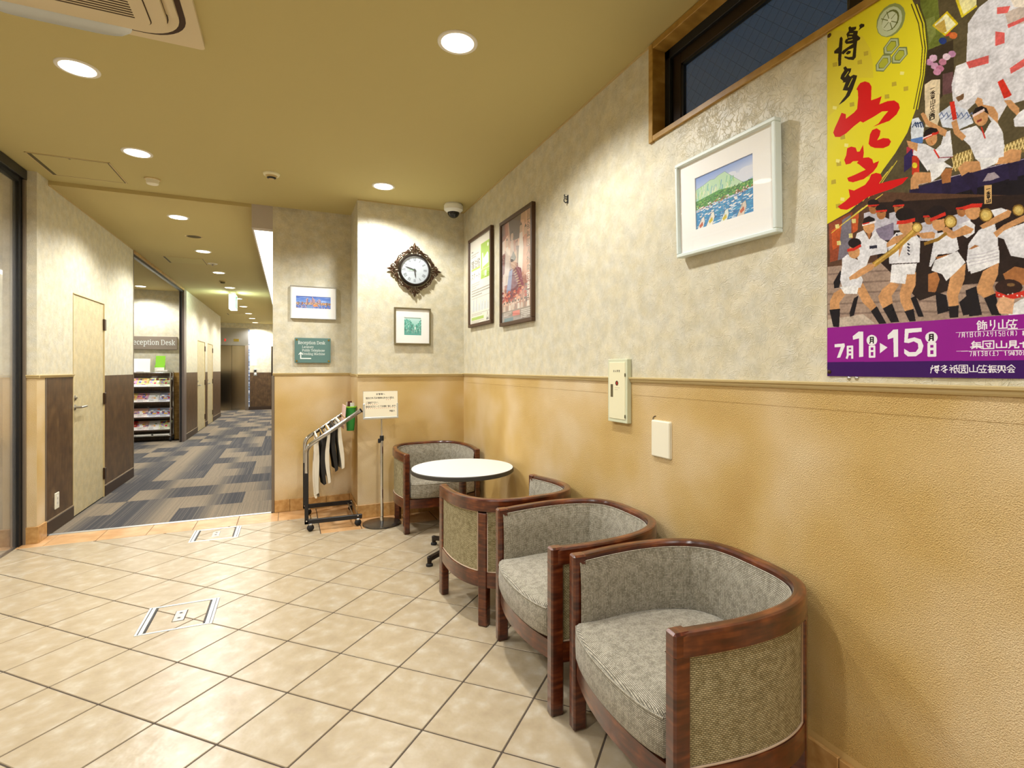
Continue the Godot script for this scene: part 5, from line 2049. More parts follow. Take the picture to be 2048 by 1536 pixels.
# ------------------------------------------------------------------ window
func build_window():
	var w = struct("window_1")
	var z0 = -1.862
	var z1 = 0.42
	var y0 = 2.256
	var y1 = 2.645
	# casing: timber boards round the opening, standing a little proud
	obj("casing_board", B1(XR - 0.012, XR + 0.06, y0 - 0.022, y1 + 0.016, z0 - 0.026, z0 + 0.002, 0.002), M["golden timber"], w)
	obj("casing_board", B1(XR - 0.012, XR + 0.06, y0 - 0.020, y0 + 0.004, z0 + 0.002, z1, 0.002), M["golden timber"], w)
	obj("casing_board", B1(XR - 0.012, XR + 0.06, y1 - 0.010, HC - 0.002, z0 + 0.002, z1, 0.002), M["golden timber"], w)
	obj("casing_board", B1(XR - 0.012, XR + 0.06, y0 - 0.022, y1 + 0.016, z1 - 0.002, z1 + 0.026, 0.002), M["golden timber"], w)
	# dark metal frame and two sashes
	var b = B.new()
	b.bx(XR + 0.056, XR + 0.13, y0 + 0.002, y1, z0, z0 + 0.034, 0.002)
	b.bx(XR + 0.056, XR + 0.13, y1 - 0.05, y1, z0, z1, 0.002)
	b.bx(XR + 0.056, XR + 0.13, y0 + 0.002, y0 + 0.02, z0, z1, 0.002)
	b.bx(XR + 0.056, XR + 0.13, y0 + 0.002, y1, z1 - 0.034, z1, 0.002)
	obj("metal_frame", b, M["gasket"], w)
	for s in [[z0 + 0.036, -0.985, 0.072], [-1.06, z1 - 0.036, 0.098]]:
		b = B.new()
		var xa = XR + s[2]
		b.bx(xa, xa + 0.024, y0 + 0.012, y1 - 0.044, s[0], s[0] + 0.050, 0.002)
		b.bx(xa, xa + 0.024, y0 + 0.012, y1 - 0.044, s[1] - 0.050, s[1], 0.002)
		b.bx(xa, xa + 0.024, y1 - 0.096, y1 - 0.044, s[0] + 0.05, s[1] - 0.05, 0.002)
		b.bx(xa, xa + 0.024, y0 + 0.012, y0 + 0.05, s[0] + 0.05, s[1] - 0.05, 0.002)
		var sash = obj("sash", b, M["dark aluminium"], w)
		b = B.new()
		b.bx(xa + 0.004, xa + 0.02, y0 + 0.05, y1 - 0.096, s[0] + 0.05, s[0] + 0.062)
		b.bx(xa + 0.004, xa + 0.02, y1 - 0.108, y1 - 0.096, s[0] + 0.05, s[1] - 0.05)
		obj("gasket", b, M["gasket"], sash)
		b = B.new()
		b.bx(xa + 0.010, xa + 0.014, y0 + 0.05, y1 - 0.1, s[0] + 0.055, s[1] - 0.05)
		obj("pane", b, M["wired glass"], sash)
		# the wires cast into the pane
		b = B.new()
		var hgt = y1 - 0.1 - y0 - 0.05
		var zz = s[0] - 0.3
		while zz < s[1]:
			for dir in [1.0, -1.0]:
				var za = zz
				var zb2 = zz + hgt * 1.0
				if dir < 0:
					za = zz + hgt
					zb2 = zz
				var pa = Vector3(xa + 0.0155, y0 + 0.05, za)
				var pb = Vector3(xa + 0.0155, y1 - 0.1, zb2)
				var lo = s[0] + 0.056
				var hi = s[1] - 0.052
				var d = pb - pa
				var t0 = 0.0
				var t1 = 1.0
				var ta = (lo - pa.z) / d.z
				var tb = (hi - pa.z) / d.z
				t0 = max(t0, min(ta, tb))
				t1 = min(t1, max(ta, tb))
				if t1 - t0 > 0.02:
					var q0 = pa + d * t0
					var q1 = pa + d * t1
					b.tube([q0, q1], 0.0005, 3)
			zz += 0.055
		var wires = obj("wire_mesh", b, M["dark aluminium"], sash)
		wires.set_meta("kind", "stuff")
	b = B.new()
	b.bx(XR + 0.02, XR + 0.06, y0 + 0.004, y0 + 0.016, -1.075, -1.05, 0.003)
	obj("catch", b, M["satin steel"], w)

# ------------------------------------------------------------------ ceiling fittings
func build_ceiling_things():
	# cassette air conditioner
	var t = thing("ceiling_air_conditioner", "large cream cassette air conditioner in the ceiling with a pale open flap", "air conditioner", Vector3(-0.809, HC, -2.225))
	var b = B.new()
	b.t = Transform3D(Basis(Vector3.RIGHT, PI / 2), Vector3.ZERO)   # local z down
	b.prism(round_rect(0.95, 0.95, 0.018, 4), 0.0, 0.020)
	obj("outer_panel", b, M["air conditioner plastic"], t)
	for q in [[0.865, 0.17, 0.018, 0.0215, "shadow_gap", "bronze"], [0.822, 0.155, 0.018, 0.030, "outlet_surround", "air conditioner plastic"], [0.752, 0.12, 0.028, 0.033, "outlet_gap", "bronze"], [0.742, 0.115, 0.030, 0.050, "raised_plate", "air conditioner plastic"], [0.634, 0.035, 0.048, 0.0515, "panel_gap", "bronze"], [0.626, 0.032, 0.049, 0.055, "centre_panel", "air conditioner plastic"]]:
		b = B.new()
		b.t = Transform3D(Basis(Vector3.RIGHT, PI / 2), Vector3.ZERO)
		b.prism(round_rect(q[0], q[0], q[1], 9), q[2], q[3])
		obj(q[4], b, M[q[5]], t)
	for k in 17:
		b = B.new()
		b.box(Vector3(0, -0.0553, -0.272 + k * 0.016), Vector3(0.53, 0.0014, 0.0062), 0.0)
		obj("slat", b, M["bronze"], t)
	# openings on four sides with their flaps, the far one lowered and pale
	for k in 4:
		var tr = Transform3D(Basis(Vector3.UP, k * PI / 2), Vector3.ZERO)
		b = B.new()
		b.t = tr
		b.bx(-0.23, 0.23, -0.0315, -0.024, -0.408, -0.376)
		obj("outlet", b, M["black"], t)
		var f = B.new()
		f.t = tr
		var PP = []
		var QQ = []
		var UU = []
		for i in 17:
			var x = lerpf(-0.235, 0.235, i / 16.0)
			var e = pow(1.0 - pow(absf(x) / 0.236, 6.0), 0.5)
			var row = []
			var r2 = []
			var ur = []
			for j in 7:
				var g = j / 6.0
				var p3 = Vector3(x, -0.034 - 0.008 * sin(PI * g), -0.374 - 0.036 * g)
				if k == 0:
					p3 = Vector3(x * (1.0 - 0.06 * g), -0.030 - 0.046 * (0.3 + 0.7 * e) * pow(g, 0.8), -0.380 - 0.030 * sin(g * 1.5))
				row.append(p3)
				r2.append(p3 + Vector3(0, 0.003, 0.004))
				ur.append(Vector2(x, g))
			PP.append(row)
			QQ.append(r2)
			UU.append(ur)
		f.grid(PP, UU, Vector3(0, -1, -1), 1)
		f.grid(QQ, UU, Vector3(0, 1, 1), 2)
		obj("flap", f, M["flap plastic"] if k == 0 else M["air conditioner plastic"], t)
	# access hatches
	for q in [[-1.345, -4.72, HC, 0.45, "square access hatch flush in the lobby ceiling, outlined by a dark gap"], [-1.20, -7.98, HH, 0.44, "square access hatch in the corridor ceiling near the reception opening"], [-1.20, -15.3, HH, 0.44, "square access hatch in the corridor ceiling near the lift"]]:
		t = thing("ceiling_hatch", q[4], "access hatch", Vector3(q[0], q[2], q[1]), 0.0, "ceiling hatches")
		var h = q[3] / 2
		b = B.new()
		b.bx(-h, -h + 0.008, -0.003, 0.001, -h, h)
		b.bx(h - 0.008, h, -0.003, 0.001, -h, h)
		b.bx(-h, h, -0.003, 0.001, -h, -h + 0.008)
		b.bx(-h, h, -0.003, 0.001, h - 0.008, h)
		obj("frame", b, M["beige cover"], t)
		b = B.new()
		b.bx(-h + 0.008, h - 0.008, -0.0027, 0.001, -h + 0.008, h - 0.008)
		obj("gap", b, M["olive grille"], t)
		b = B.new()
		b.bx(-h + 0.032, h - 0.016, -0.0033, 0.001, -h + 0.016, h - 0.015, 0.0)
		var d = obj("door", b, M["ceiling paint"], t)
		b = B.new()
		b.lathe([Vector2(0, -0.0036), Vector2(0.007, -0.0036), Vector2(0.007, 0)], 12, Vector3(0.0, 0, h - 0.03))
		obj("catch", b, M["bronze"], d)
	# detectors
	t = thing("smoke_detector", "round smoke detector on the lobby ceiling in front of the set-back wall", "smoke detector", Vector3(-0.116, HC, -4.262))
	b = B.new()
	b.lathe([Vector2(0.040, -0.016), Vector2(0.052, -0.014), Vector2(0.056, -0.004), Vector2(0.056, 0)], 32, Vector3.ZERO, true)
	obj("base", b, M["cream enamel"], t)
	b = B.new()
	b.lathe([Vector2(0, -0.040), Vector2(0.018, -0.040), Vector2(0.030, -0.032), Vector2(0.034, -0.020), Vector2(0.040, -0.016)], 32)
	obj("head", b, M["beige cover"], t)
	b = B.new()
	b.lathe([Vector2(0.0205, -0.0392), Vector2(0.0305, -0.0318), Vector2(0.031, -0.029)], 32)
	obj("vent_ring", b, M["black"], t)
	t = thing("motion_sensor", "pale cylindrical sensor on the lobby ceiling beside the hatch", "sensor", Vector3(-0.926, HC, -4.752))
	b = B.new()
	b.lathe([Vector2(0.044, -0.008), Vector2(0.052, -0.006), Vector2(0.053, 0)], 28)
	obj("base", b, M["beige cover"], t)
	b = B.new()
	b.lathe([Vector2(0, -0.040), Vector2(0.034, -0.040), Vector2(0.039, -0.036), Vector2(0.041, -0.008), Vector2(0.044, -0.008)], 28)
	obj("lens", b, M["ivory plastic"], t)
	t = thing("security_camera", "white dome security camera in the ceiling corner above the framed posters", "security camera", Vector3(1.287, HC, -4.41))
	b = B.new()
	b.lathe([Vector2(0.050, -0.072), Vector2(0.062, -0.066), Vector2(0.080, -0.050), Vector2(0.081, -0.046), Vector2(0.079, -0.044), Vector2(0.081, -0.040), Vector2(0.081, -0.012), Vector2(0.074, -0.006), Vector2(0.074, 0.0)], 40)
	obj("housing", b, M["white enamel"], t)
	b = B.new()
	var pr = [Vector2(0, -0.118)]
	for k in range(1, 9):
		var a = -PI / 2 + k / 8.0 * PI / 2
		pr.append(Vector2(cos(a) * 0.052, -0.066 + sin(a) * 0.052))
	b.lathe(pr, 32, Vector3.ZERO, true)
	obj("dome", b, M["smoked dome"], t)
	# corridor: speaker, sprinkler, second sensor
	t = thing("ceiling_speaker", "round olive speaker grille in the corridor ceiling between the first two downlights", "speaker", Vector3(-0.905, HH, -6.487))
	b = B.new()
	b.lathe([Vector2(0.066, -0.003), Vector2(0.074, -0.005), Vector2(0.080, -0.002), Vector2(0.081, 0)], 32, Vector3.ZERO, true)
	obj("ring", b, M["beige cover"], t)
	b = B.new()
	b.lathe([Vector2(0, -0.002), Vector2(0.067, -0.002), Vector2(0.067, 0)], 32)
	obj("grille", b, M["olive grille"], t)
	t = thing("ceiling_sprinkler", "pale sprinkler rosette on the corridor ceiling past the second hatch", "sprinkler", Vector3(-0.915, HH, -8.06))
	b = B.new()
	b.lathe([Vector2(0.030, -0.004), Vector2(0.055, -0.006), Vector2(0.058, 0)], 24, Vector3.ZERO, true)
	obj("rosette", b, M["white plastic"], t)
	b = B.new()
	b.lathe([Vector2(0, -0.030), Vector2(0.014, -0.030), Vector2(0.008, -0.024), Vector2(0.010, -0.004)], 16)
	obj("nozzle", b, M["satin steel"], t)
	t = thing("smoke_detector", "small dark detector on the corridor ceiling between the third and fourth downlights", "smoke detector", Vector3(-0.95, HH, -9.58))
	b = B.new()
	b.lathe([Vector2(0.036, -0.014), Vector2(0.048, -0.012), Vector2(0.05, 0)], 24)
	obj("base", b, M["beige cover"], t)
	b = B.new()
	b.lathe([Vector2(0, -0.04), Vector2(0.03, -0.036), Vector2(0.034, -0.014)], 24)
	obj("head", b, M["olive grille"], t)
	# lit exit sign, its faces towards the two sides of the corridor
	t = thing("exit_sign", "glowing white and green exit sign hanging from the corridor ceiling", "exit sign", Vector3(-0.925, HH, -10.98))
	b = B.new()
	b.lathe([Vector2(0, -0.05), Vector2(0.012, -0.05), Vector2(0.012, -0.012), Vector2(0.05, -0.008), Vector2(0.05, 0)], 16)
	obj("stem", b, M["white plastic"], t)
	b = B.new()
	b.bx(-0.055, 0.055, -0.31, -0.045, -0.17, 0.17, 0.004)
	obj("lit_body", b, M["exit lamp"], t)
	for s in [-1.0, 1.0]:
		b = B.new()
		b.bx(s * 0.056, s * 0.0565, -0.29, -0.07, -0.14, 0.14)
		obj("green_face", b, M["exit green"], t)
		# running man going through a doorway, in white
		b = B.new()
		b.t = Transform3D(Basis(Vector3.UP, s * PI / 2), Vector3(s * 0.0568, -0.18, 0))
		b.prism([Vector2(0.04, -0.09), Vector2(0.12, -0.09), Vector2(0.12, 0.09), Vector2(0.04, 0.09)], 0.0, 0.0006)
		b.prism([Vector2(-0.03, -0.02), Vector2(0.0, -0.03), Vector2(0.02, -0.08), Vector2(0.034, -0.08), Vector2(0.012, -0.01), Vector2(0.03, 0.03), Vector2(0.01, 0.05), Vector2(-0.04, 0.03), Vector2(-0.05, 0.0), Vector2(-0.02, 0.01)], 0.0, 0.001)
		b.prism(arc(Vector2(0.03, 0.068), 0.014, 0, TAU * 0.95, 12), 0.0, 0.001)
		obj("pictogram", b, M["exit lamp"], t)
		var al := AreaLight3D.new()
		al.name = "sign_light"
		al.area_size = Vector2(0.3, 0.24)
		al.light_color = Color(0.88, 1.0, 0.95)
		al.light_energy = 0.6
		al.area_range = 8.0
		al.shadow_enabled = true
		t.add_child(al, true)
		al.position = Vector3(s * 0.062, -0.178, 0)
		al.rotation.y = -s * PI / 2
	return

# ------------------------------------------------------------------ corridor things
func door_leaf(n, z0, z1, h, label):
	var d = struct("door_%d" % n, label, "door")
	var b = B.new()
	b.bx(XL - 0.05, XL - 0.006, 0.004, h - 0.006, z0 + 0.005, z1 - 0.005, 0.002)
	obj("leaf", b, M["door paper"], d)
	b = B.new()
	b.bx(XL - 0.06, XL + 0.003, 0.0, h, z0 - 0.002, z0 + 0.004)
	b.bx(XL - 0.06, XL + 0.003, 0.0, h, z1 - 0.004, z1 + 0.002)
	b.bx(XL - 0.06, XL + 0.003, h - 0.004, h + 0.002, z0, z1)
	obj("jamb", b, M["beige cover"], d)
	b = B.new()
	b.bx(XL - 0.09, XL - 0.055, 0.0, h, z0, z1)
	obj("backing", b, M["black"], d)
	for y in [0.23, 0.962, 1.682]:
		if n > 1 and y > 0.5 and y < 1.2:
			pass
		b = B.new()
		b.bx(XL - 0.006, XL + 0.010, y - 0.055, y + 0.055, z0 - 0.030, z0 + 0.022, 0.003)
		obj("hinge", b, M["bronze"], d)
	b = B.new()
	b.t = Transform3D(Basis(Vector3.BACK, -PI / 2), Vector3(XL - 0.006, 0.925, z1 - 0.06))
	b.lathe([Vector2(0.024, 0), Vector2(0.024, 0.006), Vector2(0.010, 0.009), Vector2(0.010, 0.045), Vector2(0, 0.045)], 18)
	b.t = Transform3D.IDENTITY
	b.tube([Vector3(XL + 0.036, 0.925, z1 - 0.06), Vector3(XL + 0.040, 0.925, z1 - 0.10), Vector3(XL + 0.036, 0.927, z1 - 0.20)], 0.009, 10)
	obj("lever_handle", b, M["satin steel"], d)
	b = B.new()
	b.t = Transform3D(Basis(Vector3.BACK, -PI / 2), Vector3(XL - 0.006, 1.005, z1 - 0.06))
	b.lathe([Vector2(0.022, 0), Vector2(0.022, 0.008), Vector2(0.008, 0.012), Vector2(0.008, 0.018), Vector2(0, 0.018)], 18)
	obj("lock_cylinder", b, M["satin steel"], d)

func build_corridor():
	door_leaf(1, -6.44, -5.615, 1.887, "papered service door with steel lever handle at the mouth of the corridor")
	door_leaf(2, -13.25, -12.23, 1.82, "nearer of the two narrow cream doors far down the corridor")
	door_leaf(3, -14.50, -13.64, 1.82, "farther of the two narrow cream doors far down the corridor")
	# wall socket
	var t = thing("wall_socket", "white double socket plate low on the brown panel by the corridor mouth", "socket", Vector3(XL, 0.227, -5.267))
	var b = B.new()
	b.bx(0.0, 0.007, -0.062, 0.062, -0.040, 0.040, 0.002)
	obj("plate", b, M["ivory plastic"], t)
	b = B.new()
	b.bx(0.006, 0.0085, -0.038, 0.038, -0.017, 0.017, 0.001)
	var fc = obj("socket_face", b, M["white plastic"], t)
	for y in [0.018, -0.018]:
		b = B.new()
		b.bx(0.0080, 0.0088, y - 0.008, y + 0.008, -0.008, -0.006)
		b.bx(0.0080, 0.0088, y - 0.008, y + 0.008, 0.006, 0.008)
		obj("slot", b, M["black"], fc)
	# reception opening: track, post and glass edge
	var s = struct("trim_reception_opening")
	obj("header_track", B1(-1.70, -1.66, 2.575, HH, -10.76, -7.5, 0.002), M["black steel"], s)
	obj("header_lining", B1(-1.66, -1.640, 2.60, HH, -10.76, -7.5, 0.002), M["golden timber"], s)
	obj("steel_post", B1(-1.715, -1.640, 0.0, HH, -10.95, -10.74, 0.003), M["post steel"], s)
	obj("glass_stile", B1(-1.70, -1.675, 0.0, 2.58, -10.74, -10.70, 0.002), M["black steel"], s)
	# reception sign
	t = thing("reception_sign", "grey band lettered in white across the reception wall above the magazine rack", "sign", Vector3(-1.815, 1.71, -11.2))
	b = B.new()
	b.bx(-1.16, 0.0, -0.118, 0.112, 0.0, 0.03, 0.003)
	obj("band", b, M["sign band"], t)
	var o = obj("lettering", text_mesh("Reception Desk", 0.128, "Droid Serif", 0.002), M["lettering white"], t)
	fit(o, 0.672, Vector3(-0.700, -0.068, 0.031), 1.32)
	build_magazines()
	# lift
	var lift = struct("door_4", "stainless steel lift doors and surround at the far end of the corridor", "lift")
	lift.position = Vector3(-1.72, 0, -18.2)
	b = B.new()
	b.bx(-0.90, 0.60, 1.965, 2.49, -0.2, 0.0, 0.003)
	obj("transom", b, M["satin steel"], lift)
	b = B.new()
	b.bx(0.50, 0.595, 0.0, 1.965, -0.2, 0.0, 0.003)
	obj("door_jamb", b, M["corner guard"], lift)
	for q in [[-0.62, 0.145], [0.149, 0.50]]:
		b = B.new()
		b.bx(q[0], q[1], 0.005, 1.962, -0.10, -0.055, 0.002)
		obj("door_panel", b, M["brushed steel"], lift)
	b = B.new()
	b.bx(-0.9, 0.5, 0, 1.965, -0.22, -0.101)
	obj("shaft_backing", b, M["black"], lift)
	b = B.new()
	b.bx(-0.9, 0.5, -0.01, 0.006, -0.11, 0.0)
	obj("sill", b, M["satin steel"], lift)
	b = B.new()
	b.bx(0.20, 0.34, 2.08, 2.16, 0.0, 0.012, 0.003)
	obj("floor_indicator", b, M["brass"], lift)
	b = B.new()
	b.bx(-0.05, 0.0, 2.08, 2.16, 0.0, 0.01, 0.003)
	obj("arrow_lamp", b, M["red"], lift)
	rng.seed = 6
	var p = Paint.new(10, 250, 4.0, Color("9aa8c0"))
	for k in 60:
		p.rect(1, k * 4.2, 8, rng.randf_range(1.5, 3.4), [Color("2c4a80"), Color("e8ecf2"), Color("28303c"), Color("6a88b0")][rng.randi_range(0, 3)])
	textured("strip print", p.tex(), 0.5)
	b = B.new()
	b.sheet(-0.017, -1.2, 0.017, 1.2, 0.004)
	b.bx(-0.017, 0.017, -1.2, 1.2, 0.0, 0.003)
	var st = obj("notice_strip", b, M["strip print"])
	st.position = Vector3(-1.108, 1.25, -18.2)
	tag(st, "tall narrow blue and white strip on the wall edge right of the lift", "strip")
	b = B.new()
	b.bx(-0.085, 0.085, -0.15, 0.15, 0.0, 0.004, 0.001)
	var pp = obj("paper_notice", b, M["paper"])
	pp.position = Vector3(-0.99, 1.50, -18.2)
	tag(pp, "white paper notice on the bright end wall right of the lift", "notice")
	t = thing("lift_call_panel", "small steel call panel with dark buttons where wood panelling meets the end wall", "call panel", Vector3(-0.94, 1.14, -18.2))
	b = B.new()
	b.bx(-0.045, 0.045, -0.10, 0.10, 0.0, 0.014, 0.003)
	obj("plate", b, M["satin steel"], t)
	for y in [0.055, -0.035]:
		b = B.new()
		b.bx(-0.03, 0.03, y - 0.03, y + 0.03, 0.013, 0.02, 0.003)
		obj("button", b, M["black" if y > 0 else "white enamel"], t)
	var dj = struct("trim_side_door")
	obj("jamb", B1(-0.50, -0.45, 0.0, 1.95, -18.2, -18.16), M["dark aluminium"], dj)

func cover_tex(k):
	var p = Paint.new(21, 29, 4.0, [Color("d8c478"), Color("9a8a80"), Color("e4e0da"), Color("4a2480"), Color("d89ab0"), Color("b8201a"), Color("2a4a90"), Color("d4dc98"), Color("d8aca0"), Color("b0b8d0")][k])
	rng.seed = 100 + k
	for i in (16 if k != 2 else 4):
		var c = [Color("c83a5a"), Color("e8b040"), Color("3f7a4a"), Color("4a58a0"), Color("f4f2ec"), Color("8a4a2c"), Color("d88a70"), Color("b090c8")][rng.randi_range(0, 7)]
		p.rect(rng.randf() * 17, rng.randf() * 24, rng.randf_range(1.5, 7), rng.randf_range(1.0, 6), c)
	p.rect(0, 22 - (k % 3) * 2, 21, 10, [Color("f2efe8"), Color("f2efe8"), Color("f6f4f0"), Color("6a80c8"), Color("f0e4dc"), Color("f4f0ea"), Color("8aa0d0"), Color("eef0d8"), Color("f4e8e0"), Color("eef0f6")][k])
	for i in 3:
		p.rect(3, 21 + i * 2.2, rng.randf_range(6, 14), 1.0, Color("8a8a90"))
	textured("cover %d" % k, p.tex(), 0.55)

func build_magazines():
	for k in 10:
		cover_tex(k)
	var zf = -10.90
	var zb = -11.14
	var x0 = -2.80
	var x1 = -1.865
	var t = thing("magazine_rack", "chrome wire magazine rack on castors under the reception sign", "magazine rack", Vector3.ZERO)
	for x in [x0, x1]:
		for z in [zf, zb]:
			var b = B.new()
			b.tube([Vector3(x, 0.09, z), Vector3(x, 1.20, z)], 0.012, 10)
			obj("post", b, M["chrome"], t)
			b = B.new()
			b.t = Transform3D(Basis(Vector3.BACK, PI / 2), Vector3(x, 0.036, z + 0.02))
			b.lathe([Vector2(0, -0.012), Vector2(0.034, -0.012), Vector2(0.036, 0), Vector2(0.034, 0.012), Vector2(0, 0.012)], 18)
			obj("castor", b, M["rubber"], t)
	var tiers = [0.935, 0.675, 0.415, 0.195]
	var shelf = []
	for y in [1.185, 0.10]:
		var b = B.new()
		for z in [zf, zb]:
			b.tube([Vector3(x0, y, z), Vector3(x1, y, z)], 0.006, 8)
		for x in [x0, x1]:
			b.tube([Vector3(x, y, zf), Vector3(x, y, zb)], 0.006, 8)
		for k in 5:
			b.tube([Vector3(x0, y + 0.004, lerpf(zf, zb, (k + 0.5) / 5)), Vector3(x1, y + 0.004, lerpf(zf, zb, (k + 0.5) / 5))], 0.0028, 6)
		obj("wire_shelf", b, M["chrome"], t)
	for y in tiers:
		var b = B.new()
		b.face([Vector3(x0, y, zf), Vector3(x1, y, zf), Vector3(x1, y + 0.19, zb), Vector3(x0, y + 0.19, zb)], Vector3(0, 1, 1))
		b.face([Vector3(x0, y - 0.01, zf), Vector3(x1, y - 0.01, zf), Vector3(x1, y + 0.18, zb), Vector3(x0, y + 0.18, zb)], Vector3(0, -1, -1))
		b.bx(x0, x1, y - 0.012, y + 0.014, zf, zf + 0.006)
		obj("sloped_shelf", b, M["dark base"], t)
	# magazines on each tier
	rng.seed = 55
	var slope = atan2(0.19, zf - zb)
	var words = ["top", "second", "third", "lowest"]
	var kinds = [[0, 4, 0, 7, 7], [3, 0, 4, 2, 9], [1, 8, 8, 9, 9], [6, 5, 8, 2, 7]]
	var look = ["colourful pamphlet", "grey brown pamphlet", "plain white pamphlet", "purple and violet pamphlet", "patterned pamphlet", "red and white pamphlet", "blue pamphlet", "pale lime pamphlet", "pale pink pamphlet", "pale bluish pamphlet"]
	var place = ["behind the corridor wall", "left of middle", "at the middle", "right of middle", "by the end post"]
	for r in 4:
		for k in 5:
			var cx = lerpf(x0 + 0.2, x1 - 0.10, k / 4.0) if true else 0.0
			var b = B.new()
			b.t = Transform3D(Basis(Vector3.BACK, rng.randf_range(-0.04, 0.04)), Vector3.ZERO)
			b.bx(-0.085, 0.085, 0.0, 0.235, 0.0, 0.004)
			b.sheet(-0.085, 0.0, 0.085, 0.235, 0.0045)
			var o = obj(numbered("magazine"), b, M["cover %d" % kinds[r][k]])
			o.position = Vector3(cx, tiers[r] + 0.006, zf - 0.004)
			o.rotation.x = -(PI / 2 - slope)
			tag(o, "%s on the %s tier of the wire rack, %s" % [look[kinds[r][k]], words[r], place[k]], "magazine", "pamphlets on the wire rack")
	for k in 3:
		var b = B.new()
		b.bx(-0.13, 0.13, 0.0, 0.022, -0.09, 0.09, 0.001)
		var o = obj(numbered("paper_stack"), b, M["paper"])
		o.position = Vector3([-2.5, -2.25, -2.02][k], 0.108, -11.02)
		tag(o, ["flat paper stack on the rack's bottom shelf, hidden end", "flat paper stack at the middle of the rack's bottom shelf", "flat paper stack by the chrome post on the bottom shelf"][k], "papers", "papers on the bottom shelf")
	# on the rack's top
	t = thing("display_board", "white card display standing on top of the wire rack", "display card", Vector3(-2.33, 1.195, -11.05))
	var b = B.new()
	b.t = Transform3D(Basis(Vector3.RIGHT, -0.15), Vector3.ZERO)
	b.bx(-0.14, 0.14, 0.0, 0.235, -0.003, 0.003, 0.001)
	obj("card", b, M["mat board"], t)
	b = B.new()
	b.bx(-0.05, 0.05, 0.0, 0.012, -0.06, 0.03, 0.001)
	obj("foot", b, M["grey paint"], t)
	t = thing("leaflet_box", "lime green leaflet box on top of the wire rack, right of the white card", "leaflet box", Vector3(-2.045, 1.195, -11.05))
	b = B.new()
	b.t = Transform3D(Basis(Vector3.RIGHT, -0.2), Vector3.ZERO)
	b.bx(-0.07, 0.07, 0.02, 0.29, -0.004, 0.004, 0.001)
	b.bx(-0.072, -0.066, 0.0, 0.12, -0.004, 0.05)
	b.bx(0.066, 0.072, 0.0, 0.12, -0.004, 0.05)
	obj("green_back", b, M["lime plastic"], t)
	b = B.new()
	b.bx(-0.07, 0.07, 0.0, 0.08, 0.02, 0.05, 0.002)
	obj("white_pocket", b, M["white plastic"], t)
	b = B.new()
	b.box(Vector3(0, 0.02, 0), Vector3(0.16, 0.03, 0.11), 0.003)
	var o = obj("card_stack", b, M["paper"])
	o.position = Vector3(-1.99, 1.197, -10.94)
	o.position.z = -10.97
	tag(o, "low stack of white cards on the rack's top by the green box", "cards")

func build_left():
	# sliding glass front: header, jamb, pane
	var s = struct("window_2")
	obj("header", B1(-1.785, -1.70, 2.595, HC, -4.92, 2.6, 0.003), M["black steel"], s)
	obj("header_track", B1(-1.760, -1.725, 2.565, 2.60, -4.92, 2.6, 0.002), M["gasket"], s)
	obj("steel_cover", B1(-1.722, -1.704, 0.0, 2.6, -4.925, -4.900, 0.003), M["corner guard"], s)
	obj("jamb", B1(-1.760, -1.722, 0.0, 2.6, -4.925, -4.86, 0.003), M["black"], s)
	obj("steel_cover", B1(-1.775, -1.760, 0.0, 2.6, -4.925, -4.87, 0.003), M["satin steel"], s)
	obj("floor_track", B1(-1.76, -1.73, -0.004, 0.003, -4.92, 2.6), M["satin steel"], s)
	obj("pane", B1(-1.748, -1.740, 0.003, 2.57, -4.86, 2.6), M["clear glass"], s)
	var t = thing("console_counter", "black fronted counter with a pale timber top beyond the glass at the left edge", "counter", Vector3(-2.42, 0, -4.64))
	var b = B.new()
	b.bx(-0.56, 0.56, 0.0, 0.755, -0.25, 0.25, 0.004)
	obj("carcass", b, M["black"], t)
	b = B.new()
	b.bx(-0.58, 0.58, 0.755, 0.780, -0.26, 0.27, 0.004)
	obj("counter_top", b, M["golden timber"], t)

func build_things():
	build_window()
	build_left()
	build_chairs()
	build_table()
	build_rack()
	build_stand()
	build_pictures()
	build_signs()
	build_clock()
	build_ceiling_things()
	build_corridor()

# gives a printed photograph its soft edges, grain and uneven tone
func soften(p):
	var im = p.im
	var w = im.get_width()
	var h = im.get_height()
	im.resize(int(w * 0.42), int(h * 0.42), Image.INTERPOLATE_BILINEAR)
	im.resize(w, h, Image.INTERPOLATE_CUBIC)
	var d = im.get_data()
	var n1 = noise(0.012, 3, FastNoiseLite.TYPE_SIMPLEX_SMOOTH, 90).get_image(w, h).get_data()
	var n2 = noise(0.055, 3, FastNoiseLite.TYPE_SIMPLEX_SMOOTH, 91).get_image(w, h).get_data()
	for i in w * h:
		var f = 0.80 + n1[i] / 255.0 * 0.20 + n2[i] / 255.0 * 0.20
		d[i * 3] = mini(255, int(d[i * 3] * f))
		d[i * 3 + 1] = mini(255, int(d[i * 3 + 1] * f))
		d[i * 3 + 2] = mini(255, int(d[i * 3 + 2] * f))
	p.im = Image.create_from_data(w, h, false, Image.FORMAT_RGB8, d)
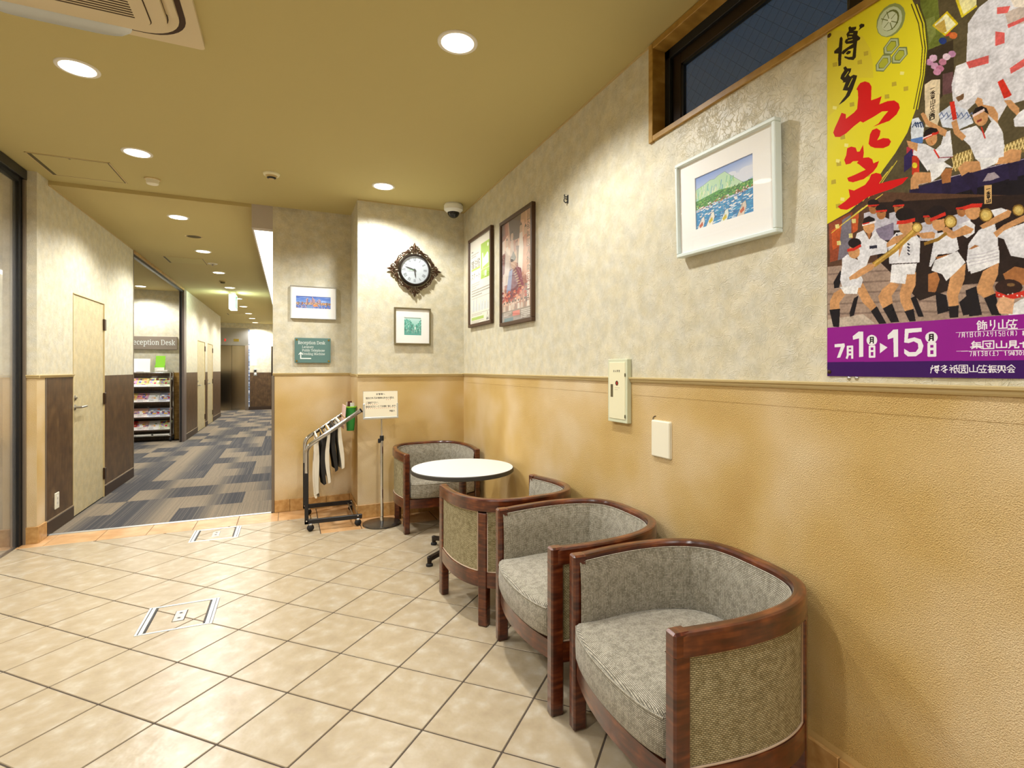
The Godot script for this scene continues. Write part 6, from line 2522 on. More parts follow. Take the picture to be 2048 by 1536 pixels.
func festival_print(p):
	pg(p, "5a5038", "233 24 461 173 461 641 125 547")
	pg(p, "6f7a34", "251 63 290 74 296 155 310 205 278 237 261 207")
	pg(p, "86904a", "264 120 284 123 287 170 273 184")
	pg(p, "3e3428", "270 199 324 204 327 306 293 335 258 279")
	pg(p, "6a4a4c", "302 275 324 280 324 330 302 326")
	pg(p, "c890b4", "281 235 281 238 279 240 276 240 273 239 269 236 266 233 264 229 264 225 264 223 266 221 269 221 273 222 276 224 279 228 281 231")
	pg(p, "d8a4c4", "293 251 292 254 291 255 288 256 284 255 281 252 278 249 276 245 276 242 276 239 278 237 281 237 284 238 288 240 291 243 292 247")
	pg(p, "c07898", "305 263 304 266 302 268 299 268 296 267 293 265 290 262 288 258 287 254 288 251 290 250 293 249 296 250 299 253 302 256 304 260")
	pg(p, "dcb4cc", "290 230 290 233 288 234 285 235 281 234 278 231 275 228 273 224 273 220 273 217 275 216 278 215 281 217 285 219 288 222 290 226")
	pg(p, "b87890", "310 250 310 253 308 255 305 255 302 254 298 252 296 248 294 245 293 241 294 238 296 236 298 236 302 237 305 240 308 243 310 247")
	pg(p, "b884a8", "330 241 329 244 327 246 325 246 321 245 318 243 315 240 314 236 313 232 314 230 315 228 318 228 321 229 325 231 327 234 329 238")
	pg(p, "c84630", "319 185 318 187 316 189 313 189 310 188 307 186 304 182 302 178 302 175 302 172 304 170 307 170 310 171 313 174 316 177 318 181")
	pg(p, "d8743c", "332 199 332 202 330 203 327 204 324 202 321 200 318 197 316 193 316 189 316 187 318 185 321 185 324 186 327 188 330 192 332 195")
	pg(p, "283c78", "310 199 310 202 308 203 305 204 302 203 298 200 296 197 294 193 293 189 294 186 296 185 298 185 302 186 305 188 308 192 310 195")
	pg(p, "e0c8d4", "319 242 318 245 316 246 313 247 310 246 307 243 304 240 302 236 302 233 302 230 304 228 307 228 310 229 313 231 316 235 318 238")
	pg(p, "d090b0", "299 268 298 271 296 273 294 273 290 272 287 270 284 267 282 263 281 259 282 256 284 255 287 254 290 255 294 258 296 261 298 265")
	pg(p, "f0e8a8", "331 101 372 121 370 153 343 160")
	ln(p, "e0cc30", 5, "331 113 343 160 370 153")
	pg(p, "f4f0c0", "281 144 310 130 332 171 307 183")
	ln(p, "d8c020", 4, "281 144 310 130 332 171 307 183 281 144")
	pg(p, "c8a850", "284 149 305 144 310 177 299 173")
	pg(p, "d8d6da", "354 183 375 159 407 150 461 184 461 412 429 409 407 447 375 373 335 398 324 349 321 310 330 270 351 272")
	pg(p, "eceaee", "332 278 351 275 370 297 375 354 349 367 327 332")
	pg(p, "c4b4a8", "424 202 461 207 461 247 431 235")
	pg(p, "e8dccc", "434 178 461 184 461 213 441 200")
	pg(p, "d8605c", "351 272 395 280 395 298 357 290")
	pg(p, "d8605c", "407 233 424 246 424 269 407 266")
	pg(p, "d8605c", "410 181 434 193 429 205 410 196")
	pg(p, "d8605c", "429 231 461 233 461 241 431 240")
	pg(p, "d8605c", "434 330 461 321 461 338 436 343")
	pg(p, "7c5c40", "330 345 347 343 346 356 335 357")
	pg(p, "e4d2b0", "262 281 278 277 297 285 295 381 290 398 264 387")
	pg(p, "dde4ee", "230 387 233 354 248 356 261 383 259 422 233 415")
	pg(p, "5a80c0", "230 404 259 409 258 425 233 417")
	pg(p, "d4dae6", "293 367 321 357 354 385 367 421 338 424 302 403")
	ln(p, "6a78a0", 2, "295 374 300 367 305 380 297 382")
	ln(p, "6a78a0", 2, "305 379 311 372 315 385 308 387")
	ln(p, "6a78a0", 2, "316 384 322 377 326 390 319 391")
	ln(p, "6a78a0", 2, "327 388 332 381 336 394 329 396")
	ln(p, "6a78a0", 2, "337 393 342 386 346 398 340 400")
	ln(p, "6a78a0", 2, "347 397 353 390 357 403 350 405")
	ln(p, "6a78a0", 2, "357 402 363 395 366 407 360 409")
	ln(p, "30446c", 2.5, "234 375 241 366 244 379")
	ln(p, "30446c", 2.5, "240 374 246 368 249 381")
	ln(p, "30446c", 2.5, "246 372 252 371 255 384")
	ln(p, "30446c", 2.5, "251 370 257 373 260 386")
	pg(p, "b43848", "220 420 239 424 239 451 220 448")
	pg(p, "33285a", "214 442 233 429 239 471 214 483")
	pg(p, "8a7440", "321 481 364 478 367 507 330 522")
	pg(p, "8a7440", "424 495 461 489 461 524 422 515")
	ln(p, "e6cf8c", 2.2, "323 485 330 519")
	ln(p, "e6cf8c", 2.2, "324 514 334 479")
	ln(p, "e6cf8c", 2.2, "424 495 429 516")
	ln(p, "e6cf8c", 2.2, "424 514 430 496")
	ln(p, "e6cf8c", 2.2, "330 485 336 515")
	ln(p, "e6cf8c", 2.2, "331 513 340 480")
	ln(p, "e6cf8c", 2.2, "430 495 435 516")
	ln(p, "e6cf8c", 2.2, "430 514 436 495")
	ln(p, "e6cf8c", 2.2, "337 485 343 512")
	ln(p, "e6cf8c", 2.2, "338 512 346 480")
	ln(p, "e6cf8c", 2.2, "436 494 441 516")
	ln(p, "e6cf8c", 2.2, "436 514 442 495")
	ln(p, "e6cf8c", 2.2, "344 485 349 509")
	ln(p, "e6cf8c", 2.2, "345 512 352 480")
	ln(p, "e6cf8c", 2.2, "442 494 447 516")
	ln(p, "e6cf8c", 2.2, "442 514 448 494")
	ln(p, "e6cf8c", 2.2, "351 485 355 505")
	ln(p, "e6cf8c", 2.2, "352 511 357 481")
	ln(p, "e6cf8c", 2.2, "448 493 453 516")
	ln(p, "e6cf8c", 2.2, "448 514 454 494")
	ln(p, "e6cf8c", 2.2, "358 485 362 502")
	ln(p, "e6cf8c", 2.2, "359 510 363 481")
	ln(p, "e6cf8c", 2.2, "454 492 459 516")
	ln(p, "e6cf8c", 2.2, "454 514 460 493")
	pg(p, "2c2446", "227 531 321 529 461 536 461 575 387 572 321 576 227 575")
	ln(p, "c8bcc8", 1.6, "248 526 321 530 461 538")
	pg(p, "1c1820", "230 556 321 573 461 572 461 663 188 592")
	pg(p, "a89ca4", "385 562 394 547 407 548 417 563 400 565")
	pg(p, "c83c28", "233 449 251 452 250 495 233 496")
	pg(p, "e8d838", "246 476 245 479 244 481 242 482 240 481 237 480 235 478 234 475 233 472 234 469 235 467 237 466 240 467 242 468 244 470 245 473")
	pg(p, "3c3830", "250 455 267 468 268 501 251 492")
	pg(p, "d09a68", "230 505 239 491 276 504 278 528 248 525 250 542 230 536")
	pg(p, "b07445", "299 515 310 506 324 511 321 529 320 546 302 541")
	pg(p, "28203c", "230 532 250 535 249 576 230 571")
	pg(p, "28203c", "301 540 321 543 319 596 302 591")
	pg(p, "e6e6ec", "239 417 264 429 287 452 299 444 306 418 319 418 325 482 305 489 281 486 270 500 245 453 235 446")
	pg(p, "f2f2f4", "268 483 305 488 325 510 310 503 297 520 278 528 276 504")
	pg(p, "d09a68", "220 403 247 421 245 441 225 422")
	pg(p, "d09a68", "253 350 259 348 265 357 272 375 293 396 312 415 308 429 288 411 264 379")
	pg(p, "d09a68", "291 425 290 432 287 437 282 440 277 439 272 436 268 430 265 422 264 414 265 407 268 402 272 400 277 400 282 404 287 410 290 417")
	pg(p, "241c1e", "259 407 264 396 276 393 290 402 295 416 282 408 261 415")
	ln(p, "d23428", 6, "261 414 282 412 292 413")
	ln(p, "f0e8e8", 3, "259 413 278 412")
	ln(p, "b07445", 2, "277 426 280 435")
	ln(p, "d23428", 3, "284 451 295 475")
	ln(p, "8a3444", 1.8, "295 475 324 484")
	pg(p, "d09a68", "335 514 349 504 382 514 384 535 357 534 345 541")
	pg(p, "d09a68", "417 513 436 508 455 517 453 539 434 538 408 532")
	pg(p, "28203c", "341 537 357 531 376 550 373 595 357 562")
	pg(p, "28203c", "431 536 451 544 448 579 434 576")
	pg(p, "e6e6ec", "339 427 372 429 387 455 397 437 407 426 422 465 425 496 424 520 397 516 370 503 359 470 343 447")
	pg(p, "f2f2f4", "369 503 400 513 417 513 412 530 395 533 382 535 379 516")
	pg(p, "d09a68", "369 374 374 365 383 373 385 387 405 401 413 420 413 442 400 422 375 387")
	pg(p, "d09a68", "321 400 332 397 338 425 352 446 344 453 327 430")
	pg(p, "d23428", "317 350 327 352 333 397 324 397")
	pg(p, "d23428", "412 349 422 347 438 391 424 392")
	pg(p, "d09a68", "424 396 436 400 451 425 451 446 434 418")
	pg(p, "e6e6ec", "441 444 451 434 461 430 461 469 443 462")
	pg(p, "d09a68", "395 419 394 426 391 432 386 435 380 434 375 430 370 423 367 415 365 406 367 398 370 392 375 389 380 390 386 395 391 401 394 410")
	pg(p, "241c1e", "365 398 370 388 381 388 392 399 396 414 385 401 367 405")
	ln(p, "f0d8d4", 6, "366 404 386 400")
	ln(p, "8c3c34", 5, "375 421 381 420")
	ln(p, "d23428", 2.5, "382 437 389 465")
	pg(p, "5c4030", "1 542 77 547 139 510 461 617 461 882 1 868")
	pg(p, "a89080", "1 688 146 701 264 753 461 796 461 876 1 870")
	ln(p, "8a7468", 5, "1 710 233 734 447 794")
	ln(p, "8a7468", 5, "1 739 233 761 447 812")
	ln(p, "8a7468", 5, "1 768 233 788 447 830")
	ln(p, "8a7468", 5, "1 798 233 815 447 848")
	ln(p, "8a7468", 5, "1 827 233 842 447 866")
	pg(p, "c4b4a4", "1 843 107 837 139 865 1 868")
	pg(p, "984a30", "5 563 77 547 80 671 9 676")
	pg(p, "c45a2c", "13 584 45 573 49 630 17 643")
	pg(p, "7a7480", "47 562 73 553 75 670 33 675")
	pg(p, "c85c30", "75 561 96 556 92 603 79 607")
	pg(p, "2e2220", "146 541 461 614 461 796 349 791 251 817 146 694")
	ln(p, "e0d050", 2, "13 592 107 544")
	ln(p, "e0d050", 2, "29 584 118 540")
	ln(p, "e0d050", 2, "45 576 129 536")
	ln(p, "e0d050", 2, "61 569 139 532")
	ln(p, "e0d050", 2, "77 562 150 527")
	ln(p, "e0d050", 2, "92 555 160 523")
	pg(p, "e8dc8c", "25 570 37 571 38 584 26 581")
	pg(p, "e8dc8c", "75 567 87 569 87 581 76 579")
	pg(p, "e8dc8c", "30 619 42 620 43 633 31 631")
	pg(p, "e8dc8c", "66 606 77 607 78 620 67 618")
	pg(p, "c9c6d2", "110 560 136 559 160 577 157 618 110 607")
	pg(p, "b07445", "149 556 148 562 145 567 141 569 136 569 131 567 127 562 124 555 123 548 124 542 127 537 131 535 136 535 141 538 145 542 148 549")
	pg(p, "241c1e", "151 544 150 548 147 551 142 551 136 551 130 548 125 544 121 540 120 535 121 531 125 529 130 528 136 529 142 532 147 535 150 540")
	ln(p, "d23428", 5, "122 543 149 549")
	pg(p, "c9c6d2", "132 580 157 579 181 596 177 637 132 627")
	pg(p, "b07445", "169 575 168 582 166 586 162 589 157 589 152 587 148 582 145 576 144 569 145 562 148 558 152 555 157 555 162 558 166 562 168 569")
	pg(p, "241c1e", "172 564 171 568 168 570 163 571 157 571 151 568 146 565 143 560 141 556 143 552 146 549 151 549 157 549 163 552 168 556 171 560")
	ln(p, "d23428", 5, "144 564 170 569")
	pg(p, "c9c6d2", "177 578 201 577 223 593 220 633 177 623")
	pg(p, "b07445", "212 573 212 579 209 584 205 587 201 587 196 584 192 580 190 573 189 567 190 561 192 556 196 553 201 554 205 556 209 561 212 567")
	pg(p, "241c1e", "215 562 214 566 211 569 206 569 201 569 195 566 191 563 187 559 186 554 187 551 191 548 195 547 201 548 206 550 211 554 214 558")
	ln(p, "d23428", 5, "188 562 213 567")
	pg(p, "c9c6d2", "251 624 273 623 293 638 290 676 251 667")
	pg(p, "b07445", "283 619 282 625 280 629 277 632 273 632 268 630 265 625 263 620 262 613 263 608 265 603 268 601 273 600 277 603 280 607 282 613")
	pg(p, "241c1e", "286 609 285 612 282 614 278 615 273 615 268 613 263 610 260 606 259 602 260 598 263 596 268 595 273 595 278 597 282 601 285 605")
	ln(p, "d23428", 5, "261 609 284 613")
	pg(p, "c9c6d2", "324 623 343 622 362 636 359 673 324 664")
	pg(p, "b07445", "353 618 352 624 350 628 347 631 343 631 340 629 336 625 334 619 333 613 334 608 336 603 340 601 343 601 347 603 350 607 352 613")
	pg(p, "241c1e", "355 608 354 612 352 614 348 615 343 615 339 613 335 610 332 606 331 602 332 599 335 596 339 595 343 596 348 598 352 601 354 605")
	ln(p, "d23428", 5, "333 609 353 612")
	pg(p, "8a8098", "143 611 188 605 188 650 146 644")
	pg(p, "e6e6ec", "90 610 109 606 125 636 141 614 153 637 176 656 171 681 127 680 107 727 79 644")
	pg(p, "d09a68", "139 603 138 610 134 616 129 619 123 619 117 616 112 610 108 603 107 595 108 588 112 583 117 580 123 580 129 583 134 588 138 595")
	pg(p, "241c1e", "106 588 110 574 124 571 139 582 141 595 124 587")
	ln(p, "f0e6e6", 6, "107 591 124 591 140 591")
	ln(p, "d23428", 3, "107 589 124 589")
	pg(p, "303040", "125 653 145 655 145 663 125 661")
	pg(p, "b07445", "118 618 129 620 124 636")
	pg(p, "d09a68", "148 793 159 775 183 759 202 770 183 796 186 817 161 829 151 808")
	pg(p, "d09a68", "203 793 214 748 243 744 242 776 230 802 237 836 216 840 205 814")
	pg(p, "1e1a20", "160 827 184 816 202 866 181 866")
	pg(p, "1e1a20", "215 840 237 836 242 867 227 867")
	pg(p, "1e1a20", "230 808 242 803 261 858 248 857")
	pg(p, "e6e6ec", "173 655 194 633 214 635 240 645 253 664 251 721 177 711")
	pg(p, "d09a68", "202 650 214 646 214 663 201 700")
	pg(p, "eeeef2", "183 714 245 722 240 749 221 746 217 770 179 760")
	ln(p, "303040", 3, "223 668 227 672")
	ln(p, "303040", 3, "196 638 197 644")
	ln(p, "303040", 3, "223 676 227 680")
	ln(p, "303040", 3, "196 650 197 656")
	ln(p, "303040", 3, "223 684 227 688")
	ln(p, "303040", 3, "196 661 197 668")
	ln(p, "303040", 3, "223 692 227 697")
	ln(p, "303040", 3, "196 673 197 680")
	pg(p, "d09a68", "236 627 235 635 231 641 225 644 219 644 212 641 206 635 202 627 200 618 202 610 206 604 212 601 219 601 225 604 231 610 235 618")
	pg(p, "241c1e", "240 599 239 605 234 610 226 612 217 611 208 607 200 601 195 594 193 586 195 579 200 575 208 573 217 574 226 578 234 584 239 591")
	ln(p, "d23428", 9, "199 608 217 611 238 611")
	pg(p, "d09a68", "170 656 188 643 233 639 255 640 248 651 191 662 171 667")
	pg(p, "d09a68", "244 647 281 651 291 661 287 669 258 663")
	pg(p, "b07445", "271 754 290 750 297 771 288 801 271 797")
	pg(p, "1e1a20", "287 799 311 811 317 849 292 855")
	pg(p, "d09a68", "312 807 319 770 338 748 352 742 349 779 336 815 337 840 317 840")
	pg(p, "1e1a20", "316 839 337 838 336 866 318 866")
	pg(p, "1e1a20", "338 831 354 817 362 861 346 863")
	pg(p, "e6e6ec", "287 657 310 658 333 676 338 706 327 713 293 710 277 737 273 735 281 690")
	pg(p, "b07445", "287 715 333 713 325 725 293 723")
	pg(p, "eeeef2", "286 722 335 710 351 739 336 755 311 777 302 759 278 746")
	pg(p, "d09a68", "310 638 309 645 305 650 301 653 295 653 289 650 284 645 281 638 280 630 281 624 284 618 289 615 295 616 301 618 305 624 309 631")
	pg(p, "241c1e", "315 614 313 620 308 624 301 626 293 625 285 622 277 616 273 609 271 602 273 596 277 591 285 589 293 590 301 594 308 600 313 607")
	ln(p, "d23428", 9, "278 621 293 618 307 615")
	pg(p, "e6e6ec", "336 648 359 643 370 657 369 675 354 684 343 672")
	pg(p, "d09a68", "301 650 311 646 327 662 351 653 368 666 362 674 324 678 307 664")
	pg(p, "d09a68", "374 798 385 766 415 750 413 778 403 804 408 821 387 827 372 812")
	pg(p, "1e1a20", "387 827 408 819 418 869 401 867")
	pg(p, "1e1a20", "351 805 372 798 383 865 358 866")
	pg(p, "e6e6ec", "357 698 377 671 407 659 413 694 413 735 375 747 357 763 353 738")
	pg(p, "b07445", "357 710 370 703 378 707 364 711")
	pg(p, "eeeef2", "353 735 415 715 416 752 382 764 362 768")
	ln(p, "c8c4d0", 1.6, "358 725 385 726 414 721")
	ln(p, "c8c4d0", 1.6, "358 733 385 733 414 729")
	ln(p, "c8c4d0", 1.6, "358 741 385 740 414 736")
	ln(p, "c8c4d0", 1.6, "358 749 385 746 414 743")
	pg(p, "d09a68", "381 629 380 636 377 641 372 644 366 644 360 641 355 635 351 628 350 620 351 613 355 607 360 605 366 605 372 608 377 614 380 621")
	pg(p, "241c1e", "384 611 383 614 379 617 372 617 364 616 357 613 350 609 345 604 344 599 345 595 350 593 357 592 364 594 372 597 379 601 383 606")
	ln(p, "d23428", 9, "349 612 364 611 381 615")
	pg(p, "d09a68", "379 661 400 652 429 637 438 644 434 655 407 664 385 670")
	pg(p, "e6e6ec", "400 631 419 631 431 640 407 648")
	pg(p, "b07445", "422 778 443 765 461 773 461 808 429 803")
	pg(p, "e6e6ec", "407 691 431 680 461 674 461 751 436 741 424 702")
	pg(p, "d09a68", "405 683 424 670 461 657 461 671 424 683 411 695")
	ln(p, "b08a3c", 15, "139 705 188 678 244 636")
	ln(p, "d8b45c", 5, "139 703 188 675 244 633")
	ln(p, "9a7430", 8, "264 677 293 673 310 663")
	pg(p, "8a682c", "258 635 257 640 254 643 250 645 245 645 241 643 237 639 234 634 233 629 234 624 237 620 241 618 245 619 250 621 254 625 257 630")
	pg(p, "d0b060", "255 635 254 639 252 642 249 643 245 643 242 642 238 638 236 634 235 630 236 626 238 623 242 622 245 622 249 624 252 627 254 631")
	pg(p, "e2c878", "250 632 249 635 248 636 246 637 244 637 242 636 240 634 239 632 238 630 239 627 240 626 242 625 244 625 246 626 248 628 249 630")
	pg(p, "8a682c", "334 640 333 646 330 650 325 652 320 652 315 650 310 645 307 639 306 633 307 627 310 623 315 620 320 621 325 623 330 628 333 634")
	pg(p, "d0b060", "331 640 330 644 328 648 324 650 320 650 316 648 312 644 310 639 309 634 310 630 312 626 316 624 320 624 324 626 328 630 330 635")
	pg(p, "e2c878", "325 637 325 640 323 642 321 643 319 643 316 642 314 639 313 637 313 634 313 631 314 629 316 628 319 628 321 630 323 632 325 634")
	pg(p, "8a682c", "404 643 403 649 400 653 396 655 391 655 386 653 382 648 379 642 378 636 379 630 382 626 386 624 391 624 396 626 400 631 403 637")
	pg(p, "d0b060", "402 643 401 647 399 651 395 653 391 653 387 651 384 647 382 642 381 637 382 633 384 629 387 627 391 628 395 630 399 633 401 638")
	pg(p, "e2c878", "396 640 396 643 394 645 392 646 390 646 388 645 386 642 385 640 384 637 385 634 386 632 388 631 390 632 392 633 394 635 396 637")
	pg(p, "8a682c", "460 648 459 653 457 656 454 658 450 658 446 656 442 652 440 647 439 642 440 637 442 633 446 632 450 632 454 634 457 638 459 642")
	pg(p, "d0b060", "458 648 457 652 456 655 453 656 450 656 447 654 444 651 442 647 441 643 442 639 444 636 447 635 450 635 453 637 456 640 457 644")
	pg(p, "e2c878", "454 645 453 648 452 649 451 650 449 650 447 649 446 647 444 645 444 643 444 641 446 639 447 638 449 638 451 639 452 641 453 643")
	pg(p, "d09a68", "8 791 20 768 51 754 59 773 38 797 39 817 9 815")
	pg(p, "d09a68", "90 754 107 752 129 796 144 820 130 831 106 805 92 777")
	pg(p, "1e1a20", "7 815 40 815 37 868 19 865")
	pg(p, "1e1a20", "128 831 144 819 169 867 150 867")
	pg(p, "1e1a20", "20 736 41 705 47 717 37 754 22 754")
	pg(p, "1e1a20", "68 830 81 790 94 784 81 838 70 841")
	pg(p, "e6e6ec", "46 673 62 663 92 685 110 683 120 713 96 720 107 742 100 763 48 757 40 732 46 694")
	pg(p, "f2f2f4", "40 753 96 755 90 779 53 774")
	pg(p, "d09a68", "98 664 97 671 93 676 88 679 81 679 75 676 69 671 66 664 64 657 66 650 69 645 75 642 81 642 88 645 93 650 97 656")
	pg(p, "241c1e", "102 640 101 645 97 649 91 651 83 650 76 648 70 643 66 638 64 632 66 627 70 623 76 622 83 622 91 625 97 629 101 635")
	ln(p, "d23428", 8, "64 652 81 653 99 647")
	pg(p, "d09a68", "67 729 96 713 124 702 141 706 133 718 89 736 69 737")
	pg(p, "e8e8ea", "434 850 454 837 461 836 461 876 431 870")
	pg(p, "382420", "456 812 454 818 449 823 441 826 432 826 422 824 414 819 409 812 407 805 409 799 414 794 422 791 432 791 441 794 449 799 454 805")
	pg(p, "80603c", "443 805 442 806 441 808 439 808 436 808 433 807 431 806 429 805 429 803 429 801 431 800 433 800 436 800 439 801 441 802 442 803")
	pg(p, "d23428", "408 814 429 826 461 819 461 832 429 837 409 827")
	pg(p, "f4e4e0", "416 824 416 824 416 825 415 825 415 825 414 825 414 825 413 824 413 823 413 823 414 822 414 822 415 822 415 822 416 822 416 823")
	pg(p, "f4e4e0", "424 828 424 828 424 829 423 829 423 829 422 829 422 828 421 828 421 827 421 826 422 826 422 826 423 826 423 826 424 826 424 827")
	pg(p, "f4e4e0", "432 825 432 826 432 826 431 826 431 826 430 826 430 826 429 825 429 825 429 824 430 823 430 823 431 823 431 823 432 824 432 824")
	pg(p, "f4e4e0", "440 824 440 825 440 825 439 825 439 826 438 825 438 825 437 824 437 824 437 823 438 822 438 822 439 822 439 822 440 823 440 823")
	pg(p, "f4e4e0", "448 829 448 830 448 830 447 831 447 831 446 830 446 830 445 829 445 829 445 828 446 828 446 827 447 827 447 827 448 828 448 828")
	pg(p, "f4e4e0", "456 831 456 832 455 832 455 832 454 832 454 832 453 832 453 831 453 831 453 830 453 829 454 829 454 829 455 829 455 830 456 830")
	pg(p, "e0b088", "409 845 415 830 424 828 433 833 442 836 438 868 415 865")
	soften(p)
	pg(p, "e8dc2c", "-33 -179 225 22 233 51 251 102 262 151 264 218 255 280 242 333 222 384 193 425 161 459 124 510 68 544 0 562 -33 570")
	pg(p, "e2d23a", "0 -8 62 31 107 72 126 115 134 157 136 201 89 177 36 236 2 248")
	ln(p, "4a4226", 2.2, "231 61 248 120 257 187 253 251 237 330")
	ln(p, "e8dc2c", 2.2, "235 64 252 122 260 189 256 253 240 332")
	ln(p, "4a4226", 2.2, "240 67 256 124 263 190 259 254 243 333")
	ln(p, "e8dc2c", 2.2, "244 70 260 127 266 192 261 256 246 335")
	ln(p, "4a4226", 2.2, "249 72 264 129 269 194 264 257 250 336")
	ln(p, "e6d440", 1.8, "197 447 136 518")
	ln(p, "e6d440", 1.8, "185 457 122 522")
	ln(p, "e6d440", 1.8, "173 467 107 526")
	ln(p, "e6d440", 1.8, "161 478 91 531")
	ln(p, "e6d440", 1.8, "149 488 75 535")
	ln(p, "e6d440", 1.8, "136 499 59 539")
	ln(p, "e6d440", 1.8, "124 510 43 544")
	pg(p, "c0ac38", "184 237 195 240 196 251 184 248")
	pg(p, "c0ac38", "213 263 224 266 224 277 213 274")
	pg(p, "c0ac38", "69 238 82 241 83 253 70 250")
	pg(p, "c0ac38", "41 319 55 321 56 334 42 331")
	pg(p, "c0ac38", "29 391 43 393 44 406 30 403")
	pg(p, "c0ac38", "113 451 126 452 127 464 114 462")
	pg(p, "c0ac38", "13 438 27 439 28 452 13 450")
	pg(p, "c0ac38", "27 512 41 513 42 526 28 524")
	pg(p, "c0ac38", "166 261 177 264 178 276 166 272")
	pg(p, "c0ac38", "92 131 104 134 105 147 92 142")
	pg(p, "c0ac38", "109 116 122 120 122 132 110 128")
	pg(p, "c0ac38", "17 98 31 102 32 115 18 110")
	pg(p, "f4ec88", "205 219 215 225 213 232 204 227")
	pg(p, "f4ec88", "54 346 66 352 64 361 53 355")
	pg(p, "f4ec88", "81 385 93 391 91 399 80 394")
	pg(p, "f4ec88", "18 223 31 231 29 239 17 232")
	pg(p, "f4ec88", "28 381 40 387 38 396 27 390")
	pg(p, "f4ec88", "42 496 54 501 53 510 41 505")
	pg(p, "8f9a5c", "209 106 198 114 185 116 171 111 158 101 148 86 144 68 145 51 152 38 164 30 178 29 192 34 204 45 213 60 217 76 215 92")
	pg(p, "c6d0a4", "202 102 193 109 181 111 169 108 158 99 150 86 146 71 148 56 154 44 164 37 176 36 188 40 198 49 206 62 209 77 208 91")
	pg(p, "6a7038", "197 91 190 97 181 98 173 96 165 90 160 81 158 70 159 60 164 52 171 47 179 45 188 48 195 54 200 63 202 73 201 83")
	pg(p, "cfd8b4", "193 90 187 95 179 96 171 94 165 89 160 81 158 72 160 63 164 55 170 50 177 49 185 51 191 57 196 64 198 73 197 82")
	ln(p, "6a7038", 1.8, "178 72 199 89")
	ln(p, "6a7038", 1.8, "178 72 185 99")
	ln(p, "6a7038", 1.8, "178 72 164 82")
	ln(p, "6a7038", 1.8, "178 72 157 54")
	ln(p, "6a7038", 1.8, "178 72 171 44")
	ln(p, "6a7038", 1.8, "178 72 193 62")
	pg(p, "dfe4c4", "183 74 182 76 181 77 180 77 178 77 177 75 175 73 174 71 174 69 174 67 175 66 177 65 178 66 180 67 181 69 182 72")
	pg(p, "7a8450", "162 135 181 119 201 130 203 150 183 164 163 153")
	pg(p, "b8c294", "165 136 181 122 198 131 200 149 183 161 166 151")
	pg(p, "5c6428", "170 137 182 127 194 134 195 147 183 155 171 149")
	pg(p, "b4b83c", "171 138 182 129 193 135 194 146 183 154 172 148")
	pg(p, "7a8450", "183 170 202 154 221 164 223 184 204 198 184 188")
	pg(p, "b8c294", "186 171 202 157 218 166 220 183 204 195 187 186")
	pg(p, "5c6428", "191 172 202 162 214 169 215 181 203 190 191 183")
	pg(p, "b4b83c", "192 173 202 164 213 170 214 181 203 188 193 183")
	pg(p, "7a8450", "142 169 161 152 181 163 183 183 163 198 143 187")
	pg(p, "b8c294", "145 170 161 155 179 164 180 182 163 195 145 185")
	pg(p, "5c6428", "150 171 162 161 174 167 175 180 163 189 150 183")
	pg(p, "b4b83c", "151 172 162 162 173 168 174 180 163 188 152 182")
	pg(p, "961894", "-8 867 461 870 461 976 -8 971")
	pg(p, "961894", "447 870 658 872 658 978 447 976")
	pg(p, "3c1062", "-8 968 461 969 658 969 658 1019 -8 1038")
	pg(p, "f4f2f6", "23 916 53 915 54 923 40 955 30 956 42 925 23 925")
	pg(p, "f4f2f6", "77 896 94 884 107 885 107 954 95 955 95 903 78 906")
	pg(p, "f4f2f6", "152 918 172 931 152 946")
	pg(p, "f4f2f6", "172 899 187 885 199 885 199 956 188 957 187 906 173 910")
	pg(p, "f4f2f6", "216 885 256 885 256 895 225 896 223 911 239 908 254 914 260 930 256 946 242 956 223 956 214 948 214 936 227 945 242 945 248 936 247 924 237 918 225 922 214 920")
	pg(p, "f4f2f6", "145 911 144 916 141 921 136 923 130 924 125 923 120 920 117 915 116 909 117 904 120 899 125 896 130 895 136 897 141 900 144 905")
	pg(p, "f4f2f6", "292 911 291 916 288 921 283 924 278 925 273 923 268 920 265 915 264 910 265 904 268 900 273 897 278 896 283 897 288 901 291 906")
	pg(p, "2c2418", "39 38 44 36 48 44 47 67 44 97 43 118 35 117 34 95 35 80 22 73 22 66 30 63 36 62")
	pg(p, "2c2418", "65 23 70 22 73 27 88 34 87 41 80 40 93 49 91 59 100 72 98 76 91 76 89 90 87 119 80 123 66 114 53 102 54 98 66 107 77 112 80 89 66 86 50 91 44 85 48 79 80 76 59 66 54 58 57 52 63 53 59 38 66 33")
	pg(p, "2c2418", "96 35 102 34 111 41 111 47 102 47 94 49 98 43")
	pg(p, "2c2418", "57 92 64 88 73 94 71 99 62 98")
	ln(p, "dccf3a", 2.2, "69 43 78 48")
	ln(p, "dccf3a", 2.2, "65 50 75 55")
	ln(p, "dccf3a", 2.2, "64 60 77 64")
	pg(p, "2c2418", "50 129 57 128 62 137 74 143 72 151 66 157 71 165 80 164 91 172 89 179 78 204 69 218 53 226 36 229 46 220 57 212 64 201 48 192 57 174 48 170 50 167 41 155 44 146 53 138")
	ln(p, "dccf3a", 2.6, "55 157 65 148")
	ln(p, "dccf3a", 2.6, "65 191 77 173")
	pg(p, "d8181c", "94 202 100 197 113 199 125 209 131 222 130 259 146 261 158 261 152 280 173 281 190 287 201 300 204 313 196 326 178 335 155 334 135 333 150 330 162 318 175 308 159 302 135 307 108 310 100 303 82 309 58 320 39 322 25 316 19 301 24 290 33 276 45 255 58 265 58 278 82 271 91 265 94 235 93 215 89 209")
	pg(p, "d8181c", "127 350 133 341 145 341 155 352 153 363 146 374 162 374 176 381 182 391 177 400 162 401 140 392 128 383 123 374")
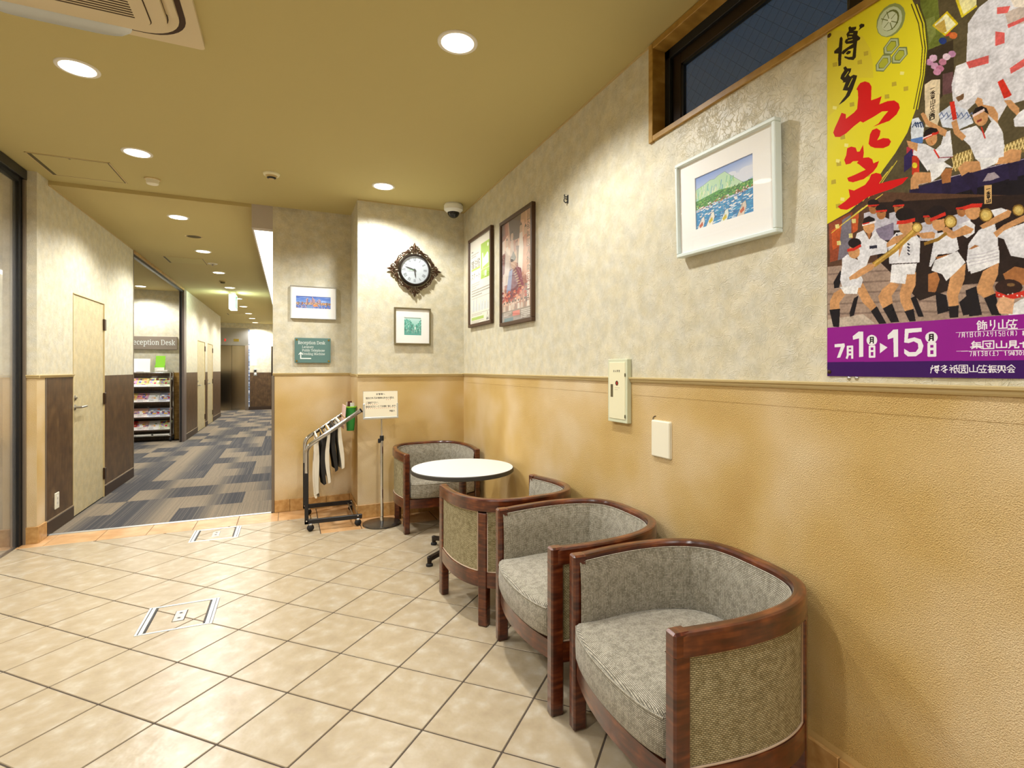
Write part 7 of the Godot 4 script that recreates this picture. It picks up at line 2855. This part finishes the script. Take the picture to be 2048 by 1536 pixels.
	pg(p, "d8181c", "53 393 59 382 62 363 74 363 87 371 91 384 98 386 108 371 110 394 108 407 123 411 133 420 136 432 151 431 146 444 135 455 110 466 79 465 66 458 62 447 82 446 115 442 100 425 90 415 95 411 79 406 71 410 58 408")
	pg(p, "d8181c", "33 520 55 512 70 503 66 480 82 489 113 483 125 471 130 460 143 460 155 467 159 479 151 492 178 493 208 496 225 498 210 511 183 516 150 517 120 519 90 531 61 537 42 530")
	gl(p, "月", "f4f2f6", 6, 57, 925, 81, 957)
	gl(p, "日", "f4f2f6", 5.5, 120, 927, 142, 955)
	gl(p, "日", "f4f2f6", 6.5, 267, 926, 291, 955)
	gl(p, "月", "241420", 3, 123, 902, 138, 918)
	gl(p, "月", "241420", 3.4, 271, 903, 285, 918)
	gl(p, "飾", "f4f2f6", 2.5, 373, 878, 391, 899)
	gl(p, "り", "f4f2f6", 2.5, 393, 879, 410, 900)
	gl(p, "山", "f4f2f6", 2.5, 412, 879, 428, 900)
	gl(p, "笠", "f4f2f6", 2.5, 430, 880, 446, 900)
	gl(p, "集", "f4f2f6", 2.5, 360, 924, 382, 941)
	gl(p, "団", "f4f2f6", 2.5, 384, 925, 404, 942)
	gl(p, "山", "f4f2f6", 2.5, 407, 926, 427, 942)
	gl(p, "見", "f4f2f6", 2.5, 429, 927, 448, 942)
	gl(p, "せ", "f4f2f6", 2.5, 450, 928, 469, 943)
	ln(p, "f4f2f6", 1.2, "331 902 461 902")
	ln(p, "f4f2f6", 1.2, "332 946 461 948")
	gl(p, "7", "f4f2f6", 1.3, 334, 902, 341, 913)
	gl(p, "月", "f4f2f6", 1.3, 342, 903, 350, 914)
	gl(p, "1", "f4f2f6", 1.3, 350, 903, 358, 914)
	gl(p, "日", "f4f2f6", 1.3, 358, 903, 366, 914)
	gl(p, "(", "f4f2f6", 1.3, 366, 903, 373, 914)
	gl(p, "月", "f4f2f6", 1.3, 374, 903, 381, 914)
	gl(p, ")", "f4f2f6", 1.3, 382, 904, 389, 914)
	gl(p, "よ", "f4f2f6", 1.3, 390, 904, 396, 914)
	gl(p, "り", "f4f2f6", 1.3, 397, 904, 404, 915)
	gl(p, "1", "f4f2f6", 1.3, 405, 904, 411, 915)
	gl(p, "5", "f4f2f6", 1.3, 412, 904, 419, 915)
	gl(p, "日", "f4f2f6", 1.3, 419, 905, 426, 915)
	gl(p, "(", "f4f2f6", 1.3, 426, 905, 433, 915)
	gl(p, "月", "f4f2f6", 1.3, 434, 905, 440, 915)
	gl(p, ")", "f4f2f6", 1.3, 441, 905, 447, 915)
	gl(p, "朝", "f4f2f6", 1.3, 455, 906, 461, 916)
	gl(p, "7", "f4f2f6", 1.3, 357, 948, 364, 958)
	gl(p, "月", "f4f2f6", 1.3, 365, 948, 371, 958)
	gl(p, "1", "f4f2f6", 1.3, 372, 948, 379, 958)
	gl(p, "3", "f4f2f6", 1.3, 380, 948, 386, 958)
	gl(p, "日", "f4f2f6", 1.3, 387, 948, 393, 958)
	gl(p, "(", "f4f2f6", 1.3, 394, 948, 400, 958)
	gl(p, "土", "f4f2f6", 1.3, 401, 948, 407, 958)
	gl(p, ")", "f4f2f6", 1.3, 408, 948, 414, 958)
	gl(p, "1", "f4f2f6", 1.3, 422, 949, 428, 958)
	gl(p, "5", "f4f2f6", 1.3, 429, 949, 435, 958)
	gl(p, "時", "f4f2f6", 1.3, 435, 949, 441, 958)
	gl(p, "3", "f4f2f6", 1.3, 442, 949, 448, 958)
	gl(p, "0", "f4f2f6", 1.3, 448, 949, 454, 958)
	gl(p, "分", "f4f2f6", 1.3, 455, 949, 461, 958)
	gl(p, "博", "f4f2f6", 2, 276, 979, 295, 998)
	gl(p, "多", "f4f2f6", 2, 297, 979, 315, 997)
	gl(p, "祇", "f4f2f6", 2, 317, 979, 335, 997)
	gl(p, "園", "f4f2f6", 2, 337, 979, 354, 997)
	gl(p, "山", "f4f2f6", 2, 356, 979, 373, 996)
	gl(p, "笠", "f4f2f6", 2, 375, 979, 391, 996)
	gl(p, "振", "f4f2f6", 2, 393, 979, 409, 996)
	gl(p, "興", "f4f2f6", 2, 410, 979, 426, 996)
	gl(p, "会", "f4f2f6", 2, 427, 979, 442, 995)
	gl(p, "一", "3a2c24", 1.6, 275, 291, 284, 305)
	gl(p, "番", "3a2c24", 1.6, 275, 305, 285, 323)
	gl(p, "山", "3a2c24", 1.6, 275, 323, 285, 339)
	gl(p, "笠", "3a2c24", 1.6, 275, 340, 285, 356)
	gl(p, "西", "241c18", 2.2, 273, 358, 285, 375)
	pg(p, "d8b074", "388 572 402 575 402 617 388 614")
	gl(p, "一", "241c18", 1.6, 392, 576, 399, 587)
	gl(p, "番", "241c18", 1.6, 392, 588, 399, 602)
	gl(p, "山", "241c18", 1.6, 392, 603, 399, 614)
